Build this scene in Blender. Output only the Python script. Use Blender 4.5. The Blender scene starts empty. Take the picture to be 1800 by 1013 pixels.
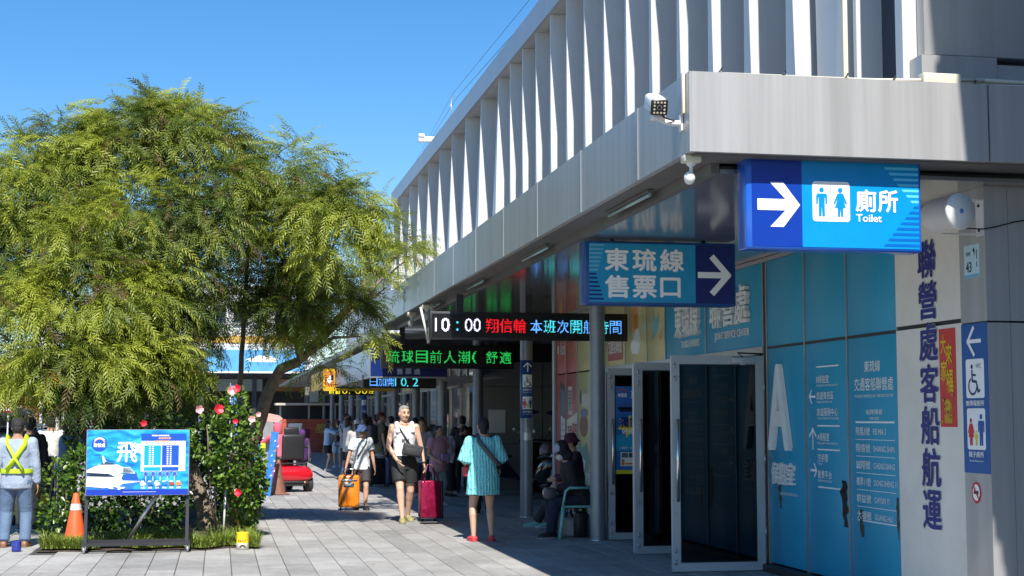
import bpy, bmesh, math, random
import numpy as np
from mathutils import Vector, Matrix, noise
R = math.radians
random.seed(7); rng = np.random.default_rng(7)
sc = bpy.context.scene
COL = sc.collection
# ------------------------------------------------------------ camera, sky, sun, exposure
cd = bpy.data.cameras.new('camera'); cam = bpy.data.objects.new('camera', cd); COL.objects.link(cam)
cam.location = (0, 0, 1.57)
_yaw, _pitch = R(10.958), R(4.928)
cam.rotation_euler = (R(90) + _pitch, 0, -_yaw)
cd.sensor_width = 36; cd.lens = 36 * 2650 / 1800
cd.clip_start = .1; cd.clip_end = 2000
sc.camera = cam
SUN = Vector((.085, 1, -1.2)).normalized()
w = bpy.data.worlds.new('World'); sc.world = w; w.use_nodes = True
nt = w.node_tree; nt.nodes.clear()
sky = nt.nodes.new('ShaderNodeTexSky'); sky.sky_type = 'NISHITA'; sky.sun_disc = False
sky.sun_elevation = math.asin(-SUN.z); sky.sun_rotation = math.atan2(-SUN.x, -SUN.y)
sky.air_density = 1.0; sky.dust_density = .25; sky.ozone_density = 5; sky.altitude = 0
bg = nt.nodes.new('ShaderNodeBackground'); bg.inputs['Strength'].default_value = .093
wo = nt.nodes.new('ShaderNodeOutputWorld')
hs_ = nt.nodes.new('ShaderNodeHueSaturation'); hs_.inputs['Saturation'].default_value = 1.27; nt.links.new(sky.outputs[0], hs_.inputs['Color']); nt.links.new(hs_.outputs[0], bg.inputs[0]); nt.links.new(bg.outputs[0], wo.inputs[0])
sd = bpy.data.lights.new('sun', 'SUN'); sd.energy = 4.6; sd.angle = R(.53); sd.color = (1, .95, .87)
so = bpy.data.objects.new('sun', sd); COL.objects.link(so)
so.rotation_euler = SUN.to_track_quat('-Z', 'Y').to_euler(); so.location = (0, -20, 30)
vs = sc.view_settings; vs.view_transform = 'Standard'; vs.look = 'None'; vs.gamma = 1; vs.exposure = .8
try: vs.use_curve_mapping = False
except Exception: pass

# ------------------------------------------------------------ materials
MATS = {}
def srgb(h):
    if isinstance(h, (tuple, list)): return tuple(h)
    c = [int(h[i:i+2], 16) / 255 for i in (0, 2, 4)]
    return tuple((x / 12.92 if x <= .04045 else ((x + .055) / 1.055) ** 2.4) for x in c)
def mat(name, col, rough=.6, metal=0, var=.12, vscale=3, bump=0, bscale=60, streak=False, emit=0, spec=.5, coat=0, trans=0, dirt=0):
    key = (name, str(col), rough, metal, var, vscale, bump, bscale, streak, emit, coat, trans, dirt)
    if key in MATS: return MATS[key]
    m = bpy.data.materials.new(name); m.use_nodes = True; t = m.node_tree; n = t.nodes
    b = n['Principled BSDF']; c = srgb(col)
    b.inputs['Roughness'].default_value = rough; b.inputs['Metallic'].default_value = metal
    b.inputs['Specular IOR Level'].default_value = spec; b.inputs['Coat Weight'].default_value = coat
    b.inputs['Coat Roughness'].default_value = .06
    L = t.links.new
    tc = n.new('ShaderNodeTexCoord'); src = tc.outputs['Object']
    if streak:
        mp = n.new('ShaderNodeMapping'); mp.inputs['Scale'].default_value = (1, 1, .03); L(src, mp.inputs[0]); src2 = mp.outputs[0]
    else: src2 = src
    nz = n.new('ShaderNodeTexNoise'); nz.inputs['Scale'].default_value = vscale; nz.inputs['Detail'].default_value = 5; L(src2, nz.inputs['Vector'])
    mr = n.new('ShaderNodeMapRange'); mr.inputs[1].default_value = .3; mr.inputs[2].default_value = .7
    mr.inputs[3].default_value = 1 - var; mr.inputs[4].default_value = 1 + var * .7; L(nz.outputs[0], mr.inputs[0])
    mx = n.new('ShaderNodeMix'); mx.data_type = 'RGBA'; mx.blend_type = 'MULTIPLY'; mx.inputs[0].default_value = 1
    mx.inputs[6].default_value = (*c, 1); L(mr.outputs[0], mx.inputs[7]); out = mx.outputs[2]
    if dirt:
        nd = n.new('ShaderNodeTexNoise'); nd.inputs['Scale'].default_value = 1.7; nd.inputs['Detail'].default_value = 8; nd.inputs['Roughness'].default_value = .7; L(src2, nd.inputs['Vector'])
        md = n.new('ShaderNodeMapRange'); md.inputs[1].default_value = .5; md.inputs[2].default_value = .8; md.inputs[3].default_value = 0; md.inputs[4].default_value = dirt; L(nd.outputs[0], md.inputs[0])
        m2 = n.new('ShaderNodeMix'); m2.data_type = 'RGBA'; L(md.outputs[0], m2.inputs[0]); L(out, m2.inputs[6]); m2.inputs[7].default_value = (.09, .075, .06, 1); out = m2.outputs[2]
    L(out, b.inputs['Base Color'])
    if emit:
        b.inputs['Emission Color'].default_value = (*c, 1); b.inputs['Emission Strength'].default_value = emit
    if bump:
        nb = n.new('ShaderNodeTexNoise'); nb.inputs['Scale'].default_value = bscale; nb.inputs['Detail'].default_value = 4; L(src2, nb.inputs['Vector'])
        bp = n.new('ShaderNodeBump'); bp.inputs['Strength'].default_value = bump; bp.inputs['Distance'].default_value = .02
        L(nb.outputs[0], bp.inputs['Height']); L(bp.outputs[0], b.inputs['Normal'])
    MATS[key] = m; return m
def leafmat(name, attr=True, col=(.06, .1, .02), gloss=.45, transl=.35):
    if name in MATS: return MATS[name]
    m = bpy.data.materials.new(name); m.use_nodes = True; t = m.node_tree; n = t.nodes; L = t.links.new
    b = n['Principled BSDF']; b.inputs['Roughness'].default_value = gloss
    tr = n.new('ShaderNodeBsdfTranslucent'); mx = n.new('ShaderNodeMixShader'); mx.inputs[0].default_value = transl
    if attr:
        a = n.new('ShaderNodeAttribute'); a.attribute_name = 'tint'; L(a.outputs[0], b.inputs[0]); L(a.outputs[0], tr.inputs[0])
    else:
        b.inputs[0].default_value = (*col, 1); tr.inputs[0].default_value = (*col, 1)
    o = n['Material Output']; L(b.outputs[0], mx.inputs[1]); L(tr.outputs[0], mx.inputs[2]); L(mx.outputs[0], o.inputs[0])
    MATS[name] = m; return m
def glassmat(name, tint=(.25, .3, .33), refl=.18):
    if name in MATS: return MATS[name]
    m = bpy.data.materials.new(name); m.use_nodes = True; t = m.node_tree; n = t.nodes; L = t.links.new
    n.remove(n['Principled BSDF']); tr = n.new('ShaderNodeBsdfTransparent'); tr.inputs[0].default_value = (*tint, 1)
    gl = n.new('ShaderNodeBsdfGlossy'); gl.inputs['Roughness'].default_value = .02; gl.inputs[0].default_value = (.9, .95, 1, 1)
    fr = n.new('ShaderNodeLayerWeight'); fr.inputs[0].default_value = .25
    ad = n.new('ShaderNodeMath'); ad.operation = 'ADD'; ad.use_clamp = True; ad.inputs[1].default_value = refl * .5; L(fr.outputs['Fresnel'], ad.inputs[0])
    mx = n.new('ShaderNodeMixShader'); L(ad.outputs[0], mx.inputs[0]); L(tr.outputs[0], mx.inputs[1]); L(gl.outputs[0], mx.inputs[2]); L(mx.outputs[0], n['Material Output'].inputs[0])
    MATS[name] = m; return m

# ------------------------------------------------------------ objects
def tag(o, label=None, cat=None, group=None, kind=None):
    if label: o['label'] = label
    if cat: o['category'] = cat
    if group: o['group'] = group
    if kind: o['kind'] = kind
    return o
def empty(name, loc=(0, 0, 0), rz=0, label=None, cat=None, group=None):
    o = bpy.data.objects.new(name, None); COL.objects.link(o); o.location = loc; o.rotation_euler = (0, 0, R(rz)); o.empty_display_size = .1
    return tag(o, label, cat, group)
def link(name, me, m=None, parent=None):
    if m is not None:
        for x in (m if isinstance(m, (list, tuple)) else [m]): me.materials.append(x)
    o = bpy.data.objects.new(name, me); COL.objects.link(o)
    if parent is not None: o.parent = parent
    return o
def smooth(me, on=True):
    me.polygons.foreach_set('use_smooth', [on] * len(me.polygons)); return me
class MB:
    def __init__(s): s.v = []; s.f = []; s.sm = []
    def add(s, vs, fs, sm=False):
        k = len(s.v); s.v += [tuple(p) for p in vs]; s.f += [tuple(i + k for i in f) for f in fs]; s.sm += [sm] * len(fs); return s
    def box(s, x0, x1, y0, y1, z0, z1, M=None):
        vs = [Vector(p) for p in ((x0, y0, z0), (x1, y0, z0), (x1, y1, z0), (x0, y1, z0), (x0, y0, z1), (x1, y0, z1), (x1, y1, z1), (x0, y1, z1))]
        if M is not None: vs = [M @ p for p in vs]
        return s.add(vs, ((3, 2, 1, 0), (4, 5, 6, 7), (0, 1, 5, 4), (1, 2, 6, 5), (2, 3, 7, 6), (3, 0, 4, 7)))
    def rbox(s, x0, x1, y0, y1, z0, z1, r=.01, seg=2, M=None, sm=True):
        bm = bmesh.new(); bmesh.ops.create_cube(bm, size=1)
        for v in bm.verts: v.co = Vector(((x0 + x1) / 2 + v.co.x * (x1 - x0), (y0 + y1) / 2 + v.co.y * (y1 - y0), (z0 + z1) / 2 + v.co.z * (z1 - z0)))
        bmesh.ops.bevel(bm, geom=bm.edges[:], offset=r, segments=seg, affect='EDGES', profile=.5)
        vs = [(M @ v.co) if M is not None else v.co.copy() for v in bm.verts]; bm.verts.index_update()
        s.add(vs, [[v.index for v in f.verts] for f in bm.faces], sm); bm.free(); return s
    def cyl(s, p0, p1, r0, r1=None, n=12, cap=True, sm=True):
        return s.tube([p0, p1], [r0, r0 if r1 is None else r1], n, cap, sm)
    def tube(s, path, rad, n=8, cap=True, sm=True, flat=1.0):
        path = [Vector(p) for p in path]
        if not isinstance(rad, (list, tuple)): rad = [rad] * len(path)
        vs = []; fs = []; pn = None
        for i, p in enumerate(path):
            d = (path[min(i + 1, len(path) - 1)] - path[max(i - 1, 0)])
            d = d.normalized() if d.length > 1e-9 else Vector((0, 0, 1))
            if pn is None: pn = d.orthogonal().normalized()
            else:
                pn = pn - d * pn.dot(d); pn = pn.normalized() if pn.length > 1e-6 else d.orthogonal().normalized()
            q = d.cross(pn)
            for k in range(n):
                a = 2 * math.pi * k / n; vs.append(p + (pn * math.cos(a) * flat + q * math.sin(a)) * rad[i])
        for i in range(len(path) - 1):
            for k in range(n): fs.append((i * n + k, i * n + (k + 1) % n, (i + 1) * n + (k + 1) % n, (i + 1) * n + k))
        s.add(vs, fs, sm)
        if cap:
            k0 = len(s.v) - len(vs)
            s.f.append(tuple(k0 + k for k in reversed(range(n)))); s.f.append(tuple(k0 + (len(path) - 1) * n + k for k in range(n))); s.sm += [False, False]
        return s
    def loft(s, secs, n=16, sm=True, p=2.0):           # secs: (centre, halfwidth vector, halfdepth vector)
        vs = []; fs = []
        for c, a, b in secs:
            c, a, b = Vector(c), Vector(a), Vector(b)
            for k in range(n):
                t = 2 * math.pi * k / n; ct, st = math.cos(t), math.sin(t)
                if p != 2: ct = math.copysign(abs(ct) ** (2 / p), ct); st = math.copysign(abs(st) ** (2 / p), st)
                vs.append(c + a * ct + b * st)
        m = len(secs)
        for i in range(m - 1):
            for k in range(n): fs.append((i * n + k, i * n + (k + 1) % n, (i + 1) * n + (k + 1) % n, (i + 1) * n + k))
        s.add(vs, fs, sm); k0 = len(s.v) - len(vs)
        s.f.append(tuple(k0 + k for k in reversed(range(n)))); s.f.append(tuple(k0 + (m - 1) * n + k for k in range(n))); s.sm += [sm, sm]
        return s
    def ball(s, c, r, n=12, M=None):
        if not isinstance(r, (tuple, list, Vector)): r = (r, r, r)
        c = Vector(c); vs = []; fs = []; m = max(4, n * 2 // 3)
        for i in range(1, m):
            ph = math.pi * i / m
            for k in range(n):
                t = 2 * math.pi * k / n; q = Vector((r[0] * math.sin(ph) * math.cos(t), r[1] * math.sin(ph) * math.sin(t), r[2] * math.cos(ph)))
                if M is not None: q = M @ q
                vs.append(c + q)
        tp = Vector((0, 0, r[2])); 
        if M is not None: tp = M @ tp
        vs += [c + tp, c - tp]; a = len(vs) - 2
        for i in range(m - 2):
            for k in range(n): fs.append((i * n + k, (i + 1) * n + k, (i + 1) * n + (k + 1) % n, i * n + (k + 1) % n))
        for k in range(n): fs.append((a, k, (k + 1) % n)); fs.append((a + 1, (m - 2) * n + (k + 1) % n, (m - 2) * n + k))
        return s.add(vs, fs, True)
    def lathe(s, prof, c=(0, 0, 0), n=20, M=None, sm=True):   # prof: (r, z)
        vs = []; fs = []; c = Vector(c)
        for r, z in prof:
            for k in range(n):
                t = 2 * math.pi * k / n; q = Vector((r * math.cos(t), r * math.sin(t), z)); vs.append((M @ q if M is not None else q) + c)
        for i in range(len(prof) - 1):
            for k in range(n): fs.append((i * n + k, i * n + (k + 1) % n, (i + 1) * n + (k + 1) % n, (i + 1) * n + k))
        return s.add(vs, fs, sm)
    def mesh(s, name='mesh'):
        me = bpy.data.meshes.new(name); me.from_pydata(s.v, [], s.f); me.polygons.foreach_set('use_smooth', s.sm); me.update(); return me
    def build(s, name, m=None, parent=None): return link(name, s.mesh(name), m, parent)
def npmesh(name, V, F, m, parent=None, tint=None, nv=4):
    """V (n,3) floats, F (k,nv) ints, tint (n,3)."""
    me = bpy.data.meshes.new(name); me.vertices.add(len(V)); me.vertices.foreach_set('co', V.astype(np.float32).ravel())
    me.loops.add(F.size); me.loops.foreach_set('vertex_index', F.astype(np.int32).ravel())
    me.polygons.add(len(F)); me.polygons.foreach_set('loop_start', np.arange(0, F.size, nv, dtype=np.int32)); me.update(calc_edges=True)
    if tint is not None:
        a = me.color_attributes.new('tint', 'FLOAT_COLOR', 'POINT'); a.data.foreach_set('color', np.concatenate([tint, np.ones((len(tint), 1))], 1).astype(np.float32).ravel())
    return link(name, me, m, parent)

# ------------------------------------------------------------ flat print and lettering
class Pl:                                             # a plane: origin, u, v, n
    def __init__(s, o, u, v=(0, 0, 1)):
        s.o, s.u, s.v = Vector(o), Vector(u).normalized(), Vector(v).normalized(); s.n = s.u.cross(s.v)
    def __call__(s, a, b, off=0): return s.o + s.u * a + s.v * b + s.n * off
    fine = 0
class Cy:                                             # wrapped round a column, facing -Y
    fine = 2
    def __init__(s, x, y, z, r): s.c = (x, y, z); s.r = r
    def __call__(s, a, b, off=0):
        t = a / s.r; r = s.r + off; return Vector((s.c[0] + r * math.sin(t), s.c[1] - r * math.cos(t), s.c[2] + b))
def front(x, y, z): return Pl((x, y, z), (1, 0, 0))          # faces -Y: u = +X
def side(y, z, x): return Pl((x, y, z), (0, -1, 0))          # faces -X: u = -Y
_TX = {}
def glyphs(s, bold=0., depth=0.):
    k = (s, bold, depth)
    if k not in _TX:
        c = bpy.data.curves.new('t', 'FONT'); c.body = s; c.resolution_u = 3; c.offset = bold; c.extrude = depth; c.fill_mode = 'FRONT' if depth == 0 else 'BOTH'
        o = bpy.data.objects.new('t', c); COL.objects.link(o); bpy.context.view_layer.update()
        me = bpy.data.meshes.new_from_object(o.evaluated_get(bpy.context.evaluated_depsgraph_get()))
        v = np.array([x.co for x in me.vertices]); f = [tuple(p.vertices) for p in me.polygons]
        bpy.data.objects.remove(o); bpy.data.curves.remove(c); bpy.data.meshes.remove(me)
        if len(v): v[:, :2] -= v[:, :2].min(0)
        _TX[k] = (v, f)
    return _TX[k]
def text(name, s, pl, a, b, h, m, parent=None, w=None, bold=0., depth=0., off=.003, cx=False):
    """lettering fitted to height h (and width w); (a, b) is its lower left, or its lower centre with cx."""
    v, f = glyphs(s, 0, .02 if depth else 0)
    if not len(v): return None
    W, H = v[:, 0].max(), v[:, 1].max(); sy = h / H; sx = (w / W) if w else sy
    if cx: a -= W * sx / 2
    mb = MB()
    if pl.fine:
        bm = bmesh.new(); q = [bm.verts.new((x[0] * sx, x[1] * sy, 0)) for x in v]
        for t in f:
            try: bm.faces.new([q[i] for i in t])
            except Exception: pass
        bmesh.ops.subdivide_edges(bm, edges=bm.edges[:], cuts=pl.fine, use_grid_fill=True); bm.verts.index_update()
        mb.add([pl(a + x.co.x, b + x.co.y, off) for x in bm.verts], [[x.index for x in t.verts] for t in bm.faces]); bm.free()
    else:
        zz = v[:, 2].max() if depth else 1
        bb = bold * h * 1.1
        for q, (ox, oy) in enumerate(((0, 0), (bb, 0), (-bb, 0), (0, bb), (0, -bb)) if bold else ((0, 0),)):
            ox *= sx / sy; mb.add([pl(a + x[0] * sx + ox, b + x[1] * sy + oy, off + q * .00012 + (depth * (x[2] / zz + 1) / 2 if depth else 0)) for x in v], f)
    return mb.build(name, m, parent)
def led(name, s, pl, a, b, h, m, parent, w=None, rows=16, bold=.01):
    v, f = glyphs(s, 0, 0)
    W, H = v[:, 0].max(), v[:, 1].max(); p = H / rows; sy = h / H; sx = (w / W) if w else sy
    nx = int(W / p) + 1; gx, gy = np.meshgrid((np.arange(nx) + .5) * p, (np.arange(rows) + .5) * p); P = np.stack([gx.ravel(), gy.ravel()], 1); v = v.copy(); inside = np.zeros(len(P), bool)
    for t in f:
        for k in range(1, len(t) - 1):
            A, B, C = v[t[0], :2], v[t[k], :2], v[t[k + 1], :2]
            d = (B[0] - A[0]) * (C[1] - A[1]) - (B[1] - A[1]) * (C[0] - A[0])
            if abs(d) < 1e-9: continue
            u = ((P[:, 0] - A[0]) * (C[1] - A[1]) - (P[:, 1] - A[1]) * (C[0] - A[0])) / d
            q = ((B[0] - A[0]) * (P[:, 1] - A[1]) - (B[1] - A[1]) * (P[:, 0] - A[0])) / d
            inside |= (u >= -.02) & (q >= -.02) & (u + q <= 1.02)
    mb = MB(); r = p * .42
    for x, y in P[inside]:
        mb.add([pl(a + (x + i * r) * sx, b + (y + j * r) * sy, .003) for i, j in ((-1, -1), (1, -1), (1, 1), (-1, 1))], [(0, 1, 2, 3)])
    return mb.build(name, m, parent)
class Draw:
    def __init__(s, pl, parent): s.pl = pl; s.p = parent; s.b = {}; s.k = 0; s.g = None
    def poly(s, pts, m, lay=1, name='printed_shape'):
        k = (name, m.name, s.g if s.g is not None else (-1 if name.endswith(('_mark', '_print', '_chip', 'emblem')) else s.k)); s.b.setdefault(k, (MB(), m))
        mb = s.b[k][0]; s.k += 1; lay = lay + s.k * .02
        if s.pl.fine:
            bm = bmesh.new(); bm.faces.new([bm.verts.new((x, y, 0)) for x, y in pts]); bmesh.ops.triangulate(bm, faces=bm.faces[:])
            bmesh.ops.subdivide_edges(bm, edges=bm.edges[:], cuts=5, use_grid_fill=True); bm.verts.index_update()
            mb.add([s.pl(v.co.x, v.co.y, lay * .0015) for v in bm.verts], [[v.index for v in f.verts] for f in bm.faces]); bm.free()
        else: mb.add([s.pl(x, y, lay * .0015) for x, y in pts], [tuple(range(len(pts)))])
        return s
    def rect(s, x0, y0, x1, y1, m, lay=1, name='printed_shape'): return s.poly([(x0, y0), (x1, y0), (x1, y1), (x0, y1)], m, lay, name)
    def rrect(s, x0, y0, x1, y1, r, m, lay=1, name='printed_shape'):
        pts = []
        for cx, cy, a0 in ((x1 - r, y0 + r, -90), (x1 - r, y1 - r, 0), (x0 + r, y1 - r, 90), (x0 + r, y0 + r, 180)):
            for k in range(5): a = R(a0 + k * 22.5); pts.append((cx + r * math.cos(a), cy + r * math.sin(a)))
        return s.poly(pts, m, lay, name)
    def disc(s, x, y, r, m, lay=1, name='printed_shape', n=20, ry=None):
        return s.poly([(x + r * math.cos(2 * math.pi * k / n), y + (ry or r) * math.sin(2 * math.pi * k / n)) for k in range(n)], m, lay, name)
    def line(s, pts, wd, m, lay=1, name='printed_shape'):
        for (x0, y0), (x1, y1) in zip(pts, pts[1:]):
            d = math.hypot(x1 - x0, y1 - y0) or 1; nx, ny = -(y1 - y0) / d * wd / 2, (x1 - x0) / d * wd / 2; ex, ey = (x1 - x0) / d * wd * .3, (y1 - y0) / d * wd * .3
            s.poly([(x0 - nx - ex, y0 - ny - ey), (x1 - nx + ex, y1 - ny + ey), (x1 + nx + ex, y1 + ny + ey), (x0 + nx - ex, y0 + ny - ey)], m, lay, name)
        return s
    def arc(s, x, y, r, a0, a1, wd, m, lay=1, name='printed_shape', n=14):
        return s.line([(x + r * math.cos(R(a0 + (a1 - a0) * k / n)), y + r * math.sin(R(a0 + (a1 - a0) * k / n))) for k in range(n + 1)], wd, m, lay, name)
    def man(s, x, y, h, m, lay=2):
        s.disc(x, y + h * .91, h * .085, m, lay, 'pictogram'); q = h
        s.poly([(x - .17*q, y + .78*q), (x + .17*q, y + .78*q), (x + .2*q, y + .7*q), (x + .2*q, y + .42*q), (x + .14*q, y + .42*q), (x + .125*q, y + .66*q), (x + .11*q, y + .66*q), (x + .11*q, y), (x + .015*q, y), (x, y + .4*q), (x - .015*q, y), (x - .11*q, y), (x - .11*q, y + .66*q), (x - .125*q, y + .66*q), (x - .14*q, y + .42*q), (x - .2*q, y + .42*q), (x - .2*q, y + .7*q)], m, lay, 'pictogram')
    def woman(s, x, y, h, m, lay=2):
        q = h; s.disc(x, y + h * .91, h * .085, m, lay, 'pictogram')
        s.poly([(x - .1*q, y + .8*q), (x + .1*q, y + .8*q), (x + .25*q, y + .45*q), (x + .19*q, y + .43*q), (x + .1*q, y + .62*q), (x + .2*q, y + .3*q), (x + .1*q, y + .3*q), (x + .1*q, y), (x + .02*q, y), (x, y + .28*q), (x - .02*q, y), (x - .1*q, y), (x - .1*q, y + .3*q), (x - .2*q, y + .3*q), (x - .1*q, y + .62*q), (x - .19*q, y + .43*q), (x - .25*q, y + .45*q)], m, lay, 'pictogram')
    def wheel(s, x, y, h, m, lay=2):
        q = h; s.disc(x - .08*q, y + .93*q, .075*q, m, lay, 'pictogram')
        s.line([(x - .08*q, y + .8*q), (x - .06*q, y + .45*q), (x + .2*q, y + .42*q), (x + .32*q, y + .1*q), (x + .42*q, y + .14*q)], .09*q, m, lay, 'pictogram')
        s.line([(x - .07*q, y + .66*q), (x + .17*q, y + .64*q)], .07*q, m, lay, 'pictogram')
        s.arc(x - .04*q, y + .28*q, .27*q, 120, 350, .075*q, m, lay, 'pictogram')
    def arrow(s, x, y, L, wd, m, ang=0, lay=2, head=.45):
        c, sn = math.cos(R(ang)), math.sin(R(ang)); T = lambda a, b: (x + a * c - b * sn, y + a * sn + b * c)
        s.line([T(-L/2, 0), T(L/2 - wd * .6, 0)], wd, m, lay, 'arrow'); hh = L * head
        s.line([T(L/2 - hh, hh), T(L/2 - wd*.3, 0), T(L/2 - hh, -hh)], wd, m, lay, 'arrow')
    def done(s):
        for (nm, _, g), (mb, m) in s.b.items():
            o = mb.build(nm, m, s.p)
            if nm.endswith(('_mark', '_chip')): o['kind'] = 'stuff'
def _grp(f):
    def w(s, *a, **k):
        own = s.g is None
        if own: s.g = 1000 + s.k
        r = f(s, *a, **k)
        if own: s.g = None
        return r
    return w
for _n in ('line', 'arc', 'man', 'woman', 'wheel', 'arrow'): setattr(Draw, _n, _grp(getattr(Draw, _n)))
WHT = mat('white_print', 'f2f2ee', .5, var=.03); 
def ink(h, rough=.35, emit=0): return mat('print_ink', h, rough, var=.05, vscale=6, emit=emit)
# ------------------------------------------------------------ materials of the place
M_FASC = mat('brushed_aluminium_panel', (.45, .445, .44), .38, .35, var=.13, vscale=14, streak=True, dirt=.25)
M_FASCF = M_FASC
M_ROOFP = mat('roof_edge_panel', (.40, .42, .46), .4, .3, var=.05, vscale=2)
M_FIN = mat('white_coated_metal', (.60, .61, .61), .45, .05, var=.10, vscale=2.5, streak=True, dirt=.14)
M_SOFF = mat('glossy_soffit_panel', (.34, .34, .34), .13, .62, var=.18, vscale=1.2)
M_SOFG = mat('soffit_gutter', (.16, .155, .15), .5, .4)
M_GLASSD = mat('dark_tinted_glass', (.012, .02, .04), .06, .0, var=.02, spec=.7)
M_STEEL = mat('steel_frame', (.42, .43, .44), .35, .7, var=.08)
M_DOORF = mat('aluminium_door_frame', (.47, .49, .50), .42, .25, var=.06)
M_BLUEF = mat('blue_film_panel', (.02, .33, .52), .42, 0, var=.05, vscale=1.5, coat=.06)
M_CREAM = mat('cream_wall_panel', (.80, .76, .68), .45, 0, var=.06, vscale=2.5, dirt=.12)
M_GREYP = mat('grey_metal_pillar', (.45, .44, .43), .4, .4, var=.08, vscale=9, streak=True, dirt=.2)
M_YEL = mat('yellow_film_panel', (.62, .55, .22), .35, 0, var=.06)
M_RED = mat('red_film_panel', (.52, .06, .045), .35, 0, var=.08)
M_BLACK = mat('black_plastic', (.015, .015, .017), .4)
M_DARKM = mat('dark_painted_steel', (.04, .04, .045), .45, .4, dirt=.2)
M_CHROME = mat('stainless_handle', (.75, .73, .68), .22, 1)
M_IVORY = mat('ivory_plastic', (.66, .62, .48), .5)
M_WPL = mat('white_plastic', (.74, .74, .72), .4, dirt=.08)
M_COLM = mat('column_grey_paint', (.25, .27, .30), .38, .35, var=.1, vscale=4, dirt=.18)

# ------------------------------------------------------------ ground
XR0, YN, YF = 5.62, 8.5, 84.0
m_asph = mat('asphalt', (.10, .10, .10), .9, var=.25, vscale=.8, bump=.3, bscale=40)
g = MB(); g.add([(-400, -60, -.03), (400, -60, -.03), (400, 900, -.03), (-400, 900, -.03)], [(0, 1, 2, 3)])
tag(g.build('ground', m_asph), kind='structure')
def tilemat():
    m = bpy.data.materials.new('granite_tile'); m.use_nodes = True; t = m.node_tree; n = t.nodes; L = t.links.new; b = n['Principled BSDF']
    oi = n.new('ShaderNodeObjectInfo'); at = n.new('ShaderNodeAttribute'); at.attribute_name = 'rnd'
    ad = n.new('ShaderNodeMath'); ad.operation = 'ADD'; L(oi.outputs['Random'], ad.inputs[0]); L(at.outputs['Fac'], ad.inputs[1])
    fr = n.new('ShaderNodeMath'); fr.operation = 'FRACT'; L(ad.outputs[0], fr.inputs[0])
    cr = n.new('ShaderNodeValToRGB'); e = cr.color_ramp.elements; e[0].color = (.30, .296, .288, 1); e[1].color = (.42, .414, .402, 1)
    x = cr.color_ramp.elements.new(.35); x.color = (.37, .362, .347, 1); L(fr.outputs[0], cr.inputs[0])
    ge = n.new('ShaderNodeNewGeometry'); out = cr.outputs[0]
    for scl, lo, hi, a, bb in ((.7, .35, .7, .76, 1.06), (3.5, .35, .65, .86, 1.06), (14, .3, .7, .90, 1.06), (110, .3, .7, .84, 1.12)):
        nz = n.new('ShaderNodeTexNoise'); nz.inputs['Scale'].default_value = scl; nz.inputs['Detail'].default_value = 6; nz.inputs['Roughness'].default_value = .65; L(ge.outputs['Position'], nz.inputs['Vector'])
        mr = n.new('ShaderNodeMapRange'); mr.inputs[1].default_value = lo; mr.inputs[2].default_value = hi; mr.inputs[3].default_value = a; mr.inputs[4].default_value = bb; L(nz.outputs[0], mr.inputs[0])
        mx = n.new('ShaderNodeMix'); mx.data_type = 'RGBA'; mx.blend_type = 'MULTIPLY'; mx.inputs[0].default_value = 1; L(out, mx.inputs[6]); L(mr.outputs[0], mx.inputs[7]); out = mx.outputs[2]
    sp = n.new('ShaderNodeTexNoise'); sp.inputs['Scale'].default_value = 5.2; sp.inputs['Detail'].default_value = 3; L(ge.outputs['Position'], sp.inputs['Vector'])
    mr = n.new('ShaderNodeMapRange'); mr.inputs[1].default_value = .71; mr.inputs[2].default_value = .76; mr.inputs[3].default_value = 0; mr.inputs[4].default_value = .55; L(sp.outputs[0], mr.inputs[0])
    mx = n.new('ShaderNodeMix'); mx.data_type = 'RGBA'; L(mr.outputs[0], mx.inputs[0]); L(out, mx.inputs[6]); mx.inputs[7].default_value = (.07, .065, .06, 1)
    L(mx.outputs[2], b.inputs[0]); b.inputs['Roughness'].default_value = .75; b.inputs['Specular IOR Level'].default_value = .12
    return m
M_TILE = tilemat()
M_JOINT = mat('dark_joint', (.055, .053, .05), .9)
pav = MB(); pav.add([(-14, 7, -.011), (7.5, 7, -.011), (7.5, YF, -.011), (-14, YF, -.011)], [(0, 1, 2, 3)])
pv = tag(pav.build('pavement', M_JOINT), kind='structure')
TW, TL = .285, 1.2
def tile_mb(x0, x1, y0, y1, z=0., b=.004):
    m = MB(); g_ = .0022
    x0 += g_; x1 -= g_; y0 += g_; y1 -= g_
    m.add([(x0, y0, -.01), (x1, y0, -.01), (x1, y1, -.01), (x0, y1, -.01), (x0 + b, y0 + b, z), (x1 - b, y0 + b, z), (x1 - b, y1 - b, z), (x0 + b, y1 - b, z)],
          ((4, 5, 6, 7), (0, 1, 5, 4), (1, 2, 6, 5), (2, 3, 7, 6), (3, 0, 4, 7))); return m
tile_me = tile_mb(-TW / 2, TW / 2, -TL / 2, TL / 2).mesh('paving_tile'); tile_me.materials.append(M_TILE)
BED = (-2.05, .42, 18.62, 27.6)
rest = []; ntile = 0; cand = []
for i in range(-46, 26):
    x = 2.86 + i * TW - 2.85 * 0
    offs = (i * .37) % 1 * TL if i % 3 else (i % 2) * TL * .5
    for j in range(-1, 66):
        y = 8.4 + j * TL + offs
        if x > 7.4 or (BED[0] < x < BED[1] and BED[2] < y < BED[3]): continue
        px = 385 + 2650 * x / y
        vis = -40 < px < 1210 and 14.2 < y < 40 and x < 5.3
        cand.append((0 if (vis and x > -3.2) else 1, y, x))
cand.sort()
for k, (a, y, x) in enumerate(cand):
    if a == 0 and ntile < 296:
        o = bpy.data.objects.new('paving_tile', tile_me); COL.objects.link(o); o.parent = pv; o.location = (x, y, random.uniform(-.0012, .0012)); ntile += 1
    else: rest.append((x, y))
tm = MB(); rv = []
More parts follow.
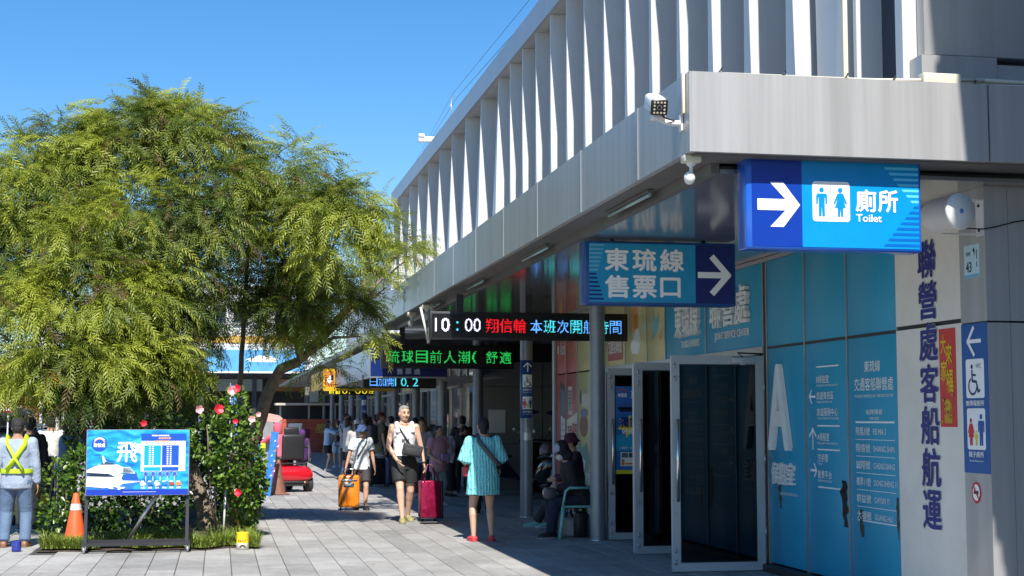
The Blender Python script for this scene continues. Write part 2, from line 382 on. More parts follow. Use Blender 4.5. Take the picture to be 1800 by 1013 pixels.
for x, y in rest:
    t = tile_mb(x - TW / 2, x + TW / 2, y - TL / 2, y + TL / 2, random.uniform(-.001, .001)); tm.add(t.v, t.f); rv += [random.random()] * 8
tme = tm.mesh('paving_tiles'); at = tme.attributes.new('rnd', 'FLOAT', 'POINT'); at.data.foreach_set('value', rv)
tag(link('distant_paving', tme, M_TILE, pv), kind='stuff')
# planting bed: soil mound
sb = MB(); n = 26; vv = []; ff = []
for i in range(n + 1):
    for j in range(n + 1):
        x = BED[0] + (BED[1] - BED[0]) * i / n; y = BED[2] + (BED[3] - BED[2]) * j / n
        e = min(i, j, n - i, n - j) / 4; vv.append((x + (.2 * noise.noise(Vector((x, y * 2, 5))) if i in (0, n) else 0), y + (.28 * noise.noise(Vector((x * 3, 0, 0))) if j in (0, n) else 0), .004 + min(1, e) * (.05 + .05 * noise.noise(Vector((x * 1.5, y * 1.5, 0))))))
for i in range(n):
    for j in range(n): a = i * (n + 1) + j; ff.append((a, a + n + 1, a + n + 2, a + 1))
sb.add(vv, ff, True); tag(sb.build('soil_bed', mat('soil', (.06, .042, .028), .95, var=.4, vscale=5, bump=.6, bscale=30)), kind='structure')

# ------------------------------------------------------------ terminal building
TB = empty('terminal_building', (0, 0, 0), 0, 'long ferry terminal with white folded fins above a grey metal canopy', 'building')
XF, ZB, ZT, YFR, YE = 3.03, 3.33, 3.87, 9.46, 28.8
ZS = 3.25; XW = 5.62; XRF = 4.8
def P_(name, m, *boxes, parent=TB, r=None):
    mb = MB()
    for b in boxes:
        (mb.rbox(*b, r=r) if r else mb.box(*b))
    return mb.build(name, m, parent)
# canopy fascia, long side
j = [YFR, 10.72]
while j[-1] < YE - .5: j.append(j[-1] + 1.811)
j[-1] = YE
for a, b in zip(j, j[1:]): P_('fascia_panel', M_FASC, (XF + random.uniform(0, .004), XF + .05, a + .006, b - .006, ZB + .001 * random.random(), ZT))
for a in j[1:-1]: P_('fascia_joint', M_STEEL, (XF - .006, XF + .05, a - .007, a + .0055, ZB + .004, ZT + .004))
P_('fascia_backing', M_BLACK, (XF + .02, XF + .1, YFR + .03, YE, ZB + .02, ZT - .03))
# canopy fascia, front (facing the camera)
fx = [XF + .012, 5.185, 7.2, 9.4]
for a, b in zip(fx, fx[1:]): P_('fascia_panel', M_FASCF, (a + .006, b - .006, YFR, YFR + .05, ZB, ZT))
P_('fascia_backing', M_BLACK, (XF + .02, 9.4, YFR + .05, YFR + .1, ZB + .02, ZT - .03))
P_('fascia_lip', M_SOFG, (XF + .05, 9.4, YFR + .051, YFR + .36, ZB - .012, ZB + .02), (XF + .051, XF + .3, YFR + .361, YE, ZB - .004, ZB + .02))
P_('canopy_roof', mat('canopy_roof', (.3, .3, .3), .7), (XF + .06, 9.4, YFR + .06, YE, ZT - .03, ZT - .01))
P_('canopy_end', M_FASC, (XF + .05, XW + .2, YE, YE + .05, ZS, ZT))
# soffit panels (each one piece), step and gutter
P_('soffit_gutter', M_SOFG, (XF + .27, XF + .33, YFR + .37, YE, ZS - .001, ZB - .005))
y = YFR + .36; k = 0
while y < YE:
    y1 = min(y + 1.83, YE)
    P_('soffit_panel', M_SOFF, (XF + .333, 4.46, y + .004, y1 - .004, ZS, ZS + .03))
    P_('soffit_panel', M_SOFF, (4.468, XW + .15, y + .004, y1 - .004, ZS + .001, ZS + .03))
    y = y1
P_('soffit_backing', M_BLACK, (XF + .34, 9, YFR + .37, YE, ZS + .032, ZS + .05))
P_('front_soffit', mat('front_soffit_paint', (.42, .41, .39), .5, .2), (XW + .16, 9.2, YFR + .365, 10.6, ZS + .0, ZS + .03))
for yy in (11.1, 14.8, 18.6, 22.4):
    tl = empty('tube_light', (XF + .2, yy, ZB - .03), 0, None, None)
    ft = MB(); ft.box(-.022, .022, -.02, 1.27, .0, .02); tag(tl, 'unlit fluorescent tube batten under the canopy edge, ' + {11.1: 'beside the front corner', 14.8: 'second from the front corner', 18.6: 'third from the front corner', 22.4: 'farthest from the front corner'}[yy], 'tube light', 'tube lights under the canopy edge')
    ft.build('housing', M_SOFG, tl); tt = MB(); tt.cyl((0, 0, -.016), (0, 1.25, -.016), .014); tt.build('tube', mat('glass_tube', (.28, .42, .42), .2), tl)
# columns
for i, yy in enumerate([19.06, 23.68, 28.3, 32.9, 37.5, 42.1, 46.7, 51.4, 56.2, 61, 66, 71]):
    c = MB(); top = ZS if yy < 28.7 else 2.9
    c.lathe([(.100, 0), (.100, top)], (4.82, yy, 0), 28); o = c.build('column', M_COLM, TB)
    c = MB(); c.lathe([(.112, 0), (.112, .02), (.101, .024)], (4.82, yy, 0), 28); c.build('column_base', M_STEEL, o)
# --- upper storey
ZU0, ZU1, ZRT = ZT - .02, 7.68, 8.07
XN, XG = 4.80, 5.22
P_('upper_glazing', M_GLASSD, (XG, XG + .05, 10.4, 43.2, ZU0, ZU1 + .05))
y = 10.9; ys = []
while y < 43.2: ys.append(y); y += 1.85
for a, b in zip(ys, ys[1:] + [43.2]): P_('roof_edge_panel', M_ROOFP, (XRF, XRF + .05, a + .005, b - .005, ZU1, ZRT))
P_('roof_soffit', mat('roof_soffit_paint', (.5, .5, .5), .5), (XRF + .05, XG + .1, 10.4, 43.3, ZU1 + .002, ZU1 + .03))
P_('roof_slab', mat('roof_slab', (.3, .3, .3), .8), (XRF + .051, 12, 10.4, 43.3, ZU1 + .03, ZRT - .02))
P_('upper_wall', M_GREYP, (XG + .06, 12, 10.5, 43.2, ZU0, ZU1))
def fin(y, pitch, name='fin'):
    sp = -.055 if pitch < 1.5 else .06
    m = MB(); L0 = pitch * (.30 if pitch < 1.5 else .42); L1 = .10; t = 9; vs = []; fs = []
    # rows of the folded sheet, bottom to top: root front, nose, nose end, root back
    for k in range(t + 1):
        s = k / t; z = ZU0 + (ZU1 - ZU0) * s; e = s ** .8; ln = L0 * (1 - e) + L1 * e; bow = .05 * math.sin(math.pi * s)
        yn = y + (-.02 + .10 * e) ; vs += [(XG, y + .01 + .02 * e, z), (XN - sp + (sp + .05) * e - bow * .3, yn - .03 * (1 - e), z), (XN - sp + .012 + (sp + .045) * e, yn + ln * .9, z), (XG, yn + ln * 1.12 + .03, z)]
    for k in range(t):
        for i in range(3): fs.append((k * 4 + i, k * 4 + 4 + i, k * 4 + 5 + i, k * 4 + 1 + i))
    m.add(vs, fs, False); return m.build(name, M_FIN, TB)
y = 12.15
while y < 25.5: fin(y, 1.08); y += 1.08
while y < 43: fin(y, 1.83); y += 1.85
for yy, zz in ((12.55, 4.35), (13.66, 4.6), (14.72, 4.9)):
    mb = MB(); mb.cyl((XG - .03, yy - .32, zz - .25), (XG - .03, yy + .3, zz + .25), .018, n=6); mb.build('glazing_brace', M_STEEL, TB)
# corner of the upper storey
mb = MB(); mb.add([(5.0, 11.42, ZU0), (5.22, 11.40, ZU0), (5.22, 11.44, ZU1), (4.96, 11.5, ZU1), (5.0, 12.0, ZU0), (4.96, 12.0, ZU1)], [(0, 1, 2, 3), (4, 0, 3, 5)]); mb.build('fin', M_FIN, TB)
P_('corner_post', M_FIN, (4.97, 5.27, 10.31, 10.43, ZU0, ZU1), (5.0, 5.25, 11.2, 11.26, ZU0, ZU1))
P_('corner_pipe', M_IVORY, (4.93, 4.968, 11.3, 11.34, ZU0, ZU1))
P_('upper_front_panel', M_GREYP, (5.08, 7.2, 10.18, 10.3, ZU0 + .4, ZU1), r=.008)
P_('upper_front_panel', M_GREYP, (5.02, 5.62, 10.11, 10.3, ZU0, ZU0 + .38), (5.626, 6.6, 10.12, 10.3, ZU0, ZU0 + .33))
P_('upper_front_panel', M_GREYP, (7.206, 11, 10.2, 10.3, ZU0, ZU1))
# --- ground floor: front corner, walls facing the walkway
YP = 9.99
P_('corner_pillar', M_GREYP, (5.42, 5.60, YP, 10.38, 0, 2.255), (5.42, 5.60, YP, 10.38, 2.27, ZS))
P_('pillar_joint', M_BLACK, (5.425, 5.6, YP + .004, 10.375, 2.253, 2.272))
P_('corner_pillar_face', M_GREYP, (5.604, 6.62, YP + .002, 10.2, 0, 2.255)); P_('corner_pillar_face', M_GREYP, (5.604, 6.62, YP + .002, 10.2, 2.27, ZS))
P_('corner_pillar_face', M_GREYP, (6.626, 9.2, YP + .02, 10.2, 0, ZS))
P_('cream_panel', M_CREAM, (XW - .02, XW + .04, 10.385, 11.86, 0, 2.30)); P_('cream_panel', M_CREAM, (XW - .02, XW + .04, 10.385, 11.86, 2.335, ZS - .02))
P_('panel_joint', M_BLACK, (XW - .004, XW + .03, 10.4, 11.86, 2.28, 2.34))
mb = MB(); mb.tube([(XW - .06, 10.42, ZS - .05), (XW - .06, 10.6, ZS - .02), (XW - .06, 12.9, ZS - .02)], .045, 8); mb.build('cable_duct', M_GREYP, TB)
# blue film panels and steel mullions (wall faces -X)
def wallpanel(y0, y1, z0, z1, m, name='wall_panel'): return P_(name, m, (XW, XW + .03, y0 + .012, y1 - .012, z0, z1), r=.003)
ZM = 2.30
pan = {}
for nm, y0, y1 in (('fleet', 11.87, 12.92), ('guide', 12.92, 13.93), ('a', 13.93, 14.97)):
    pan[nm] = wallpanel(y0, y1, .09, ZM - .012, M_BLUEF); wallpanel(y0, y1, ZM + .012, ZS - .045, M_BLUEF)
for yy in (11.87, 12.92, 13.93, 14.97, 15.07): P_('mullion', M_STEEL, (XW - .012, XW + .04, yy - .012, yy + .012, 0, ZS - .03))
P_('transom', M_DARKM, (XW - .006, XW + .02, 11.87, 14.97, ZM - .013, ZM + .013))
P_('head_rail', M_STEEL, (XW - .03, XW + .04, 11.87, 25.1, ZS - .045, ZS - .003))
P_('sill', M_DARKM, (XW - .1, XW + .04, 10.4, 15.0, 0, .075))
pan['center'] = wallpanel(15.08, 16.98, ZM + .02, ZS - .045, M_BLUEF); pan['ferries'] = wallpanel(17.0, 18.62, ZM + .02, ZS - .045, M_BLUEF)
P_('mullion', M_STEEL, (XW - .012, XW + .04, 16.97, 17.01, ZM, ZS - .03)); P_('mullion', M_STEEL, (XW - .012, XW + .04, 18.62, 18.66, 0, ZS - .03))
for y0, y1 in ((18.66, 19.5), (19.5, 20.6), (20.6, 21.7)): pan['y%d' % (y0 * 10)] = wallpanel(y0, y1, ZM + .02, ZS - .045, M_YEL)
for y0, y1 in ((21.7, 22.55), (22.55, 23.5)):
    pan['k%d' % (y0 * 10)] = wallpanel(y0, y1, .09, ZM - .01, M_YEL); wallpanel(y0, y1, ZM + .01, ZS - .045, M_YEL)
for y0, y1 in ((23.5, 24.3), (24.3, 25.05)):
    pan['k%d' % (y0 * 10)] = wallpanel(y0, y1, .09, ZM - .01, M_RED); pan['u%d' % (y0 * 10)] = wallpanel(y0, y1, ZM + .01, ZS - .045, M_RED)
for yy in (19.5, 20.6, 21.7, 22.55, 23.5, 24.3, 25.08): P_('mullion', M_STEEL, (XW - .01, XW + .04, yy - .014, yy + .014, 0 if yy > 21 else ZM, ZS - .03))
P_('door_head', M_STEEL, (XW - .02, XW + .04, 15.07, 21.7, 2.24, 2.32))
P_('corner_trim', M_FIN, (XW - .03, XW + .05, 25.1, 25.25, 0, ZS - .003))
# interior room behind the doors
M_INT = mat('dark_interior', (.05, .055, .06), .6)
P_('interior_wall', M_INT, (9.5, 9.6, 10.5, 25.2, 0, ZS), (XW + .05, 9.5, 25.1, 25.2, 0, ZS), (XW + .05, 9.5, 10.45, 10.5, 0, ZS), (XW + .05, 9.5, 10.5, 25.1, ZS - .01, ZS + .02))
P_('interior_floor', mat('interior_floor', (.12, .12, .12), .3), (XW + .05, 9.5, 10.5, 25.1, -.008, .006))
# fixed glass beside the third door
M_GL = glassmat('door_glass', (.10, .13, .16), .06)
for y0, y1 in ((19.05, 19.15), (17.05, 18.6), (21.1, 21.68)): P_('side_glass', M_GLASSD, (XW + .01, XW + .02, y0, y1, .05, 2.23))
def door(x0, x1, y, name='door', lock=False, cut=0):
    o = MB(); s = .085; t = .045; zb, zt = .012, 2.215
    o.box(x0, x0 + s, y, y + t, zb, zt); o.box(x1 - s, x1, y, y + t, zb, zt); o.box(x0 + s, x1 - s, y, y + t, zt - .09, zt); o.box(x0 + s, x1 - s, y, y + t, zb, zb + .085)
    d = o.build(name, M_DOORF, TB)
    gm = MB(); gm.box(x0 + s - .005, x1 - s + .005, y + .016, y + .026, zb + .08, zt - .085); gm.build('glass', M_GL, d)
    gk = MB(); gk.box(x0 + s, x1 - s, y + .008, y + .014, zb + .085, zb + .097); gk.box(x0 + s, x1 - s, y + .008, y + .014, zt - .102, zt - .09); gk.box(x0 + s, x0 + s + .012, y + .008, y + .014, zb + .097, zt - .102); gk.box(x1 - s - .012, x1 - s, y + .008, y + .014, zb + .097, zt - .102); gk.build('gasket', M_BLACK, d)
    h = MB(); h.cyl((x0 + .045, y - .06, .72), (x0 + .045, y - .06, 1.56), .016, n=12)
    for z in (.80, 1.48): h.cyl((x0 + .045, y - .06, z), (x0 + .045, y + .003, z), .01, n=8)
    h.build('handle', M_CHROME, d)
    hb = MB()
    for z in (.08, .2, 1.95, 2.08): hb.cyl((x0 + .03 if z < 1 else x0 + .03, y - .012, z), (x0 + .03, y - .012, z + .05), .01, n=8)
    hb.cyl((x0 + .035, y - .008, .60), (x0 + .035, y + .002, .60), .022, n=14); hb.build('bolt', M_STEEL, d)
    hg = MB()
    for z in (.35, 1.1, 1.85): hg.cyl((x1 + .006, y - .004, z), (x1 + .006, y - .004, z + .1), .012, n=8)
    hg.build('hinge', M_STEEL, d)
    return d
d1 = door(4.56, 5.555, 14.93); d2 = door(4.74, 5.58, 16.95); d3 = door(4.95, 5.6, 19.0)
mb = MB(); mb.box(4.725, 4.738, 16.96, 17.03, .02, 2.2); mb.build('door_edge', M_DOORF, d2)
cl = MB(); cl.rbox(5.20, 5.44, 14.86, 14.925, 2.135, 2.195, r=.006); cl.rbox(5.28, 5.33, 14.85, 14.86, 2.115, 2.15, r=.004); cl.build('door_closer', M_DOORF, d1)
cl = MB(); cl.tube([(5.31, 14.87, 2.2), (5.25, 14.85, 2.24), (5.56, 14.94, 2.235)], .009, 6); cl.build('closer_arm', M_DARKM, d1)
# poster on the glass of the third door
po = empty('door_poster', (5.045, 18.992, .85), 0, 'blue island tour poster with yellow burst on the third glass door', 'poster')
pb = MB(); pb.box(0, .30, -.003, 0, 0, 1.13); pb.build('sheet', ink('2a6fb5'), po)
pp = front(0, -.003, 0); D = Draw(pp, po)
D.rect(0, .78, .3, 1.13, ink('3a6fb8')); D.rect(0, 0, .3, .05, ink('d8cf2a'), 2); D.rect(0, .3, .3, .5, ink('2b9fc4'), 2)
D.poly([(.02, .86), (.28, .86), (.24, .80), (.06, .80)], ink('16223a'), 3); D.poly([(.05, .865), (.25, .865), (.2, .91), (.12, .93), (.08, .9)], ink('3d67a0'), 3); D.line([(.03, .845), (.27, .845)], .02, ink('0c1020'), 4)
D.poly([(.05, .72), (.12, .70), (.2, .76), (.22, .68), (.3, .70), (.26, .6), (.3, .52), (.2, .54), (.14, .46), (.12, .56), (.02, .58), (.08, .64)], ink('e8d820'), 4)
D.rect(.06, .1, .27, .28, ink('e9e4da'), 3); D.rect(.075, .21, .16, .27, ink('556a70'), 4); D.rect(.17, .21, .255, .27, ink('3b5560'), 4); D.rect(.075, .11, .11, .19, ink('e07820'), 4); D.rect(.12, .12, .25, .14, ink('e07820'), 4); D.arc(.09, 1.04, .055, 20, 160, .012, ink('d06030'), 3)
D.done()
text('lettering', '獨家', pp, .06, .60, .13, ink('102a80'), po, w=.23, bold=.03, off=.0105); text('lettering', '好康', pp, .08, .51, .075, WHT, po, w=.18, bold=.02, off=.0105); text('lettering', '聯營處', pp, .03, .99, .05, WHT, po, w=.12, off=.0075, bold=.02); text('lettering', '直', pp, .2, .98, .1, WHT, po, off=.0075, bold=.02)
text('lettering', '小琉球一日遊', pp, .05, .32, .03, WHT, po, w=.2, off=.0075)
# raised letters and film lettering on the wall
SW = lambda y, z, x=XW: side(y, z, x)
M_LET = mat('white_raised_letter', (.85, .84, .80), .45)
def wtext(s, yl, z, h, w, parent, m=WHT, bold=.012, depth=0, off=.004): return text('lettering' if not depth else 'raised_letter', s, side(yl, z, XW), 0, 0, h, m, parent, w=w, bold=bold, depth=depth, off=off)
wtext('A', 14.84, 1.27, .82, .54, pan['a'], M_LET, .03, .05); wtext('候船室', 14.82, .90, .22, .60, pan['a'], M_LET, .012, .03)
wtext('PASSENGER WAITING ROOM A', 14.66, .795, .028, .50, pan['a'])
wtext('東琉線', 18.1, 2.56, .42, .93, pan['ferries'], M_LET, .012, .045); wtext('聯營處', 16.72, 2.60, .42, 1.26, pan['center'], M_LET, .012, .045)
wtext('TUNGLIU FERRIES', 17.95, 2.43, .085, .74, pan['ferries'], M_LET, .004, .008); wtext('JOINT SERVICE CENTER', 16.65, 2.44, .105, 1.16, pan['center'], M_LET, .004, .008)
gpl = side(13.93, 0, XW); D = Draw(gpl, pan['guide'])
for z in (2.05, 1.49, 1.265, .91): D.rect(.27, z, .80, z + .013, WHT, 1, 'rule')
D.done()
def garrow(u, z, ang, s=.2):
    D = Draw(gpl, pan['guide']); D.arrow(u, z, s, .022, WHT, ang, 2, .4); D.done()
garrow(.16, 1.775, 180, .15); garrow(.16, 1.375, 90, .2); garrow(.17, 1.07, 0, .15)
for s_, z, w_ in (('B候船室', 1.90, .30), ('旅遊資訊區', 1.745, .40), ('旅遊服務中心', 1.59, .50), ('A候船室', 1.355, .29), ('洗手間', 1.155, .25), ('觀景平台', 1.0, .33)): text('lettering', s_, gpl, .27, z, .075, WHT, pan['guide'], w=w_, bold=.004, off=.003)
for s_, z, w_ in (('PASSENGER WAITING ROOM B', 1.868, .50), ('TRAVEL INFORMATION', 1.712, .37), ('TOURIST INFORMATION CENTER', 1.557, .52), ('PASSENGER WAITING ROOM A', 1.322, .50), ('TOILET', 1.125, .12), ('OBSERVATION DECK', .968, .34)): text('lettering', s_, gpl, .27, z, .019, WHT, pan['guide'], w=w_, off=.003)
fpl = side(12.92, 0, XW); fp = pan['fleet']
for s_, u, z, h, w_ in (('東琉線', .36, 1.975, .10, .33), ('交通客船聯營處', .14, 1.81, .115, .80), ('TUNGLIU FERRIES JOINT SERVICE CENTER', .14, 1.745, .03, .80), ('船隊陣容', .38, 1.60, .045, .34), ('THE FLEET', .45, 1.555, .022, .2)):
    text('lettering', s_, fpl, u, z, h, WHT, fp, w=w_, bold=.004, off=.003)
for i, (a, b, w_) in enumerate((('飛馬3號', 'FEI MA 3', .26), ('翔信號', 'SHIANG SHIN', .42), ('誠翔號', 'CHENG SIANG', .42), ('東昇11號', 'DONG SHENG 11', .46), ('群益號', 'CHYUN YI', .3), ('大福號', 'GUANG HUI', .36))):
    z = 1.425 - i * .148
    text('lettering', a, fpl, .15, z - .01, .075, WHT, fp, w=.3, bold=.004, off=.003); text('lettering', b, fpl, .52, z, .05, WHT, fp, w=w_, off=.003)
D = Draw(fpl, fp)
D.rect(.15, 1.525, .95, 1.54, WHT, 1, 'rule')
for i in range(1, 6): D.rect(.15, 1.525 - i * .148, .95, 1.53 - i * .148, WHT, 1, 'rule')
D.rect(.15, .66, .95, .67, WHT, 1, 'rule'); D.done()
# torn patches showing dark glass
def torn(par, pl, pts):
    D = Draw(pl, par); D.poly(pts, mat('torn_film_gap', (.012, .014, .018), .25), 2, 'torn_patch'); D.done()
def rag(u, z, w, h, sd_):
    r = random.Random(sd_); n = 9; L = []; 
    for k in range(n): L.append((u + (r.uniform(-.1, .1) + (.35 if k < 2 else -.2 if k == 6 else .1)) * w, z + h * k / (n - 1)))
    for k in range(n): L.append((u + w * (r.uniform(.6, .95) + (.3 if k == 5 else 0)), z + h * (n - 1 - k) / (n - 1)))
    return L
apl = side(14.97, 0, XW)
torn(pan['a'], apl, rag(.26, .66, .1, .26, 1)); torn(pan['guide'], gpl, rag(.82, .58, .15, .42, 3)); torn(fp, fpl, rag(.2, .52, .10, .24, 4)); torn(fp, fpl, rag(.955, .55, .05, .35, 6))
# blue vertical lettering on the cream wall
vl = empty('wall_lettering', (XW - .02, 11.4, .68), 0, 'column of dark blue outlined characters running down the cream wall', 'lettering')
M_NAVY = mat('navy_letter', (.022, .025, .20), .4)
zs = [3.0, 2.63, 2.32, 2.0, 1.65, 1.31, .98, .66][0:]
for i, ch in enumerate('聯營處客船航運'):
    z = 2.70 - i * .335
    for nm, m_, o_, dx in (('letter_outline', WHT, .003, -.006), ('letter_face', M_NAVY, .010, 0)):
        text(nm, ch, Pl((-.0, 0, z - .68), (0, -1, 0)), -.02 + dx, dx * .5, .30, m_, vl, w=.31, bold=.04 if dx else .02, off=o_)
# red new year poster, little plates
def plate(name, y, z, w_, h_, m_, lab, cat, x=XW - .02, t=.004):
    e = empty(name, (x, y, z), 0, lab, cat); mb = MB(); mb.box(-t, 0, -w_, 0, 0, h_); mb.build('sheet', m_, e); return e, Pl((-t, 0, 0), (0, -1, 0))
e, p = plate('new_year_poster', 11.09, 1.50, .27, .77, ink('d23a3a', .3), 'red new year poster with gold characters on the cream wall', 'poster')
text('lettering', '大', p, .03, .57, .15, ink('e8c020'), e, w=.09, bold=.02, off=.002); text('lettering', '來', p, .12, .49, .16, ink('e8c020'), e, w=.1, bold=.02, off=.004)
text('lettering', '家', p, .03, .36, .16, ink('e8c020'), e, w=.1, bold=.02, off=.002); text('lettering', '福', p, .12, .27, .18, ink('e8c020'), e, w=.11, bold=.02, off=.004)
D = Draw(p, e); D.disc(.13, .16, .07, ink('b98a20'), 1, ry=.06); D.disc(.13, .165, .045, ink('d9a83a'), 2); D.rect(.07, .03, .2, .10, ink('c9962a'), 1)
for k in range(12): D.disc(.04 + (k * .077) % .2, .04 + (k * .131) % .22, .012, ink('8a1420' if k % 2 else 'e0b030'), 3)
D.done()
e, p = plate('number_plate', 10.30, 2.60, .22, .24, ink('bcd8e0'), 'small pale blue plate numbered 43 on the grey pillar', 'plate', x=5.42)
text('lettering', '43', p, .03, .04, .075, ink('101820'), e, w=.08, bold=.02, off=.002); text('lettering', '電燈桿', p, .03, .16, .03, ink('1a2a38'), e, w=.07, off=.002)
D = Draw(p, e); D.rect(0, 0, .22, .022, ink('6fb0d0')); D.poly([(.13, .2), (.155, .22), (.165, .18), (.15, .15), (.15, .18)], ink('101820')); D.rect(.185, .07, .195, .11, ink('202830')); D.rect(.185, .13, .195, .2, ink('202830')); D.done()
e = empty('toilet_direction_board', (5.42, 10.375, 1.17), 0, 'tall narrow blue board with wheelchair and family symbols on the grey pillar', 'sign')
mb = MB(); mb.box(-.004, 0, -.382, 0, 0, 1.09); M_SB = ink('12549a'); mb.build('board', M_SB, e); p = Pl((-.004, 0, 0), (0, -1, 0))
D = Draw(p, e); D.arrow(.19, .96, .20, .028, WHT, 180, 2, .5); D.rrect(.06, .545, .33, .83, .02, WHT, 1); D.rrect(.06, .17, .33, .47, .02, WHT, 1); D.wheel(.17, .57, .22, ink('10355f'), 2)
D.woman(.12, .2, .2, ink('d02030')); D.man(.27, .2, .23, ink('1a50a0')); D.man(.195, .2, .11, ink('e0d020')); D.done()
text('lettering', 'WC', p, .21, .76, .035, ink('8a9098'), e, off=.004)
for s_, z, h_, w_ in (('無障礙廁所', .487, .042, .27), ('親子廁所', .115, .042, .22)): text('lettering', s_, p, .19 - w_ / 2, z, h_, WHT, e, w=w_, bold=.012, off=.004)
text('lettering', 'Accessible Toilet', p, .08, .477 - .022, .018, WHT, e, w=.22, off=.004); text('lettering', 'Family Restroom', p, .09, .078, .018, WHT, e, w=.2, off=.004)
e = empty('no_smoking_sticker', (5.42, 10.28, 1.03), 0, 'round red no smoking sticker below the blue board on the pillar', 'sticker')
p = Pl((-.002, 0, 0), (0, -1, 0)); D = Draw(p, e); D.disc(.07, 0, .072, ink('c02030'), 0, ry=.08); D.disc(.07, 0, .052, WHT, 1, ry=.06); D.rect(.035, -.012, .105, .012, ink('202020'), 2); D.line([(.03, .045), (.11, -.045)], .014, ink('c02030'), 3); D.done()
# tour company film on the red and yellow panels
kp = side(25.05, 0, XW)
text('lettering', 'klook', kp, .33, 2.62, .22, WHT, pan['u243'], w=.36, bold=.01, off=.004); D = Draw(kp, pan['u243'])
D.disc(.14, 2.72, .05, WHT, 1, ry=.08); D.disc(.22, 2.62, .04, ink('e88020'), 1, ry=.06); D.disc(.35, 3.1, .13, ink('e8b820'), 1); D.done()
D = Draw(kp, pan['k243']); D.poly([(.32, .72), (.68, .62), (.68, 1.98), (.62, 2.12), (.32, 2.18), (.28, 2.1), (.28, .8)], ink('22262c'), 1); D.poly([(.33, .78), (.65, .7), (.65, 1.55), (.33, 1.62)], ink('dddcd6'), 2); D.poly([(.33, 1.64), (.65, 1.57), (.65, 2.0), (.33, 2.08)], ink('3a6f8c'), 2)
for k in range(7): D.rect(.38, .86 + k * .1, .5 + (k * .07) % .12, .875 + k * .1, ink('777777'), 3)
D.done()
kp2 = side(24.3, 0, XW); D = Draw(kp2, pan['k235'])
D.rect(.12, 1.62, .42, 2.08, ink('d9d6cc'), 1); D.poly([(.04, 1.02), (.78, 1.12), (.78, 1.66), (.04, 1.54)], ink('e3dccb'), 2); D.poly([(.05, .6), (.76, .7), (.76, .98), (.05, .98)], ink('d86a28'), 1); D.done()
text('lettering', '現買', kp2, .1, 1.12, .32, ink('c02020'), pan['k235'], w=.32, bold=.02, off=.006); text('lettering', '現用', kp2, .44, 1.16, .32, ink('c02020'), pan['k235'], w=.3, bold=.02, off=.006)
text('lettering', '現買現用', kp2, .15, 1.68, .34, ink('303030'), pan['k235'], w=.24, off=.006)
for nm, y0 in (('k225', 23.5), ('k217', 22.55)):
    kk = side(y0, 0, XW); D = Draw(kk, pan[nm])
    D.poly([(.05, .5), (.5, .55), (.8, .9), (.6, 1.2), (.3, 1.1), (.05, 1.3)], ink('2f8f8a'), 1); D.poly([(.1, .6), (.4, .7), (.5, .9), (.3, .95)], ink('d8e4dc'), 2); D.disc(.4, 1.45, .28, ink('7a4a38'), 1, ry=.18); D.disc(.45, 1.65, .25, ink('5a6ea0'), 2, ry=.07)
    D.rect(.3, 1.75, .7, 1.95, ink('d8d4cc'), 1); D.rect(.4, 1.95, .6, 2.05, ink('b0a8a8'), 1); D.disc(.2, 1.9, .06, ink('2f6a5a'), 2, ry=.12); D.done()
yp = side(22.5, 0, XW)
text('lettering', 'klook', yp, .1, 2.62, .26, ink('c8401c'), pan['y206'], w=.75, bold=.02, off=.004)
yq = side(21.7, 0, XW); D = Draw(yq, pan['y206']); D.rect(.12, 2.40, .98, 2.82, ink('b02a24'), 1); D.done(); text('lettering', '交通客船聯營處', yq, .18, 2.5, .2, WHT, pan['y206'], w=.74, bold=.02, off=.006)
yq = side(20.6, 0, XW); D = Draw(yq, pan['y195']); D.disc(.5, 2.93, .16, ink('e08a28'), 1, ry=.24); D.disc(.62, 2.62, .18, ink('ecebe4'), 2); D.disc(.45, 2.55, .16, ink('ecebe4'), 2, ry=.1); D.done()
yq = side(19.5, 0, XW); D = Draw(yq, pan['y186']); D.poly([(.25, 2.6), (.5, 2.7), (.6, 2.95), (.42, 2.85), (.3, 3.05), (.3, 2.8)], ink('7fb8b0'), 1); D.line([(.62, 2.6), (.7, 2.7)], .04, ink('e07020'), 1); D.done()
# recess beyond the red corner, and the glazed wall further along
M_SHUT = mat('grey_shutter_panel', (.30, .30, .285), .4, .2, var=.08, vscale=1)
for x0 in (5.62, 7.0, 8.4):
    for z0, z1 in ((0, 1.0), (1.01, 2.25), (2.26, 3.2)): P_('recess_panel', M_SHUT, (x0 + .005, x0 + 1.37, 32.6, 32.66, z0, z1))
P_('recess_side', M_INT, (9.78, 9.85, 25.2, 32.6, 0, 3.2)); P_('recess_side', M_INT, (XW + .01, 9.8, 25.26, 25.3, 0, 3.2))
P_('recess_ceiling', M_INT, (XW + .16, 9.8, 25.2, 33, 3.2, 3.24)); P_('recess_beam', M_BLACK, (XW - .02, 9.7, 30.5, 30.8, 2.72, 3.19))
D = Draw(front(7.05, 32.6, 0), None); D.p = TB
D.poly([(.0, 1.68), (.3, 1.80), (.5, 1.95), (.62, 1.78), (.7, 1.68), (.6, 1.5), (.42, 1.38), (.3, 1.58)], ink('12235c'), 1, 'wall_emblem'); D.poly([(-.5, 1.6), (-.4, 1.8), (-.1, 1.7), (-.36, 1.62)], ink('12235c'), 1, 'wall_emblem'); D.done()
e = empty('notice_sheet', (5.78, 32.59, 1.25), 0, 'white notice sheet taped on the grey recess wall', 'notice'); mb = MB(); mb.box(0, .38, -.002, 0, 0, .5); mb.build('sheet', WHT, e)
M_GW = glassmat('shop_glass', (.35, .42, .45), .2)
y = 33.0; k = 0; 
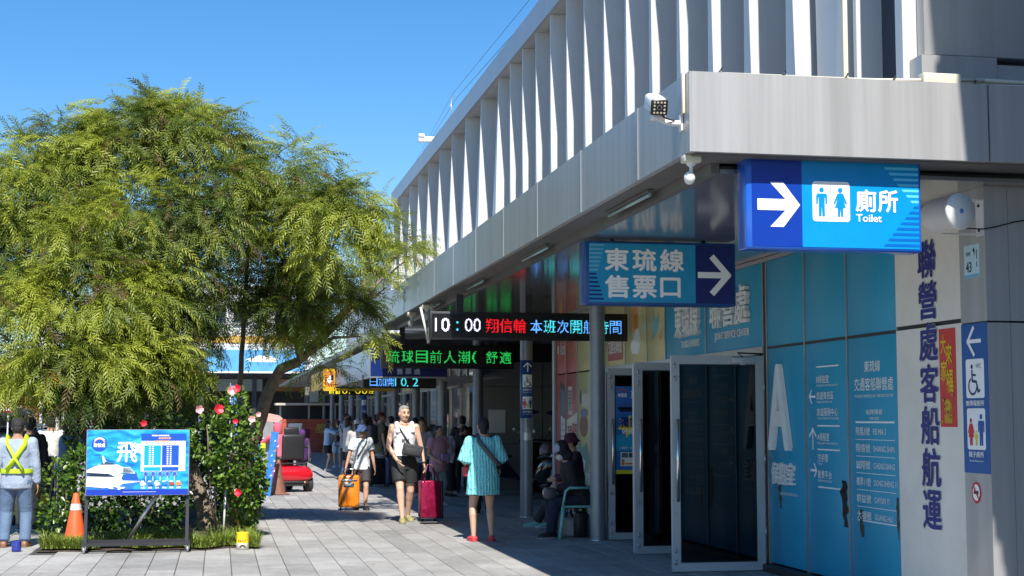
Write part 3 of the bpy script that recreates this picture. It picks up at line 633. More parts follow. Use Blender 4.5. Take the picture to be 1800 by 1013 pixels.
while y < 70:
    wd = (1.35, 1.0, 1.6)[k % 3]
    P_('shop_frame', M_CHROME if k < 4 else M_STEEL, (XW - .03, XW + .03, y, y + .09, 0, 3.1)); P_('shop_glass', M_GLASSD if k % 3 != 1 else mat('pale_shop_film', (.30, .36, .38), .2), (XW, XW + .02, y + .09, y + wd, 0, 3.1)); P_('shop_rail', M_STEEL, (XW - .02, XW + .03, y + .09, y + wd, 2.3, 2.36)); y += wd; k += 1
e, p = plate('vertical_shop_sign', 35.4, .9, .32, 1.7, mat('silver_sign', (.62, .62, .6), .3, .6), 'tall silver plate with navy blue characters beside the shop glass', 'sign', x=XW - .06, t=.02)
for i, ch in enumerate('中國公司'): text('lettering', ch, p, .04, 1.28 - i * .4, .3, M_NAVY, e, w=.24, bold=.02, off=.003)
e, p = plate('window_lettering', 40.5, 1.5, 2.2, .9, mat('pale_film', (.42, .5, .5), .3), 'pale window film with two rows of blue characters', 'sign', x=XW - .01, t=.006)
text('lettering', '東琉線', p, .3, .52, .28, ink('3a8ab8'), e, w=1.4, bold=.02, off=.003); text('lettering', '白沙尾', p, .2, .06, .36, ink('3a8ab8'), e, w=1.6, bold=.02, off=.003)
P_('shop_wall', M_YEL, (XW - .02, XW + .02, 39.5, 47, 2.37, 3.0)); P_('roof_far', M_SHUT, (2.9, 9.5, YE + .06, 76, 3.1, 3.2)); P_('back_wall', M_INT, (XW, 9.5, 76, 76.2, 0, 3.3)); P_('back_side', M_INT, (9.5, 9.6, 33, 76.2, 0, 3.2))
P_('upper_far_wall', M_FIN, (4.9, 12, 43.3, 60, 3.2, 6.4))
# unseen block out of frame right, added so its stepped edge shades the corner
nb = empty('shade_block', (0, 0, 0), 0, 'unseen tall grey block added to shade the canopy corner with its stepped edge', 'building')
mb = MB(); edge = []
pts_ = [(4.0, 5.42), (4.53, 5.333), (4.97, 5.254), (5.37, 5.19), (5.78, 5.115), (6.3, 4.96), (6.766, 4.80), (6.97, 4.766), (7.15, 4.741), (7.29, 4.724), (7.9, 4.72), (8.4, 4.88), (8.7, 4.846), (8.96, 4.816), (9.6, 4.78), (14, 4.78)]  # outline shaped so its shadow steps down the fascia and pillar
for (za, xa), (zb_, xb) in zip(pts_, pts_[1:]):
    n_ = max(1, int((zb_ - za) / .13)) if zb_ < 9.7 else 1
    for q in range(n_): mb.box(xa + (xb - xa) * q / n_, 9.5, 5.6, 6.6, za + (zb_ - za) * q / n_, za + (zb_ - za) * (q + 1) / n_)
mb.box(5.7, 9.5, 4.6, 6.6, 0, 4.0); mb.build('stepped_shade_wall', mat('grey_render', (.35, .34, .33), .8), nb)
mb = MB(); mb.box(6.5, 16, -6, 4.5, 0, 14); mb.build('wall', mat('grey_render', (.35, .34, .33), .8), nb)
for i in range(4):
    for k in range(3): mb = MB(); mb.box(7.3 + i * 2, 8.5 + i * 2, 4.5, 4.53, 5 + k * 3, 6.6 + k * 3); mb.build('window', M_GLASSD, nb)
# things on the roof far off
e = empty('roof_antenna', (9.09, 60, 8.1), 0, 'thin whip antenna rising above the far roof edge', 'antenna'); mb = MB(); mb.cyl((0, 0, 0), (0, 0, 5.2), .06, .06, 8); mb.cyl((0, 0, 5.2), (0, 0, 6.6), .03, .015, 6); mb.build('mast', M_STEEL, e)
mb = MB(); mb.cyl((0, 0, 4.7), (0, 0, 5.1), .16, n=8); mb.build('collar', M_WPL, e)
e = empty('floodlight_arm', (8.0, 60, 8.1), 0, 'pale horizontal floodlight arm sticking out above the far roof', 'floodlight'); mb = MB(); mb.cyl((1.0, 0, 0), (1.0, 0, 4.7), .06); mb.build('post', M_STEEL, e); mb = MB(); mb.rbox(-.25, 1.0, -.1, .1, 4.62, 4.85, r=.03); mb.rbox(-.25, 0, -.15, .15, 4.8, 4.95, r=.04); mb.build('lamp_head', M_WPL, e)
# ------------------------------------------------------------ hanging signs
def lightbox(name, x0, x1, y, z0, z1, dep, lab, body, group=None):
    e = empty(name, (x0, y, z0), 0, lab, 'sign', group)
    mb = MB(); mb.rbox(0, x1 - x0, 0, dep, 0, z1 - z0, r=.018, seg=3); mb.build('case', body, e); return e
B_NAVY = ink('123a9a', .18); B_CY = ink('0c8ccc', .18); B_EDGE = mat('blue_sign_case', '1d58b8', .2, coat=.3, var=.05)
e = lightbox('toilet_sign', 3.47, 4.745, 9.61, 2.705, 3.345, .18, 'bright blue toilet sign with white arrow under the front canopy corner', B_EDGE)
W_, H_ = 1.275, .64; p = front(0, -.0015, 0); D = Draw(p, e); i_ = .022
D.rect(i_ + .02, i_, .40, H_ - i_, B_NAVY, 1); D.rect(.40, i_, W_ - i_, H_ - i_, B_CY, 1)
for k in range(15):
    z0 = H_ - i_ - .03 - k * .038; t_ = abs(k - 7) / 7; x0 = 1.0 + .22 * (1 - t_)
    D.poly([(x0, z0), (x0 + (.012 if k < 7 else -.012), z0 - .018), (W_ - i_, z0 - .018), (W_ - i_, z0)], ink('5cc4e8' if k < 7 else '0c63b8', .2), 2, 'stripe')
D.poly([(.08, .345), (.28, .345), (.17, .46), (.265, .46), (.385, .307), (.265, .155), (.17, .155), (.28, .268), (.08, .268)], WHT, 2, 'arrow')
D.rrect(.475, .20, .745, .475, .022, WHT, 2); D.man(.54, .235, .20, B_CY, 4); D.woman(.675, .235, .20, B_CY, 4); D.rect(.604, .225, .608, .45, B_CY, 4); D.done()
text('lettering', '廁', p, .79, .275, .15, WHT, e, w=.145, bold=.022, off=.005); text('lettering', '所', p, .955, .275, .15, WHT, e, w=.14, bold=.022, off=.005)
text('lettering', 'Toilet', p, .79, .205, .05, WHT, e, w=.185, bold=.02, off=.005)
e = lightbox('ticket_window_sign', 3.34, 4.83, 13.68, 2.63, 3.235, .22, 'blue ticket window sign with six white characters and an arrow', mat('dull_blue_case', '1a4a86', .3))
p = front(0, -.0015, 0); D = Draw(p, e); B2 = ink('2396c2', .3); B3 = ink('10246a', .3)
D.rect(.045, .025, 1.085, .58, B2, 1); D.rect(1.085, .025, 1.465, .58, B3, 1)
for k in range(14):
    z0 = .57 - k * .039; D.poly([(.045, z0), (.19 - k * .0095 if k < 7 else .10 + (k - 6) * .012, z0), (.19 - k * .0095 if k < 7 else .10 + (k - 6) * .012, z0 - .017), (.045, z0 - .017)], ink('6db6d6' if k < 7 else '15307a', .3), 2, 'stripe')
D.arrow(1.275, .295, .30, .058, WHT, 0, 2, .56); D.done()
for r_, s_ in enumerate(('東琉線', '售票口')):
    for k, ch in enumerate(s_): text('lettering', ch, p, .20 + k * .27, .325 - r_ * .255 + (.01 if ch == '口' else 0), .205 if ch != '口' else .18, WHT, e, w=.225 if ch != '口' else .19, bold=.028, off=.005)
mb = MB(); mb.cyl((.3, .1, .6), (.3, .1, .64), .02); mb.cyl((1.2, .1, .6), (1.2, .1, .64), .02); mb.build('hanger', M_DARKM, e)
M_LEDB = mat('led_panel_black', (.008, .008, .009), .3)
def E_(name, h, s): return mat(name, h, .5, emit=s, var=0)
def ledbox(x0, x1, y, z0, z1, lab, hang):
    e = empty('led_display', (x0, y, z0), 0, lab, 'LED display', 'scrolling LED displays under the canopy')
    mb = MB(); mb.rbox(0, x1 - x0, .012, .14, 0, z1 - z0, r=.008); mb.build('case', M_BLACK, e)
    mb = MB(); mb.box(.03, x1 - x0 - .03, .008, .0118, .03, z1 - z0 - .03); mb.build('face', M_LEDB, e)
    for h in hang:
        mb = MB(); mb.box(h - .05, h + .05, .06, .09, z1 - z0, ZS - z0 + .0); mb.build('hanger', M_DARKM, e)
    return e, front(0, .004, 0)
e, p = ledbox(2.78, 5.55, 20.2, 2.63, 3.01, 'long LED display showing 10:00 in white with red and cyan characters', (.42, 1.38, 2.3))
WH = E_('led_white', 'e8e4ff', 1.0); RD = E_('led_red', 'ff1828', .7); CYN = E_('led_cyan', '50e0f0', .8); GR = E_('led_green', '30e868', .5); YL = E_('led_yellow', 'f0e020', .8); LB = E_('led_blue', '60a8ff', 1.0)
led('led_characters', '10', p, .07, .11, .18, WH, e, w=.2); led('led_characters', ':', p, .36, .12, .13, CYN, e); led('led_characters', '00', p, .48, .11, .18, WH, e, w=.22)
for k, ch in enumerate('翔信輪'): led('led_characters', ch, p, .77 + k * .193, .10, .19, RD, e, w=.172)
for k, ch in enumerate('本班次開航時間'): led('led_characters', ch, p, 1.39 + k * .187, .10, .18, CYN if k % 2 else LB, e, w=.165)
e, p = ledbox(2.93, 5.44, 27.9, 2.49, 2.93, 'LED display with a row of green characters below the canopy end', (.4, 2.1))
for k, ch in enumerate('琉球目前人潮(舒適'): led('led_characters', ch, p, .12 + k * .265, .10, .23, GR, e, w=.22 if ch != '(' else .09)
e, p = ledbox(2.82, 4.32, 30.4, 2.17, 2.44, 'narrow LED display with pale blue characters under the navy box', ())
for k, ch in enumerate('日加開10.2'): led('led_characters', ch, p, (.15 + k * .17) if k < 4 else (.66 + (k - 3) * .12), .04 if ch != '.' else .03, .17 if ch != '.' else .03, LB if k < 3 else CYN, e, w={'.': .03, '1': .025}.get(ch, .11 if k > 2 else .15))
e, p = ledbox(2.57, 3.92, 39.1, 2.16, 2.36, 'small LED display with yellow characters below the yellow box', ())
for k, ch in enumerate('前10:00班'): led('led_characters', ch, p, .2 + k * .17, .03, .14, YL, e, w=.13 if ch != ':' else .03)
# ticket office canopy boxes
e = empty('ticket_office_fascia', (2.85, 29.2, 2.37), 0, 'navy ticket office fascia box running back along the walkway', 'fascia box'); NV = ink('0f2a66', .3)
mb = MB(); mb.box(0, 1.5, 0, .1, 0, .56); mb.build('front_board', NV, e)
mb = MB(); mb.box(0, .06, .101, 4.2, 0, .55); mb.box(0, .06, 4.24, 8.6, 0, .55); mb.build('side_board', mat('pale_blue_board', (.24, .30, .45), .3, .2), e)
mb = MB(); mb.box(.0, 1.5, -.012, .11, -.025, 0); mb.box(-.012, .07, .11, 8.6, -.025, -.001); mb.box(-.014, .012, -.014, .0, 0, .56); mb.build('trim', M_STEEL, e)
mb = MB(); mb.box(.061, 2.7, .101, 8.6, .0, .02); mb.build('underside', M_SHUT, e)
for k, ch in enumerate('售票處'): text('lettering', ch, front(0, 0, 0), .52 + k * .17, .045, .11, mat('grey_letter', (.7, .7, .7), .4), e, w=.12, bold=.02, off=.003)
e = empty('yellow_fascia', (2.56, 38.2, 2.31), 0, 'yellow framed fascia box with white emblem beyond the navy one', 'fascia box'); YB = mat('yellow_board', 'd8a520', .4)
mb = MB(); mb.box(0, .3, 0, .1, 0, .5); mb.box(0, 1.8, 0, .12, -.06, -.001); mb.build('frame', YB, e); mb = MB(); mb.box(0, .06, .101, 5, 0, .46); mb.build('side_board', YB, e)
D = Draw(front(0, 0, 0), e); D.rect(.04, .05, .28, .44, ink('b8742c'), 1); D.disc(.16, .2, .07, WHT, 2); D.disc(.2, .28, .05, WHT, 3); D.rect(.19, .2, .25, .34, ink('101010'), 4); D.done()
# sign wrapped round the second column
e = empty('column_toilet_sign', (4.82, 23.68, 1.57), 0, 'blue toilet sign wrapped round the second column under the LED display', 'sign', )
mb = MB(); mb.lathe([(.1005, 0), (.103, 0), (.103, .92), (.1005, .92)], (0, 0, 0), 28); SB2 = ink('1c4f88', .4); mb.build('band', SB2, e)
p = Cy(0, 0, 0, .103); D = Draw(p, e); D.arrow(0, .81, .14, .02, WHT, 90, 1, .45); D.rect(-.085, .49, .085, .69, WHT, 1); D.wheel(0, .5, .16, ink('10355f'), 2); D.rect(-.085, .14, .085, .34, WHT, 1)
D.woman(-.05, .155, .15, ink('d02030'), 2); D.man(.045, .155, .16, ink('1a50a0'), 2); D.man(0, .155, .08, ink('e0d020'), 2); D.done()
text('lettering', '無障礙廁所', p, -.08, .43, .035, WHT, e, w=.16, off=.003); text('lettering', '親子廁所', p, -.08, .08, .035, WHT, e, w=.16, off=.003)
text('lettering', 'Accessible Toilet', p, -.08, .40, .014, WHT, e, w=.16, off=.003); text('lettering', 'Family Restroom', p, -.08, .05, .014, WHT, e, w=.16, off=.003)
e = empty('column_sticker', (4.82, 23.68, 1.22), 0, 'torn silver sticker on the second column below the blue band', 'sticker'); D = Draw(Cy(0, 0, 0, .1015), e); D.rect(-.07, 0, .06, .12, mat('silver_sticker', (.5, .52, .54), .3, .5), 1); D.rect(-.03, .13, .04, .2, mat('torn_tape', (.35, .36, .37), .3, .4), 1); D.done()
e = empty('far_column_sign', (4.82, 51.4, 1.5), 0, 'blue toilet sign wrapped round a far column above the queue', 'sign'); mb = MB(); mb.lathe([(.1005, 0), (.104, 0), (.104, 1.05), (.1005, 1.05)], (0, 0, 0), 16); mb.build('band', SB2, e)
D = Draw(Cy(0, 0, 0, .104), e); D.arrow(0, .92, .14, .02, WHT, 90, 1, .45); D.rect(-.08, .5, .08, .68, WHT, 1); D.wheel(0, .51, .15, ink('10355f'), 2); D.arrow(0, .3, .12, .02, WHT, 0, 1, .45); D.done()
# ------------------------------------------------------------ cameras, speaker, conduit
e = empty('security_camera', (XF, 9.62, 3.56), 0, 'white bullet security camera on bracket at the canopy corner', 'camera')
Mx = Matrix.Translation((-.19, -.03, .10)) @ Matrix.Rotation(R(-4), 4, 'Z') @ Matrix.Rotation(R(20), 4, 'X')
mb = MB(); mb.rbox(-.055, .055, -.10, .15, -.05, .06, r=.028, seg=3, M=Mx); mb.build('housing', M_WPL, e)
mb = MB(); mb.rbox(-.057, .057, -.11, -.092, -.055, .05, r=.012, M=Mx); mb.build('front_plate', M_BLACK, e)
pl_ = Pl(Mx @ Vector((0, -.1105, -.003)), Mx.to_3x3() @ Vector((1, 0, 0)), Mx.to_3x3() @ Vector((0, 0, 1))); D = Draw(pl_, e); LD = mat('infrared_lamp', (.55, .5, .36), .3)
for a in (-.034, -.012, .012, .034):
    for b in (-.034, -.012, .012, .034):
        if abs(a) > .02 or abs(b) > .02: D.disc(a, b, .007, LD, 2, 'lamp')
D.disc(0, 0, .017, M_STEEL, 1, 'lens_ring'); D.disc(0, 0, .013, mat('lens', (.02, .02, .025), .05), 2, 'lens'); D.done()
mb = MB(); mb.rbox(-.22, -.13, -.06, .03, -.0, .035, r=.01); mb.tube([(-.17, -.02, .01), (-.12, -.01, -.01), (-.07, .0, -.015), (-.015, 0, -.015)], [.016, .018, .02, .022], 8); mb.rbox(-.016, 0, -.03, .03, -.07, .05, r=.006); mb.build('bracket', M_WPL, e)
mb = MB(); mb.tube([(-.17, -.07, .05), (-.15, -.07, .01), (-.1, -.04, 0), (-.06, -.02, 0)], .005, 6); mb.build('cable', M_BLACK, e)
e = empty('cable_trunking', (XF - .001, 9.56, 3.57), 0, 'ivory vertical cable trunking on the canopy corner above the camera bracket', 'trunking'); mb = MB(); mb.rbox(-.02, 0, -.02, .02, .03, .31, r=.004); mb.build('cover', M_IVORY, e)
def dome(x, y, z, lab, s=1.):
    e = empty('sensor_camera', (x, y, z), 0, lab, 'camera'); mb = MB(); mb.rbox(-.06 * s, .06 * s, -.05 * s, .05 * s, -.05 * s, 0, r=.008); mb.build('junction_box', M_IVORY, e)
    mb = MB(); mb.lathe([(.035 * s, -.05 * s), (.03 * s, -.065 * s), (.012 * s, -.08 * s), (.012 * s, -.12 * s)], n=12); mb.build('stem', M_WPL, e)
    mb = MB(); mb.ball((-.015 * s, -.01 * s, -.155 * s), (.038 * s, .045 * s, .045 * s), 14); mb.build('head', M_WPL, e); return e
dome(3.09, 9.62, 3.33, 'small white camera hanging from ivory box at the near canopy corner')
dome(3.10, 22.9, 3.3, 'small camera on a white drop pole above the long LED display end', 1.2); dome(3.08, 24.6, 3.3, 'farther small white camera under the canopy edge beside the long LED display', 1.2)
e = empty('drop_pole', (3.08, 22.7, 2.7), 0, 'slanting white V shaped drop poles at the left end of the long LED display', 'pole'); mb = MB(); mb.cyl((.08, 0, .6), (.02, 0, 0), .022); mb.cyl((-.1, 0, .55), (.02, 0, .02), .018); mb.build('tubes', M_WPL, e)
e = empty('loudspeaker', (5.10, 9.72, 3.02), 0, 'white cylindrical loudspeaker bracketed to the corner pillar', 'loudspeaker')
Mx = Matrix.Rotation(R(14), 4, 'Z'); mb = MB(); mb.lathe([(.0, 0), (.128, 0), (.13, -.012), (.13, -.03), (.12, -.036), (.118, -.28), (.1, -.31), (0, -.31)], n=32, M=Mx @ Matrix.Rotation(R(90), 4, 'X')); mb.build('body', M_WPL, e)
mb = MB(); mb.lathe([(0, .004), (.017, .004), (.017, 0)], n=14, M=Mx @ Matrix.Rotation(R(90), 4, 'X')); mb.build('badge', ink('5a8ab0'), e)
mb = MB(); mb.box(.31, .319, .27, .38, -.13, .13); mb.box(.0, .31, .29, .31, .118, .13); mb.box(.0, .31, .29, .31, -.13, -.118); mb.build('bracket', M_WPL, e)
mb = MB(); [mb.cyl((.302, .33, z), (.312, .33, z), .012, n=8) for z in (-.09, .09)]; mb.build('bolt', M_BLACK, e)
e = empty('speaker_cable', (5.2, 9.9, 2.9), 0, 'thin dark cable sagging from the speaker to the beige box', 'cable'); mb = MB(); mb.tube([(.05, .06, .03), (.2, .07, .03), (.3, .06, .05), (.45, .07, .09), (.62, .07, .115)], .005, 6); mb.build('wire', M_BLACK, e)
e = empty('junction_box', (5.82, 9.93, 2.98), 0, 'beige square junction box on the shaded pillar face', 'junction box'); mb = MB(); mb.rbox(0, .2, 0, .058, 0, .12, r=.008); mb.build('box', mat('beige_plastic', (.42, .33, .17), .5), e)
e = empty('canopy_conduit', (3.2, 9.56, ZT), 0, 'pale conduits and ivory box lying along the front canopy top', 'conduit')
mb = MB(); mb.tube([(-.1, -.03, -.005), (1.2, -.03, .012), (2.0, -.02, .05)], .012, 8); mb.tube([(.05, 0, .01), (1.8, 0, .015), (2.0, 0, .05), (3.6, 0, .03)], .016, 8); mb.tube([(1.4, .02, .0), (1.9, .02, .03), (3.6, .02, .05)], .014, 8); mb.tube([(2.05, -.01, .0), (2.3, -.02, .0), (4.2, -.02, -.0)], .026, 8); mb.build('pipe', M_IVORY, e)
mb = MB(); mb.rbox(1.52, 1.80, -.08, .02, -.005, .07, r=.006); mb.build('box', M_IVORY, e)
mb = MB(); [mb.tube([(x, -.05, .0), (x + .02, -.055, .03), (x + .04, -.02, .05)], .006, 5) for x in (.05, .5, .95, 1.3, 1.9)]; mb.build('cable_tie', M_BLACK, e)
e = empty('guy_wire', (5.1, 14, 8.0), 0, 'two thin guy wires running above the roof edge to the left', 'wire'); mb = MB(); mb.tube([(-.1, 5, .1), (.5, 22, 1.4), (1.2, 36, 2.0)], .005, 4); mb.tube([(-.2, 5, .3), (.4, 22, 1.5), (1.2, 36, 2.05)], .004, 4); mb.build('strand', M_DARKM, e)
# ------------------------------------------------------------ ferry notice board on casters
e = empty('ferry_notice_board', (-1.515, 18.38, 0), 1.2, 'wheeled steel stand with bright blue ferry timetable board', 'notice board')
W_ = 1.175; mb = MB(); s_ = .02
for x in (.01, W_ - .01):
    mb.box(x - s_, x + s_, .0, .04, .10, 1.42); mb.add(*(lambda q: (q.v, q.f))(MB().box(-.018, .018, -.018, .018, 0, .62, Matrix.Translation((x - .0, -.06, .1)) @ Matrix.Rotation(R(-8), 4, 'X'))))
mb.box(-.03, W_ + .03, -.12, -.085, .085, .125); mb.box(-.03, W_ + .03, .11, .145, .085, .125); mb.box(-.03, W_ + .03, .0, .03, .12, .15)
for x in (-.03, W_): mb.box(x, x + .03, -.084, .109, .088, .122)
mb.build('frame', M_DARKM, e)
mb = MB(); mb.cyl((.84, .05, .72), (.48, .26, .12), .02); mb.build('strut', M_STEEL, e)
for x, y in ((0, -.1), (W_, -.1), (0, .13), (W_, .13)):
    mb = MB(); mb.cyl((x - .012, y, .04), (x + .012, y, .04), .038, n=16); mb.build('caster', M_STEEL, e); mb = MB(); mb.box(x - .02, x - .014, y - .02, y + .02, .04, .087); mb.box(x + .014, x + .02, y - .02, y + .02, .04, .087); mb.build('caster_fork', M_CHROME, e)
mb = MB(); mb.box(0, W_, -.045, -.02, .665, 1.435); bd = mb.build('board', M_STEEL, e)
def seam():
    m = bpy.data.materials.new('sea_print'); m.use_nodes = True; t = m.node_tree; n = t.nodes; L = t.links.new; b = n['Principled BSDF']; tc = n.new('ShaderNodeTexCoord'); mp = n.new('ShaderNodeMapping'); mp.inputs['Scale'].default_value = (2.5, 1, 7); mp.inputs['Rotation'].default_value = (0, R(24), 0)
    nz = n.new('ShaderNodeTexNoise'); nz.inputs['Scale'].default_value = 1.6; nz.inputs['Detail'].default_value = 7; nz.inputs['Distortion'].default_value = .8; L(tc.outputs['Object'], mp.inputs[0]); L(mp.outputs[0], nz.inputs['Vector'])
    cr = n.new('ShaderNodeValToRGB'); e_ = cr.color_ramp.elements; e_[0].position = .36; e_[0].color = (.004, .12, .42, 1); e_[1].position = .68; e_[1].color = (.06, .52, .78, 1); x = cr.color_ramp.elements.new(.5); x.color = (.008, .30, .68, 1); L(nz.outputs[0], cr.inputs[0]); L(cr.outputs[0], b.inputs[0]); b.inputs['Roughness'].default_value = .3; return m
SEA = seam(); p = front(0, -.0452, .665); D = Draw(p, e); D.rect(.006, .006, W_ - .006, .764, SEA, 1, 'sea_print')
WB, NB, CB = ink('f4f6f8'), ink('1450b0'), ink('10a0d8')
D.disc(.145, .60, .088, NB, 2); D.arc(.145, .60, .062, 20, 160, .012, ink('e8b0a0'), 3); D.arc(.145, .60, .074, 40, 140, .008, WB, 3)
D.poly([(0.006, .02), (.006, .16), (.14, .09), (.38, .10), (.60, .18), (.5, .06), (.3, .02)], ink('2a70c0'), 2)
hull = [(.01, .30), (.05, .315), (.26, .30), (.42, .245), (.58, .245), (.61, .155), (.42, .14), (.2, .135), (.01, .19)]
D.poly(hull, WB, 3, 'boat_print'); D.poly([(.42, .243), (.57, .27), (.605, .17), (.42, .175), (.40, .2)], ink('1a56b0'), 4, 'boat_print'); D.poly([(.01, .27), (.26, .255), (.34, .215), (.01, .225)], ink('28405c'), 4, 'boat_print')
D.poly([(.03, .31), (.14, .36), (.36, .36), (.42, .33), (.50, .33), (.56, .255), (.3, .27), (.06, .30)], ink('e6edf2'), 5, 'boat_print'); D.poly([(.42, .325), (.50, .325), (.545, .265), (.41, .26)], ink('8a98a0'), 6, 'boat_print'); D.poly([(.16, .36), (.18, .385), (.31, .38), (.32, .36)], ink('3a4a58'), 6, 'boat_print'); D.line([(.2, .38), (.185, .46), (.22, .40)], .014, WB, 6, 'boat_print')
for k in range(9): D.poly([(.05 + k * .023, .262 - k * .0012), (.067 + k * .023, .261 - k * .0012), (.067 + k * .023, .232 - k * .0006), (.05 + k * .023, .233 - k * .0006)], ink('10202e'), 7, 'boat_print')
for k in range(6): D.poly([(.43 + k * .018, .318 - k * .008), (.443 + k * .018, .314 - k * .008), (.44 + k * .018, .275), (.425 + k * .018, .275)], ink('5a6a74'), 8, 'boat_print')
D.line([(.01, .215), (.2, .20), (.42, .165), (.60, .165)], .006, ink('9fb4c8'), 7, 'boat_print'); D.line([(.06, .345), (.13, .355)], .006, ink('50606c'), 7, 'boat_print'); D.line([(.02, .33), (.02, .30)], .004, ink('50606c'), 7, 'boat_print')
rr_ = random.Random(3)
for k in range(26): x_ = rr_.uniform(.01, .40); y_ = .155 - x_ * .14 + rr_.uniform(-.035, .02); D.poly([(x_, y_), (x_ + .03, y_ + .012), (x_ + .05, y_ + .004), (x_ + .03, y_ - .01)], ink('eef4fa'), 7, 'foam_print')
for k in range(10): x_ = rr_.uniform(.03, .55); y_ = rr_.uniform(.40, .50) - x_ * .06; D.poly([(x_, y_), (x_ + .05, y_ + .012), (x_ + .09, y_ - .004), (x_ + .04, y_ - .006)], ink('1a78b8'), 2, 'wave_print')
D.poly([(.006, .19), (.15, .15), (.42, .14), (.38, .11), (.2, .09), (.006, .11)], WB, 4)
D.rect(.62, .69 - .05, 1.14, .72, NB, 2); D.rect(.62, .28, 1.13, .635, ink('f2f5f8'), 2); D.rect(.655, .35, .85, .585, CB, 3); D.rect(.86, .35, 1.055, .585, NB, 3); D.rect(.655, .285, .85, .33, CB, 3); D.rect(.86, .285, 1.055, .33, NB, 3)
for k in range(10):
    z = .36 + k * .0225
    for x in (.71, .745, .915, .95): D.rect(x, z, x + .02, z + .011, WB, 4, 'timetable_mark')
D.rect(.77, .628, .95, .64, ink('e8a060'), 3)
for k in range(6): D.rect(.67 + k * .065, .597, .70 + k * .065, .607, ink('556070'), 3, 'timetable_mark')
for k in range(5):
    x = .68 + k * .082; D.disc(x, .25, .028, ink('b8aab0'), 3); D.disc(x, .25, .023, ink('2a5fb0'), 4); D.line([(x, .22), (x, .17)], .006, WB, 3)
for k in range(6):
    D.g = 5000 + k; x = .645 + k * .082; D.poly([(x - .03, .155), (x + .03, .15), (x + .038, .12), (x - .02, .11)], ink(('f0f0f0', '3a62a8', 'e8eef4', '2a78c8', 'a04838', 'e08848')[k]), 4, 'boat_print'); D.rect(x - .02, .155, x + .015, .17, WB, 4, 'boat_print')
D.g = None; D.rect(.006, .006, W_ - .006, .07, ink('1438a8'), 2); D.rect(.42, .04, .80, .043, WB, 3); D.done()
text('lettering', '聯營處', p, .08, .565, .045, WB, e, w=.13, bold=.02, off=.006); text('lettering', '飛', p, .345, .39, .23, WB, e, w=.23, bold=.015, off=.006); text('lettering', '馬', p, .55, .49, .11, WB, e, w=.075, bold=.015, off=.006)
text('lettering', '東琉線交通客船聯營處', p, .085, .028, .03, WB, e, w=.29, bold=.02, off=.006); text('lettering', 'www.tungliu.com.tw', p, .80, .03, .028, WB, e, w=.3, bold=.02, off=.006)
text('lettering', '東琉線交通客船聯營處', p, .74, .69, .018, WB, e, w=.2, bold=.02, off=.0065); text('lettering', '航班時刻表', p, .82, .655, .026, ink('f0a878'), e, w=.14, bold=.02, off=.0065)
for k, s_ in enumerate(('飛馬', '群益', '觀光', '翔信', '東昇', '誠翔')): text('lettering', s_, p, .625 + k * .082, .078, .022, WB, e, w=.045, bold=.02, off=.007)
# ------------------------------------------------------------ cones, cans, planks, poles
M_OR = mat('orange_plastic', (.75, .12, .03), .45, var=.15, dirt=.15); M_BR = mat('faded_brown_plastic', (.22, .09, .06), .6, var=.25, dirt=.4)
def cone(x, y, s, m, lab, band=True, dull=False):
    e = empty('traffic_cone', (x, y, 0), random.uniform(-20, 20), lab, 'traffic cone', 'traffic cones on the paving')
    mb = MB(); mb.rbox(-.19 * s, .19 * s, -.19 * s, .19 * s, 0, .035 * s, r=.012 * s); mb.build('base', M_DARKM if not dull else m, e)
    mb = MB(); mb.lathe([(.155 * s, .03 * s), (.15 * s, .06 * s), (.036 * s, .70 * s), (.028 * s, .715 * s), (.02 * s, .70 * s)], n=28); mb.build('cone', m, e)
    if band: mb = MB(); mb.lathe([(.078 * s, .49 * s), (.0625 * s, .575 * s)], n=28); mb.build('reflective_band', mat('reflective_white', (.62, .6, .58), .35), e)
cone(-1.70, 19.25, .92, M_OR, 'orange traffic cone with white band left of the ferry board'); cone(1.22, 31.6, 1.0, M_BR, 'faded brown traffic cone behind the blue plank near the scooter', False, True); cone(.92, 37.6, .95, M_OR, 'small orange traffic cone far behind the hibiscus bush', False, True)
def can(x, y, r, h, cols, lab, s_):
    e = empty('paint_can', (x, y, 0), 0, lab, 'paint can'); mb = MB(); mb.lathe([(0, .002), (r, .002), (r, h * .4)], n=24); mb.build('body', cols[0], e); mb = MB(); mb.lathe([(r + .0005, h * .4), (r + .0005, h * .97), (r + .003, h), (r - .006, h), (r - .006, h * .9), (0, h * .9)], n=24); mb.build('upper_label', cols[1], e)
    mb = MB(); [mb.lathe([(r, z), (r + .003, z + .003), (r, z + .006)], n=24) for z in (h * .55, h * .75)]; mb.build('rib', cols[1], e)
    text('lettering', s_, Cy(0, 0, 0, r + .002), -r * .7, h * .45, h * .16, mat('dark_print', (.05, .04, .02), .5), e, w=r * 1.3, off=.002)
    if r > .065: D = Draw(Cy(0, 0, 0, r + .001), e); D.arc(0, h * .12, .03, 20, 160, .018, mat('dark_print', (.05, .04, .02), .5), 1); D.done()
can(.30, 18.52, .075, .205, (mat('can_white', (.7, .68, .55), .4), mat('can_yellow', (.85, .62, .02), .35)), 'yellow and white paint can on the grass edge', 'PAINT')
can(-2.32, 18.75, .055, .12, (mat('can_blue', (.03, .05, .35), .35), mat('can_blue', (.03, .05, .35), .35)), 'small dark blue tin at the feet of the vest wearer', 'ABC')
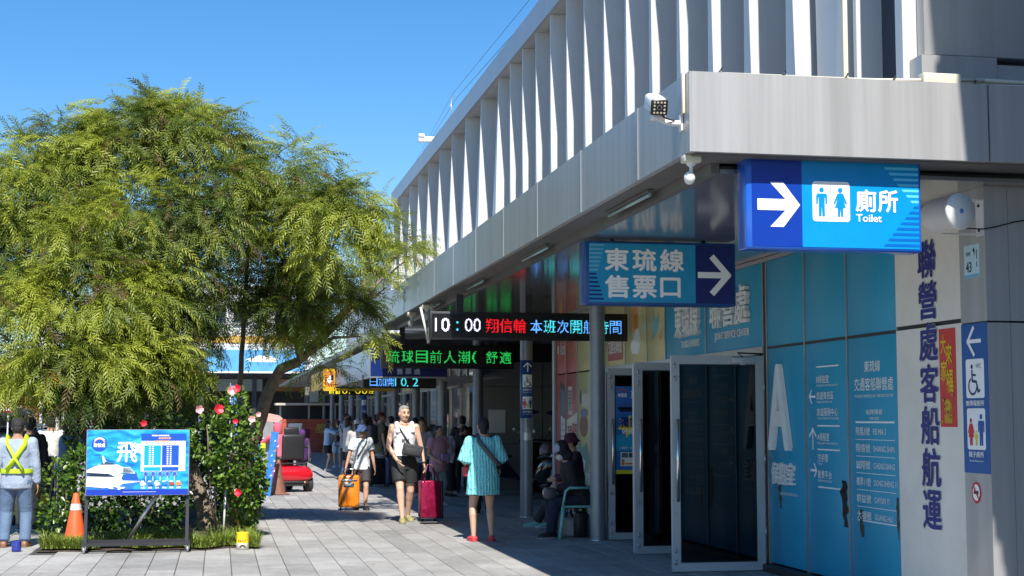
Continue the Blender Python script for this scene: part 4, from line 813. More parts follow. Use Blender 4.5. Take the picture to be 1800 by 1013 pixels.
def plank(x, y, rz, lab, h=1.35, w_=.22, tilt=10):
    e = empty('blue_plank', (x, y, 0), rz, lab, 'sign board', 'blue painted boards leaning on the walkway'); Mx = Matrix.Rotation(R(tilt), 4, 'Y')
    mb = MB(); mb.box(-w_ / 2, w_ / 2, -.02, .02, .0, h, Mx); mb.build('board', mat('worn_blue_paint', (.03, .20, .55), .5, var=.3, vscale=14, dirt=.4), e)
    p_ = Pl(Mx @ Vector((-w_ / 2, -.021, 0)), Mx @ Vector((1, 0, 0)), Mx @ Vector((0, 0, 1)))
    D = Draw(p_, e)
    for k in range(9): D.poly([(.03 + (k * .05) % .12, .3 + k * .1), (.08 + (k * .05) % .12, .31 + k * .1), (.07 + (k * .05) % .12, .35 + k * .1)], mat('chipped_paint', (.6, .25, .2) if k % 3 == 0 else (.6, .62, .64), .6), 1, 'paint_chip')
    D.done()
plank(.96, 31.0, 0, 'tall worn blue board leaning against the brown cone', 1.30, .15, 7); plank(.78, 37.0, 0, 'short blue board leaning by the far orange cone', .95, .2, 14)
for i, (x0, y0, x1, y1, z1, r, m, lab) in enumerate(((.22, 20.6, .05, 20.6, .85, .022, M_STEEL, 'grey metal pole leaning behind the paint can'), (.08, 20.3, .1, 20.3, .66, .014, M_WPL, 'short white metal rod standing beside the tree trunk'), (.30, 20.4, .18, 20.4, .68, .013, mat('yellow_rod', (.5, .33, .05), .5), 'yellow rod leaning in the grass beside the white rod'))):
    e = empty('leaning_pole', (x0, y0, 0), 0, lab, 'pole'); mb = MB(); mb.cyl((0, 0, 0), (x1 - x0, y1 - y0, z1), r, n=8); mb.build('rod', m, e)
# ------------------------------------------------------------ vegetation
def leaf_instances(N, T, TF, pos, M, scale, tint):
    """T (k,3) template verts, TF (f,4); pos (N,3), M (N,3,3), tint (N,3)"""
    V = np.einsum('nij,kj->nki', M, T) * scale[:, None, None] + pos[:, None, :]
    F = TF[None] + (np.arange(N) * len(T))[:, None, None]
    return V.reshape(-1, 3), F.reshape(-1, TF.shape[1]), np.repeat(tint, len(T), 0)
def spray(droop, L=.42, n=20, leaf=.098, wd=.0155, seed=0):
    r = np.random.default_rng(seed); V = []; F = []; P = []
    for i in range(n + 1):
        s = i / n; a = .35 - droop * (s ** .8); P.append((s, a))
    pts = [np.zeros(3)]
    for s, a in P[1:]: pts.append(pts[-1] + np.array([math.cos(a), 0, math.sin(a)]) * L / n)
    pts = np.array(pts)
    for i in range(0, n, 6):                           # stem as a thin strip
        a, b = pts[i], pts[min(i + 6, n)]; k = len(V); V += [a + [0, -.002, 0], a + [0, .002, 0], b + [0, .002, 0], b + [0, -.002, 0]]; F.append((k, k + 1, k + 2, k + 3))
    for i in range(2, n + 1):
        d = pts[i] - pts[i - 1]; d /= np.linalg.norm(d); sd_ = np.array([0, 1 if i % 2 else -1, 0.]); up = np.cross(d, [0, 1, 0])
        dr = d * (.62 + .3 * i / n) + sd_ * .75 + up * r.uniform(-.35, .25); dr /= np.linalg.norm(dr); q = np.cross(dr, up + sd_ * .3); q /= np.linalg.norm(q)
        l = leaf * r.uniform(.7, 1.15) * (1 - .35 * i / n); c = pts[i]; bend = np.array([0, 0, -.18 * l]); k = len(V)
        V += [c, c + dr * l * .4 + q * wd / 2, c + dr * l + bend, c + dr * l * .4 - q * wd / 2]; F.append((k, k + 1, k + 2, k + 3))
    return np.array(V), np.array(F)
SPR = [spray(d, seed=i, L=l) for i, (d, l) in enumerate(((.7, .38), (1.2, .45), (1.8, .5), (2.2, .5)))]
def frames(dirs, roll):
    z = np.array([0, 0, 1.]); x = dirs.copy(); x[:, 2] *= .25; x /= np.linalg.norm(x, axis=1, keepdims=True) + 1e-9
    y = np.cross(z, x); y /= np.linalg.norm(y, axis=1, keepdims=True) + 1e-9; zz = np.cross(x, y); M = np.stack([x, y, zz], 2)
    c, s = np.cos(roll), np.sin(roll); Rr = np.zeros((len(roll), 3, 3)); Rr[:, 0, 0] = 1; Rr[:, 1, 1] = c; Rr[:, 1, 2] = -s; Rr[:, 2, 1] = s; Rr[:, 2, 2] = c
    return M @ Rr
M_LEAF = leafmat('feathery_leaf', gloss=.5, transl=.44)
def crown(name, lobes, parent, base, dens=1.0):
    VV, FF, TT = [], [], []; off = 0
    for (x, y, z, rx, ry, rz, dn, tone) in lobes:
        N = int(dens * dn * 760 * (rx * ry + rx * rz + ry * rz) / .9)
        d = rng.normal(size=(N, 3)); d /= np.linalg.norm(d, axis=1, keepdims=True); d[:, 2] = np.where(d[:, 2] < -.3, -d[:, 2] * .6, d[:, 2]); rad = rng.uniform(.5, 1.0, N) ** .7
        # clumps: keep points where a coarse noise is high
        P = d * rad[:, None] * [rx, ry, rz] + [x, y, z]
        cl = np.array([noise.noise(Vector(p * 2.6)) for p in P]); keep = cl > -.13 + rng.uniform(-.12, .12, N); P, d = P[keep], d[keep]; N = len(P); cl = cl[keep]
        P = P - np.array(base)
        sel = rng.integers(0, 4, N); sel = np.where(d[:, 2] > .55, np.minimum(sel, 1), np.where(d[:, 2] < .0, np.maximum(sel, 2), sel))
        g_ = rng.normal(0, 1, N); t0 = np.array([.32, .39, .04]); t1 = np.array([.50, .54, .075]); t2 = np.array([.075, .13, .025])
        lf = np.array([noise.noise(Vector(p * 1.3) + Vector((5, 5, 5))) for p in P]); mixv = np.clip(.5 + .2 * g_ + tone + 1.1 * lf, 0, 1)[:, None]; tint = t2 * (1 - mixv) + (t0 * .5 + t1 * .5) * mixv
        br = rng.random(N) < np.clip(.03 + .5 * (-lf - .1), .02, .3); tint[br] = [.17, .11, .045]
        dd = d + rng.normal(0, .35, (N, 3)); Mt = frames(dd, rng.normal(0, .6, N)); scl = rng.uniform(.5, 1.3, N)
        for k in range(4):
            q = sel == k
            if not q.any(): continue
            V, F, T = leaf_instances(q.sum(), SPR[k][0], SPR[k][1], P[q], Mt[q], scl[q], tint[q]); VV.append(V); FF.append(F + off); TT.append(T); off += len(V)
    return npmesh(name, np.concatenate(VV), np.concatenate(FF), M_LEAF, parent, np.concatenate(TT))
M_BARK = mat('rough_bark', (.20, .155, .11), .9, var=.35, vscale=12, bump=.9, bscale=30, dirt=.3)
def limb(mb, pts, r0, r1, n=9, wob=.03):
    P = []; m = len(pts); k = 6
    for i in range(m - 1):
        a, b = Vector(pts[i]), Vector(pts[i + 1])
        for q in range(k if i < m - 2 else k + 1):
            s = q / k; p = a.lerp(b, s); P.append(p + Vector((noise.noise(p * 3), noise.noise(p * 3 + Vector((9, 0, 0))), 0)) * wob)
    mb.tube(P, [r0 + (r1 - r0) * i / (len(P) - 1) for i in range(len(P))], n)
# px -> metres at 21.5 m : x = (px-385)*.00811, z = 1.57+(735-py)*.0081
def LB_(px, py, rx, ry, y=21.6, dn=1, tone=0, dep=None): return (px and (px - 385) * .00811 * y / 21.5, y, 1.57 + (735 - py) * .00811 * y / 21.5, rx * .0081, dep or rx * .0081 * .9, ry * .0081, dn, tone)
tA = empty('willow_tree', (-.09, 21.5, 0), 0, 'large feathery willow like tree with leaning trunk behind the ferry board', 'tree')
bx = Vector((-.09, 21.5, 0)); mb = MB()
tr = [(0, -.5, -.05), (-.12, -.35, .45), (-.36, .1, 1.05), (-.66, .15, 1.55), (-.95, .2, 2.1)]
limb(mb, tr, .12, .07, 12); mb.build('trunk', M_BARK, tA)
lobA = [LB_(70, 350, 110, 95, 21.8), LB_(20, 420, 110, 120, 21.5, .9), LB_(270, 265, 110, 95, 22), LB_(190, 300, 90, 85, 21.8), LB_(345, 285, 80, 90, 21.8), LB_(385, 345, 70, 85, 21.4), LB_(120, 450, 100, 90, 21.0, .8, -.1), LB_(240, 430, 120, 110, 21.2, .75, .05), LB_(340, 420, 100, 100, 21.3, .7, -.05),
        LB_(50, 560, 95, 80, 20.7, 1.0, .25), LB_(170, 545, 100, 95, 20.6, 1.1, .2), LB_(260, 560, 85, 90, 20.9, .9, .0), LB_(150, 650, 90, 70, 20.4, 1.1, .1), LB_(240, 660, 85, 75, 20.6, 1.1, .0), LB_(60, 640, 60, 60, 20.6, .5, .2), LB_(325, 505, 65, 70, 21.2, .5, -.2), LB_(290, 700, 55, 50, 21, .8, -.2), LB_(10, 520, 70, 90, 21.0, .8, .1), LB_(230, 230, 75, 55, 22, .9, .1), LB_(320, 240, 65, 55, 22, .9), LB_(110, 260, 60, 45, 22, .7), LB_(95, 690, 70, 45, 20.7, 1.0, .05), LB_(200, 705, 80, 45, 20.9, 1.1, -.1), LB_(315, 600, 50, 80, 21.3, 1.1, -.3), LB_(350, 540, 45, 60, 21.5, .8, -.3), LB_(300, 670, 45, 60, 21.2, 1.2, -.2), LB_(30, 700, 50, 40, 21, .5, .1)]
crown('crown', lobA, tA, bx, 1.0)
for k, l in enumerate(lobA[:15]):
    mb = MB(); c = Vector(l[:3]) - bx; s = Vector(tr[4 if k % 2 else 3]); mid = s.lerp(c, .5) + Vector((random.uniform(-.2, .2), 0, .25)); limb(mb, [s, mid, c + Vector((0, 0, l[5] * .3))], .05, .012, 7, .06)
    for q in range(7):
        a = mid.lerp(c, random.uniform(.1, 1.0)); mb.tube([a, a + Vector((random.uniform(-.4, .4), random.uniform(-.3, .3), random.uniform(.0, .4))), a + Vector((random.uniform(-.7, .7), random.uniform(-.5, .5), random.uniform(-.3, .5)))], [.012, .008, .004], 5)
    mb.build('limb', M_BARK, tA)
tB = empty('willow_tree', (.30, 22.9, 0), 0, 'smaller feathery tree leaning right whose bare bent trunk crosses the walkway', 'tree'); bx = Vector((.30, 22.9, 0))
mb = MB(); trB = [(0, 0, -.05), (.05, 0, .8), (.3, 0, 1.55), (.42, 0, 1.95), (.60, 0, 2.3), (.87, 0, 2.42)]
limb(mb, trB, .12, .075, 12, .015); mb.build('trunk', M_BARK, tB)
mb = MB(); limb(mb, [(.02, .1, .5), (.0, .1, 1.8), (.05, .1, 3.2), (.1, 0, 4.2)], .05, .025, 8, .03); mb.build('limb', M_BARK, tB)
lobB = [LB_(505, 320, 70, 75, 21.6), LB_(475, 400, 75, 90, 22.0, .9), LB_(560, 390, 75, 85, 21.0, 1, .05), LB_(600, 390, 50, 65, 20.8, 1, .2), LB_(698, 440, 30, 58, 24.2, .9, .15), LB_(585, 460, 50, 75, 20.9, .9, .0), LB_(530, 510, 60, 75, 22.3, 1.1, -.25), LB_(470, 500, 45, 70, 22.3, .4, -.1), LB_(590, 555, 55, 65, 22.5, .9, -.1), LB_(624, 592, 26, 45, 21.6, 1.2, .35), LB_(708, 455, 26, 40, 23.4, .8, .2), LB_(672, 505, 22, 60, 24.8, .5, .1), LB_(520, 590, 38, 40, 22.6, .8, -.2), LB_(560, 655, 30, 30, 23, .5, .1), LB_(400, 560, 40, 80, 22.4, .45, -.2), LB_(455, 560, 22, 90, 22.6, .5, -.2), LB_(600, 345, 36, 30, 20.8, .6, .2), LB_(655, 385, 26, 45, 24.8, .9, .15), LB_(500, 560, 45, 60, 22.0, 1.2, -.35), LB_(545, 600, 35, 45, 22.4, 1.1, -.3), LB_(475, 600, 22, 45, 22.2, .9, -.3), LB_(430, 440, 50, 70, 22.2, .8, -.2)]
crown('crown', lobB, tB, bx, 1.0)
for k, l in enumerate(lobB[:13]):
    mb = MB(); c = Vector(l[:3]) - bx; s = Vector(trB[5]) if k != 7 else Vector((.05, .1, 3)); 
    if c.x < .4: s = Vector((.05, .1, 3.2))
    mid = s.lerp(c, .55) + Vector((random.uniform(-.1, .1), 0, .15)); limb(mb, [s, mid, c], .045, .01, 7, .05)
    for q in range(3):
        a = mid.lerp(c, random.uniform(.1, .9)); mb.tube([a, a + Vector((random.uniform(-.3, .3), random.uniform(-.3, .3), random.uniform(-.1, .3))), a + Vector((random.uniform(-.5, .5), random.uniform(-.4, .4), random.uniform(-.4, .4)))], [.01, .007, .003], 5)
    mb.build('limb', M_BARK, tB)
# broad leaved bushes
bl = np.array([[0, 0, 0], [.35, .30, .05], [.75, .24, .02], [1, 0, -.1], [.75, -.24, .02], [.35, -.30, .05], [.4, 0, -.04]]); bf = np.array([[0, 6, 1, 1], [1, 6, 2, 2], [2, 6, 3, 3], [3, 6, 4, 4], [4, 6, 5, 5], [5, 6, 0, 0]])[:, :3]
M_HL = leafmat('hibiscus_leaf', gloss=.3, transl=.3)
def bush(name, base, lobes, lab, cat='bush', size=.075, dens=1.0, tone=(.04, .10, .012), tone2=(.19, .30, .04)):
    t = empty(name, base, 0, lab, cat); VV, FF, TT = [], [], []; off = 0; mb = MB()
    for x, y, z, rx, ry, rz in lobes:
        N = int(dens * 1500 * (rx * ry + rx * rz + ry * rz)); d = rng.normal(size=(N, 3)); d /= np.linalg.norm(d, axis=1, keepdims=True); rad = rng.uniform(.45, 1, N) ** .6
        P = d * rad[:, None] * [rx, ry, rz] + [x, y, z]; keep = np.array([noise.noise(Vector(p * 3.5)) for p in P]) > -.2; keep &= P[:, 2] > .05; P, d = P[keep] - np.array(base), d[keep]; N = len(P)
        dd = d * .6 + rng.normal(0, .5, (N, 3)); dd[:, 1] -= .2; X = dd / np.linalg.norm(dd, axis=1, keepdims=True); up = rng.normal(0, .5, (N, 3)) + [0, -.5, .8]
        Y = np.cross(up, X); Y /= np.linalg.norm(Y, axis=1, keepdims=True); Z = np.cross(X, Y); M = np.stack([X, Y, Z], 2); m_ = rng.random(N)[:, None] ** 1.6
        V, F, T = leaf_instances(N, bl, bf, P, M, size * rng.uniform(.6, 1.25, N), np.array(tone) * (1 - m_) + np.array(tone2) * m_); VV.append(V); FF.append(F + off); TT.append(T); off += len(V)
        for _ in range(2): a = Vector((x + random.uniform(-.3, .3) * rx, y, z)) - Vector(base); b_ = Vector((a.x * .5, a.y * .5, 0)); mb.tube([b_, b_.lerp(a, .5) + Vector((random.uniform(-.05, .05), 0, 0)), a + Vector((0, 0, rz * .6))], [.009, .007, .004], 5)
    npmesh('foliage', np.concatenate(VV), np.concatenate(FF), M_HL, t, np.concatenate(TT), 3); mb.build('stems', M_BARK, t); return t
hb = bush('hibiscus_bush', (.15, 20.6, 0), [(.24, 20.3, .98, .36, .42, .50), (.20, 20.3, 1.42, .32, .4, .34), (-.12, 20.2, 1.28, .26, .35, .32), (.36, 20.4, .75, .28, .4, .42), (.22, 20.5, 1.78, .16, .2, .2), (.3, 20.6, .42, .28, .3, .35), (.0, 22.3, .55, .5, .4, .5)], 'flowering hibiscus bush with pink and red blooms right of the ferry board', dens=1.1)
bush('dark_shrub', (-1.0, 20.4, 0), [(-1.1, 20.2, .5, .7, .5, .55), (-.78, 20.3, .6, .42, .5, .6), (-1.55, 20.2, .75, .45, .5, .6), (-.9, 20.5, 1.2, .7, .5, .5), (-.35, 22.3, 1.1, .55, .5, .6), (-1.6, 20.6, 1.3, .4, .5, .3)], 'dark leafy shrub filling the bed behind the ferry board', tone=(.018, .05, .008), tone2=(.06, .12, .02), dens=.95)
bush('leafy_shrub', (-1.95, 19.9, 0), [(-1.95, 19.75, .62, .30, .3, .45), (-1.7, 19.9, .9, .3, .3, .35), (-2.0, 19.8, .3, .2, .3, .25)], 'light green shrub between the vest wearer and the orange cone', size=.07)
bush('low_shrub', (.1, 25.5, 0), [(-.1, 25.3, .6, .8, .8, .6), (.35, 24.6, .3, .35, .9, .3), (.5, 26.6, .45, .35, .9, .4), (.15, 24.3, 1.2, .35, .5, .5), (-.6, 25, 1.3, .7, .8, .5)], 'dark low shrub at the far end of the planting bed', tone=(.015, .04, .01), tone2=(.05, .10, .02), dens=.8)
# flowers
pet = MB()
for k in range(5):
    a = 2 * math.pi * k / 5; M = Matrix.Rotation(a, 4, 'Y') @ Matrix.Rotation(R(20), 4, 'X')
    pet.add([M @ Vector(q) for q in ((0, 0, 0), (-.024, -.008, .03), (-.02, -.018, .055), (0, -.014, .062), (.02, -.018, .055), (.024, -.008, .03))], [(0, 1, 2, 3), (0, 3, 4, 5)], True)
for nm, cols in (('red', (.75, .02, .05)), ('pink', (.8, .38, .40))):
    me = pet.mesh('petals'); me.materials.append(mat('petal_' + nm, cols, .5, var=.15)); 
    for x, y, z, s in (((.235, 20.0, 1.95, 1.05), (-.02, 19.85, 1.68, 1.3), (.27, 19.8, .62, 1.0), (.21, 19.95, 1.53, .7), (-.95, 20.0, 1.50, .8)) if nm == 'red' else ((.14, 20.0, 1.92, 1.25), (-.26, 19.85, 1.68, 1.1), (.42, 20.0, 1.55, .9), (.5, 20.1, 1.62, .7))):
        o = bpy.data.objects.new('flower', me); COL.objects.link(o); o.parent = hb; o.location = Vector((x, y, z)) - hb.location; o.scale = (s, s, s); o.rotation_euler = (R(random.uniform(-30, 10)), R(random.uniform(0, 70)), R(random.uniform(-40, 40)))
# grass
def grass(name, N, fx, hgt, lab, tone):
    P = np.array([fx() for _ in range(N)]); a = rng.uniform(0, 2 * np.pi, N); l = hgt * rng.uniform(.3, 1.5, N) * (.55 + .9 * np.array([abs(noise.noise(Vector((p[0] * 5, p[1] * 5, 1)))) for p in P])) ; bw = .0045; ln = rng.uniform(.3, 1.3, N) * l
    dx, dy = np.cos(a), np.sin(a); sx, sy = -dy * bw, dx * bw; Z = np.zeros(N)
    v0 = np.stack([P[:, 0] - sx, P[:, 1] - sy, P[:, 2]], 1); v1 = np.stack([P[:, 0] + sx, P[:, 1] + sy, P[:, 2]], 1)
    m = P + np.stack([dx * ln * .35, dy * ln * .35, l * .65], 1); t = P + np.stack([dx * ln, dy * ln, l * .85], 1); s2 = np.stack([sx, sy, Z], 1) * .8
    V = np.stack([v0, v1, m + s2, m - s2, t], 1).reshape(-1, 3); k = np.arange(N) * 5
    F = np.concatenate([np.stack([k, k + 1, k + 2], 1), np.stack([k, k + 2, k + 3], 1), np.stack([k + 3, k + 2, k + 4], 1)]); mx = rng.random((N, 1))
    T = np.array(tone[0]) * (1 - mx) + np.array(tone[1]) * mx
    o = npmesh(name, V, F, leafmat('grass_blade', gloss=.5, transl=.3), None, np.repeat(T, 5, 0), 3); return tag(o, lab, 'grass', kind='stuff')
def gp():
    while True:
        if random.random() < .75: x = random.uniform(-2.05, .5); y = 18.70 + .34 * noise.noise(Vector((x * 3, 0, 0))) + abs(random.gauss(0, .28))
        else: x, y = .42 - abs(random.gauss(0, .15)) + .08, random.uniform(18.6, 26)
        if noise.noise(Vector((x * 2.2, y * 2, 3))) > -.28 and y < 27: return x, y, .03
grass('grass', 12000, gp, .16, 'short green grass along the front of the planting bed', ((.10, .16, .02), (.34, .42, .07)))
def gp2():
    c = random.choice(((-1.05, 19.0), (-.7, 18.95), (-.5, 18.9), (-1.3, 19.1), (.0, 19.2), (-.85, 18.95))); return c[0] + random.gauss(0, .07), c[1] + random.gauss(0, .08), .03
grass('tall_weeds', 1500, gp2, .24, 'taller weeds behind the legs of the ferry board', ((.07, .12, .02), (.20, .27, .05)))
# ------------------------------------------------------------ far things
def slats():
    e = empty('slatted_building', (-5.7, 45, 0), 0, 'low building clad with orange wooden slats beyond the car', 'building')
    mb = MB(); mb.box(-6, 1.2, .1, 6, -.1, 3.3); mb.build('wall', mat('dark_wall', (.09, .05, .035), .7), e)
    M_W = mat('orange_wood_slat', (.42, .17, .05), .6, var=.25, vscale=6)
    for k in range(22): x = .32 + k * .042; mb = MB(); mb.box(x, x + .024, -.02, .04, .1, 3.5); mb.build('slat', M_W, e)
    for k in range(12): x = -.62 + k * .078; mb = MB(); mb.box(x, x + .03, -.02, .04, .1, 3.1); mb.build('slat', M_W, e)
    mb = MB(); mb.box(.24, .31, -.04, .06, 0, 3.3); mb.build('post', M_W, e)
    mb = MB(); [mb.box(-3, .2, .05, .09, z, z + .08) for z in (1.5, 1.85, 2.2, 2.55)]; mb.box(-4, -.6, -.05, .09, 1.1, 1.75); mb.build('ledge', M_WPL, e); 
slats()
e = empty('no_parking_sign', (-3.5, 26, 0), 0, 'small red sign with white characters on a post by the car', 'sign'); mb = MB(); mb.box(0, .17, 0, .01, 1.66, 1.85); mb.build('plate', ink('c01c1c'), e); mb = MB(); mb.cyl((.09, .02, 0), (.09, .02, 1.8), .015); mb.build('post', M_STEEL, e)
p = front(0, 0, 0); [text('lettering', s_, p, .02, z, .06, WHT, e, w=.13, bold=.02, off=.002) for s_, z in (('拖紅', 1.77), ('吊線', 1.685))]
e = empty('street_pole', (-4.95, 44.6, 0), 0, 'white street pole with small sign panel at the far left', 'pole'); mb = MB(); mb.cyl((0, 0, 0), (0, 0, 4.2), .05); mb.build('shaft', M_WPL, e); mb = MB(); mb.box(-.28, .1, -.05, -.03, 2.5, 2.95); mb.build('panel', M_WPL, e)
e = empty('arched_post', (-4.0, 41, 0), 0, 'white curved pipe arch beside the orange slats', 'pipe'); mb = MB(); mb.tube([(0, 0, 0), (0, 0, 2.4), (-.1, 0, 2.75), (-.35, 0, 2.9), (-.9, 0, 2.86)], .035); mb.build('tube', M_WPL, e)
e = empty('yellow_signal', (-3.85, 38, 0), 0, 'pair of yellow boxes on a pole behind the tree', 'signal'); mb = MB(); mb.cyl((0, .1, 0), (0, .1, 3.6), .04); mb.build('pole', M_WPL, e); mb = MB(); mb.rbox(-.1, .1, -.08, .08, 2.2, 2.62, r=.02); mb.rbox(-.13, .05, -.08, .08, 1.75, 2.1, r=.02); mb.build('box', mat('signal_yellow', (.75, .36, .02), .5), e)
e = empty('sea_banner', (-1.5, 75, 0), 0, 'wide blue banner printed with a white boat behind the trees', 'banner')
mb = MB(); mb.box(0, 5.6, 0, .1, 3.85, 5.05); SP = mat('banner_sea', (.10, .36, .68), .5, var=.3, vscale=1); mb.build('sheet', SP, e)
mb = MB(); mb.box(-.1, 5.6, -.02, .12, 5.06, 5.22); mb.box(-.1, 5.6, -.02, .12, 3.76, 3.84); mb.build('frame', M_WPL, e); mb = MB(); mb.box(-.1, 5.6, -.05, .3, 5.23, 5.58); mb.build('cornice', mat('ochre_paint', (.55, .33, .06), .6), e)
D = Draw(front(0, 0, 0), e); D.poly([(2.75, 4.42), (3.0, 4.5), (3.4, 4.62), (3.9, 4.6), (4.3, 4.45), (4.2, 4.3), (3.0, 4.32)], WHT, 2, 'boat_print'); D.poly([(0, 4.9), (5.6, 4.9), (5.6, 5.05), (0, 5.05)], ink('c8d8e4'), 2); D.done()
e = empty('food_hall', (-9, 76, 0), 0, 'dark open fronted food hall under the sea banner', 'building')
mb = MB(); mb.box(-6, 15, 6, 6.2, 0, 3.8); mb.box(-6, 15, .5, 6, 3.6, 3.8); mb.box(-6, -5.8, .5, 6, 0, 3.7); mb.build('wall', mat('dim_wall', (.05, .045, .04), .8), e)
for k in range(8): mb = MB(); mb.box(-5 + k * 2.6, -4.8 + k * 2.6, .4, .6, 0, 3.6); mb.build('post', M_STEEL if k % 2 else M_DARKM, e)
for k in range(5): mb = MB(); mb.box(1 + k * 2.6, 3.3 + k * 2.6, .5, .56, 2.9, 3.5); mb.build('sign_panel', ink(('3a5a50', '6a2a2a', '2a4a7a', '7a7a6a', '8a5a20')[k]), e)
mb = MB(); mb.box(12.2, 15, -.6, .4, 2.05, 2.3); mb.build('awning', mat('pale_awning', (.5, .45, .38), .7), e)
e = empty('red_plank_counter', (2.62, 70, 0), 0, 'red wooden plank wall with white and gold characters at the walkway end', 'counter')
M_RP = mat('red_painted_plank', (.40, .085, .045), .6, var=.2, vscale=5)
for k in range(9): mb = MB(); mb.box(0, 3.0, -.02, .03, k * .17, k * .17 + .158); mb.build('plank', M_RP, e)
mb = MB(); mb.box(0, 3, .031, 1.2, 0, 1.5); mb.build('core', M_INT, e)
mb = MB(); mb.box(-.1, 3, -.3, 1.6, 2.15, 2.25); mb.build('roof_sheet', mat('pale_tin', (.5, .46, .4), .6, dirt=.3), e); [P_('post', M_STEEL, (x, x + .08, .2, .28, 1.5, 2.15), parent=e) for x in (.1, 1.4, 2.6)]
mb = MB(); mb.box(0, 3, 1.5, 1.55, 0, 2.2); mb.build('back', M_INT, e)
text('raised_letter', '馬', front(0, -.02, 0), .42, .82, .48, M_LET, e, w=.75, bold=.05, depth=.04, off=.004); text('raised_letter', '泰', front(0, -.02, 0), 1.75, .86, .46, mat('gold_letter', (.45, .32, .08), .35, .4), e, w=.62, bold=.03, depth=.04, off=.004)
mb = MB(); mb.box(1.5, 1.9, .6, .9, 2.3, 4); mb.build('white_post', M_WPL, e)
e = empty('grey_tarp_screen', (1.75, 62, 0), 0, 'grey tarpaulin screen left of the red plank wall', 'screen'); mb = MB(); mb.box(-.0, .75, 0, .08, 0, 1.45); mb.build('sheet', mat('grey_tarp', (.25, .25, .25), .7, var=.2), e)
e = empty('pink_arrow_sign', (1.75, 61, 1.45), 0, 'faded pink arrow shaped sign above the grey screen', 'sign'); mb = MB(); mb.add([(0, -.03, 0), (.55, -.03, -.05), (.75, -.03, .1), (.6, -.03, .22), (0, -.03, .35), (0, .03, 0), (.55, .03, -.05), (.75, .03, .1), (.6, .03, .22), (0, .03, .35)], [(0, 1, 2, 3, 4), (9, 8, 7, 6, 5), (0, 5, 6, 1), (1, 6, 7, 2), (2, 7, 8, 3), (3, 8, 9, 4), (4, 9, 5, 0)]); mb.build('plate', mat('faded_pink', (.62, .33, .30), .6, dirt=.2), e); mb = MB(); mb.cyl((.4, .05, -1.45), (.4, .05, .1), .02); mb.build('post', M_STEEL, e)
e = empty('blue_flag', (.22, 30, 1.2), 0, 'narrow blue and white cloth banner glimpsed behind the hibiscus', 'banner'); mb = MB(); mb.box(0, .22, 0, .01, 0, 1.0); mb.build('cloth', mat('blue_white_cloth', (.08, .25, .65), .7, var=.5, vscale=12), e); mb = MB(); mb.cyl((-.01, 0, -1.2), (-.01, 0, 1.05), .012); mb.build('pole', M_STEEL, e)
e = empty('white_apartment', (-4.4, 120, 0), 0, 'white apartment block with rows of windows far behind the trees', 'building'); mb = MB(); mb.box(0, 11.5, 0, 9, 0, 12.0); mb.build('wall', mat('white_render', (.62, .62, .62), .8, dirt=.15), e)
for i in range(7):
    for k in range(3): x, z = .6 + i * 1.6, 3.2 + k * 2.9; mb = MB(); mb.box(x, x + 1.0, -.06, .02, z, z + 1.4); o = mb.build('window', M_GLASSD, e); mb = MB(); mb.box(x - .1, x + 1.1, -.2, -.061, z - .15, z); mb.build('window_ledge', M_SHUT, o)
# small vehicles
def wheel(mb, mr, c, r, w_, n=20):
    mb.lathe([(r * .55, -w_ / 2), (r * .9, -w_ / 2), (r, -w_ / 3), (r, w_ / 3), (r * .9, w_ / 2), (r * .55, w_ / 2)], c, n, Matrix.Rotation(R(90), 4, 'Y')); mr.lathe([(0, -w_ * .3), (r * .56, -w_ * .42), (r * .56, w_ * .42), (0, w_ * .3)], c, n, Matrix.Rotation(R(90), 4, 'Y'))
def wheels(par, L):
    for c, r, w_ in L:
        a, b = MB(), MB(); wheel(a, b, (0, 0, 0), r, w_); o = a.build('wheel', mat('rubber', (.025, .025, .025), .75, dirt=.2), par); o.location = c; b.build('rim', M_STEEL, o)
# mobility scooter, seen from behind (front points +Y)
e = empty('mobility_scooter', (1.53, 32.7, 0), 13, 'red mobility scooter with tall black seat seen from behind', 'mobility scooter')
e.scale = (1.25, 1.12, 1.1)
wheels(e, [((-.27, 0, .155), .155, .12), ((.30, 0, .155), .155, .12), ((-.2, .95, .14), .14, .1), ((.2, .95, .14), .14, .1)])
REDP = mat('red_gloss_paint', (.5, .01, .02), .15, coat=.8, var=.04)
mb = MB(); mb.loft([((0, -.2, .30), (.26, 0, 0), (0, 0, .07)), ((0, -.17, .33), (.34, 0, 0), (0, 0, .13)), ((0, 0, .37), (.36, 0, 0), (0, 0, .15)), ((0, .2, .35), (.30, 0, 0), (0, 0, .14)), ((0, .3, .28), (.22, 0, 0), (0, 0, .07))], 20, p=2.8); mb.rbox(-.24, .24, .25, .95, .16, .22, r=.03)
mb.loft([((0, .85, .2), (.24, 0, 0), (0, .12, 0)), ((0, .9, .5), (.2, 0, 0), (0, .1, 0)), ((0, .82, .85), (.12, 0, 0), (0, .07, 0)), ((0, .75, .98), (.1, 0, 0), (0, .06, 0))], 16); mb.build('body', REDP, e)
mb = MB(); mb.rbox(-.27, .27, -.22, -.19, .17, .22, r=.01); mb.rbox(-.2, .2, -.2, .9, .12, .16, r=.01); mb.build('chassis', M_DARKM, e)
mb = MB(); [mb.ball((x, -.2, .19), .028, 10) for x in (-.19, .19)]; mb.build('tail_lamp', mat('amber_lens', (.5, .3, .12), .2), e)
mb = MB(); mb.rbox(-.22, .22, .0, .42, .60, .68, r=.03); mb.rbox(-.20, .20, -.10, -.02, .62, 1.12, r=.045, seg=3, M=Matrix.Rotation(R(4), 4, 'X')); mb.rbox(-.13, .13, -.02, .05, 1.05, 1.25, r=.04, seg=3); mb.build('seat', mat('black_vinyl', (.02, .02, .022), .45), e)
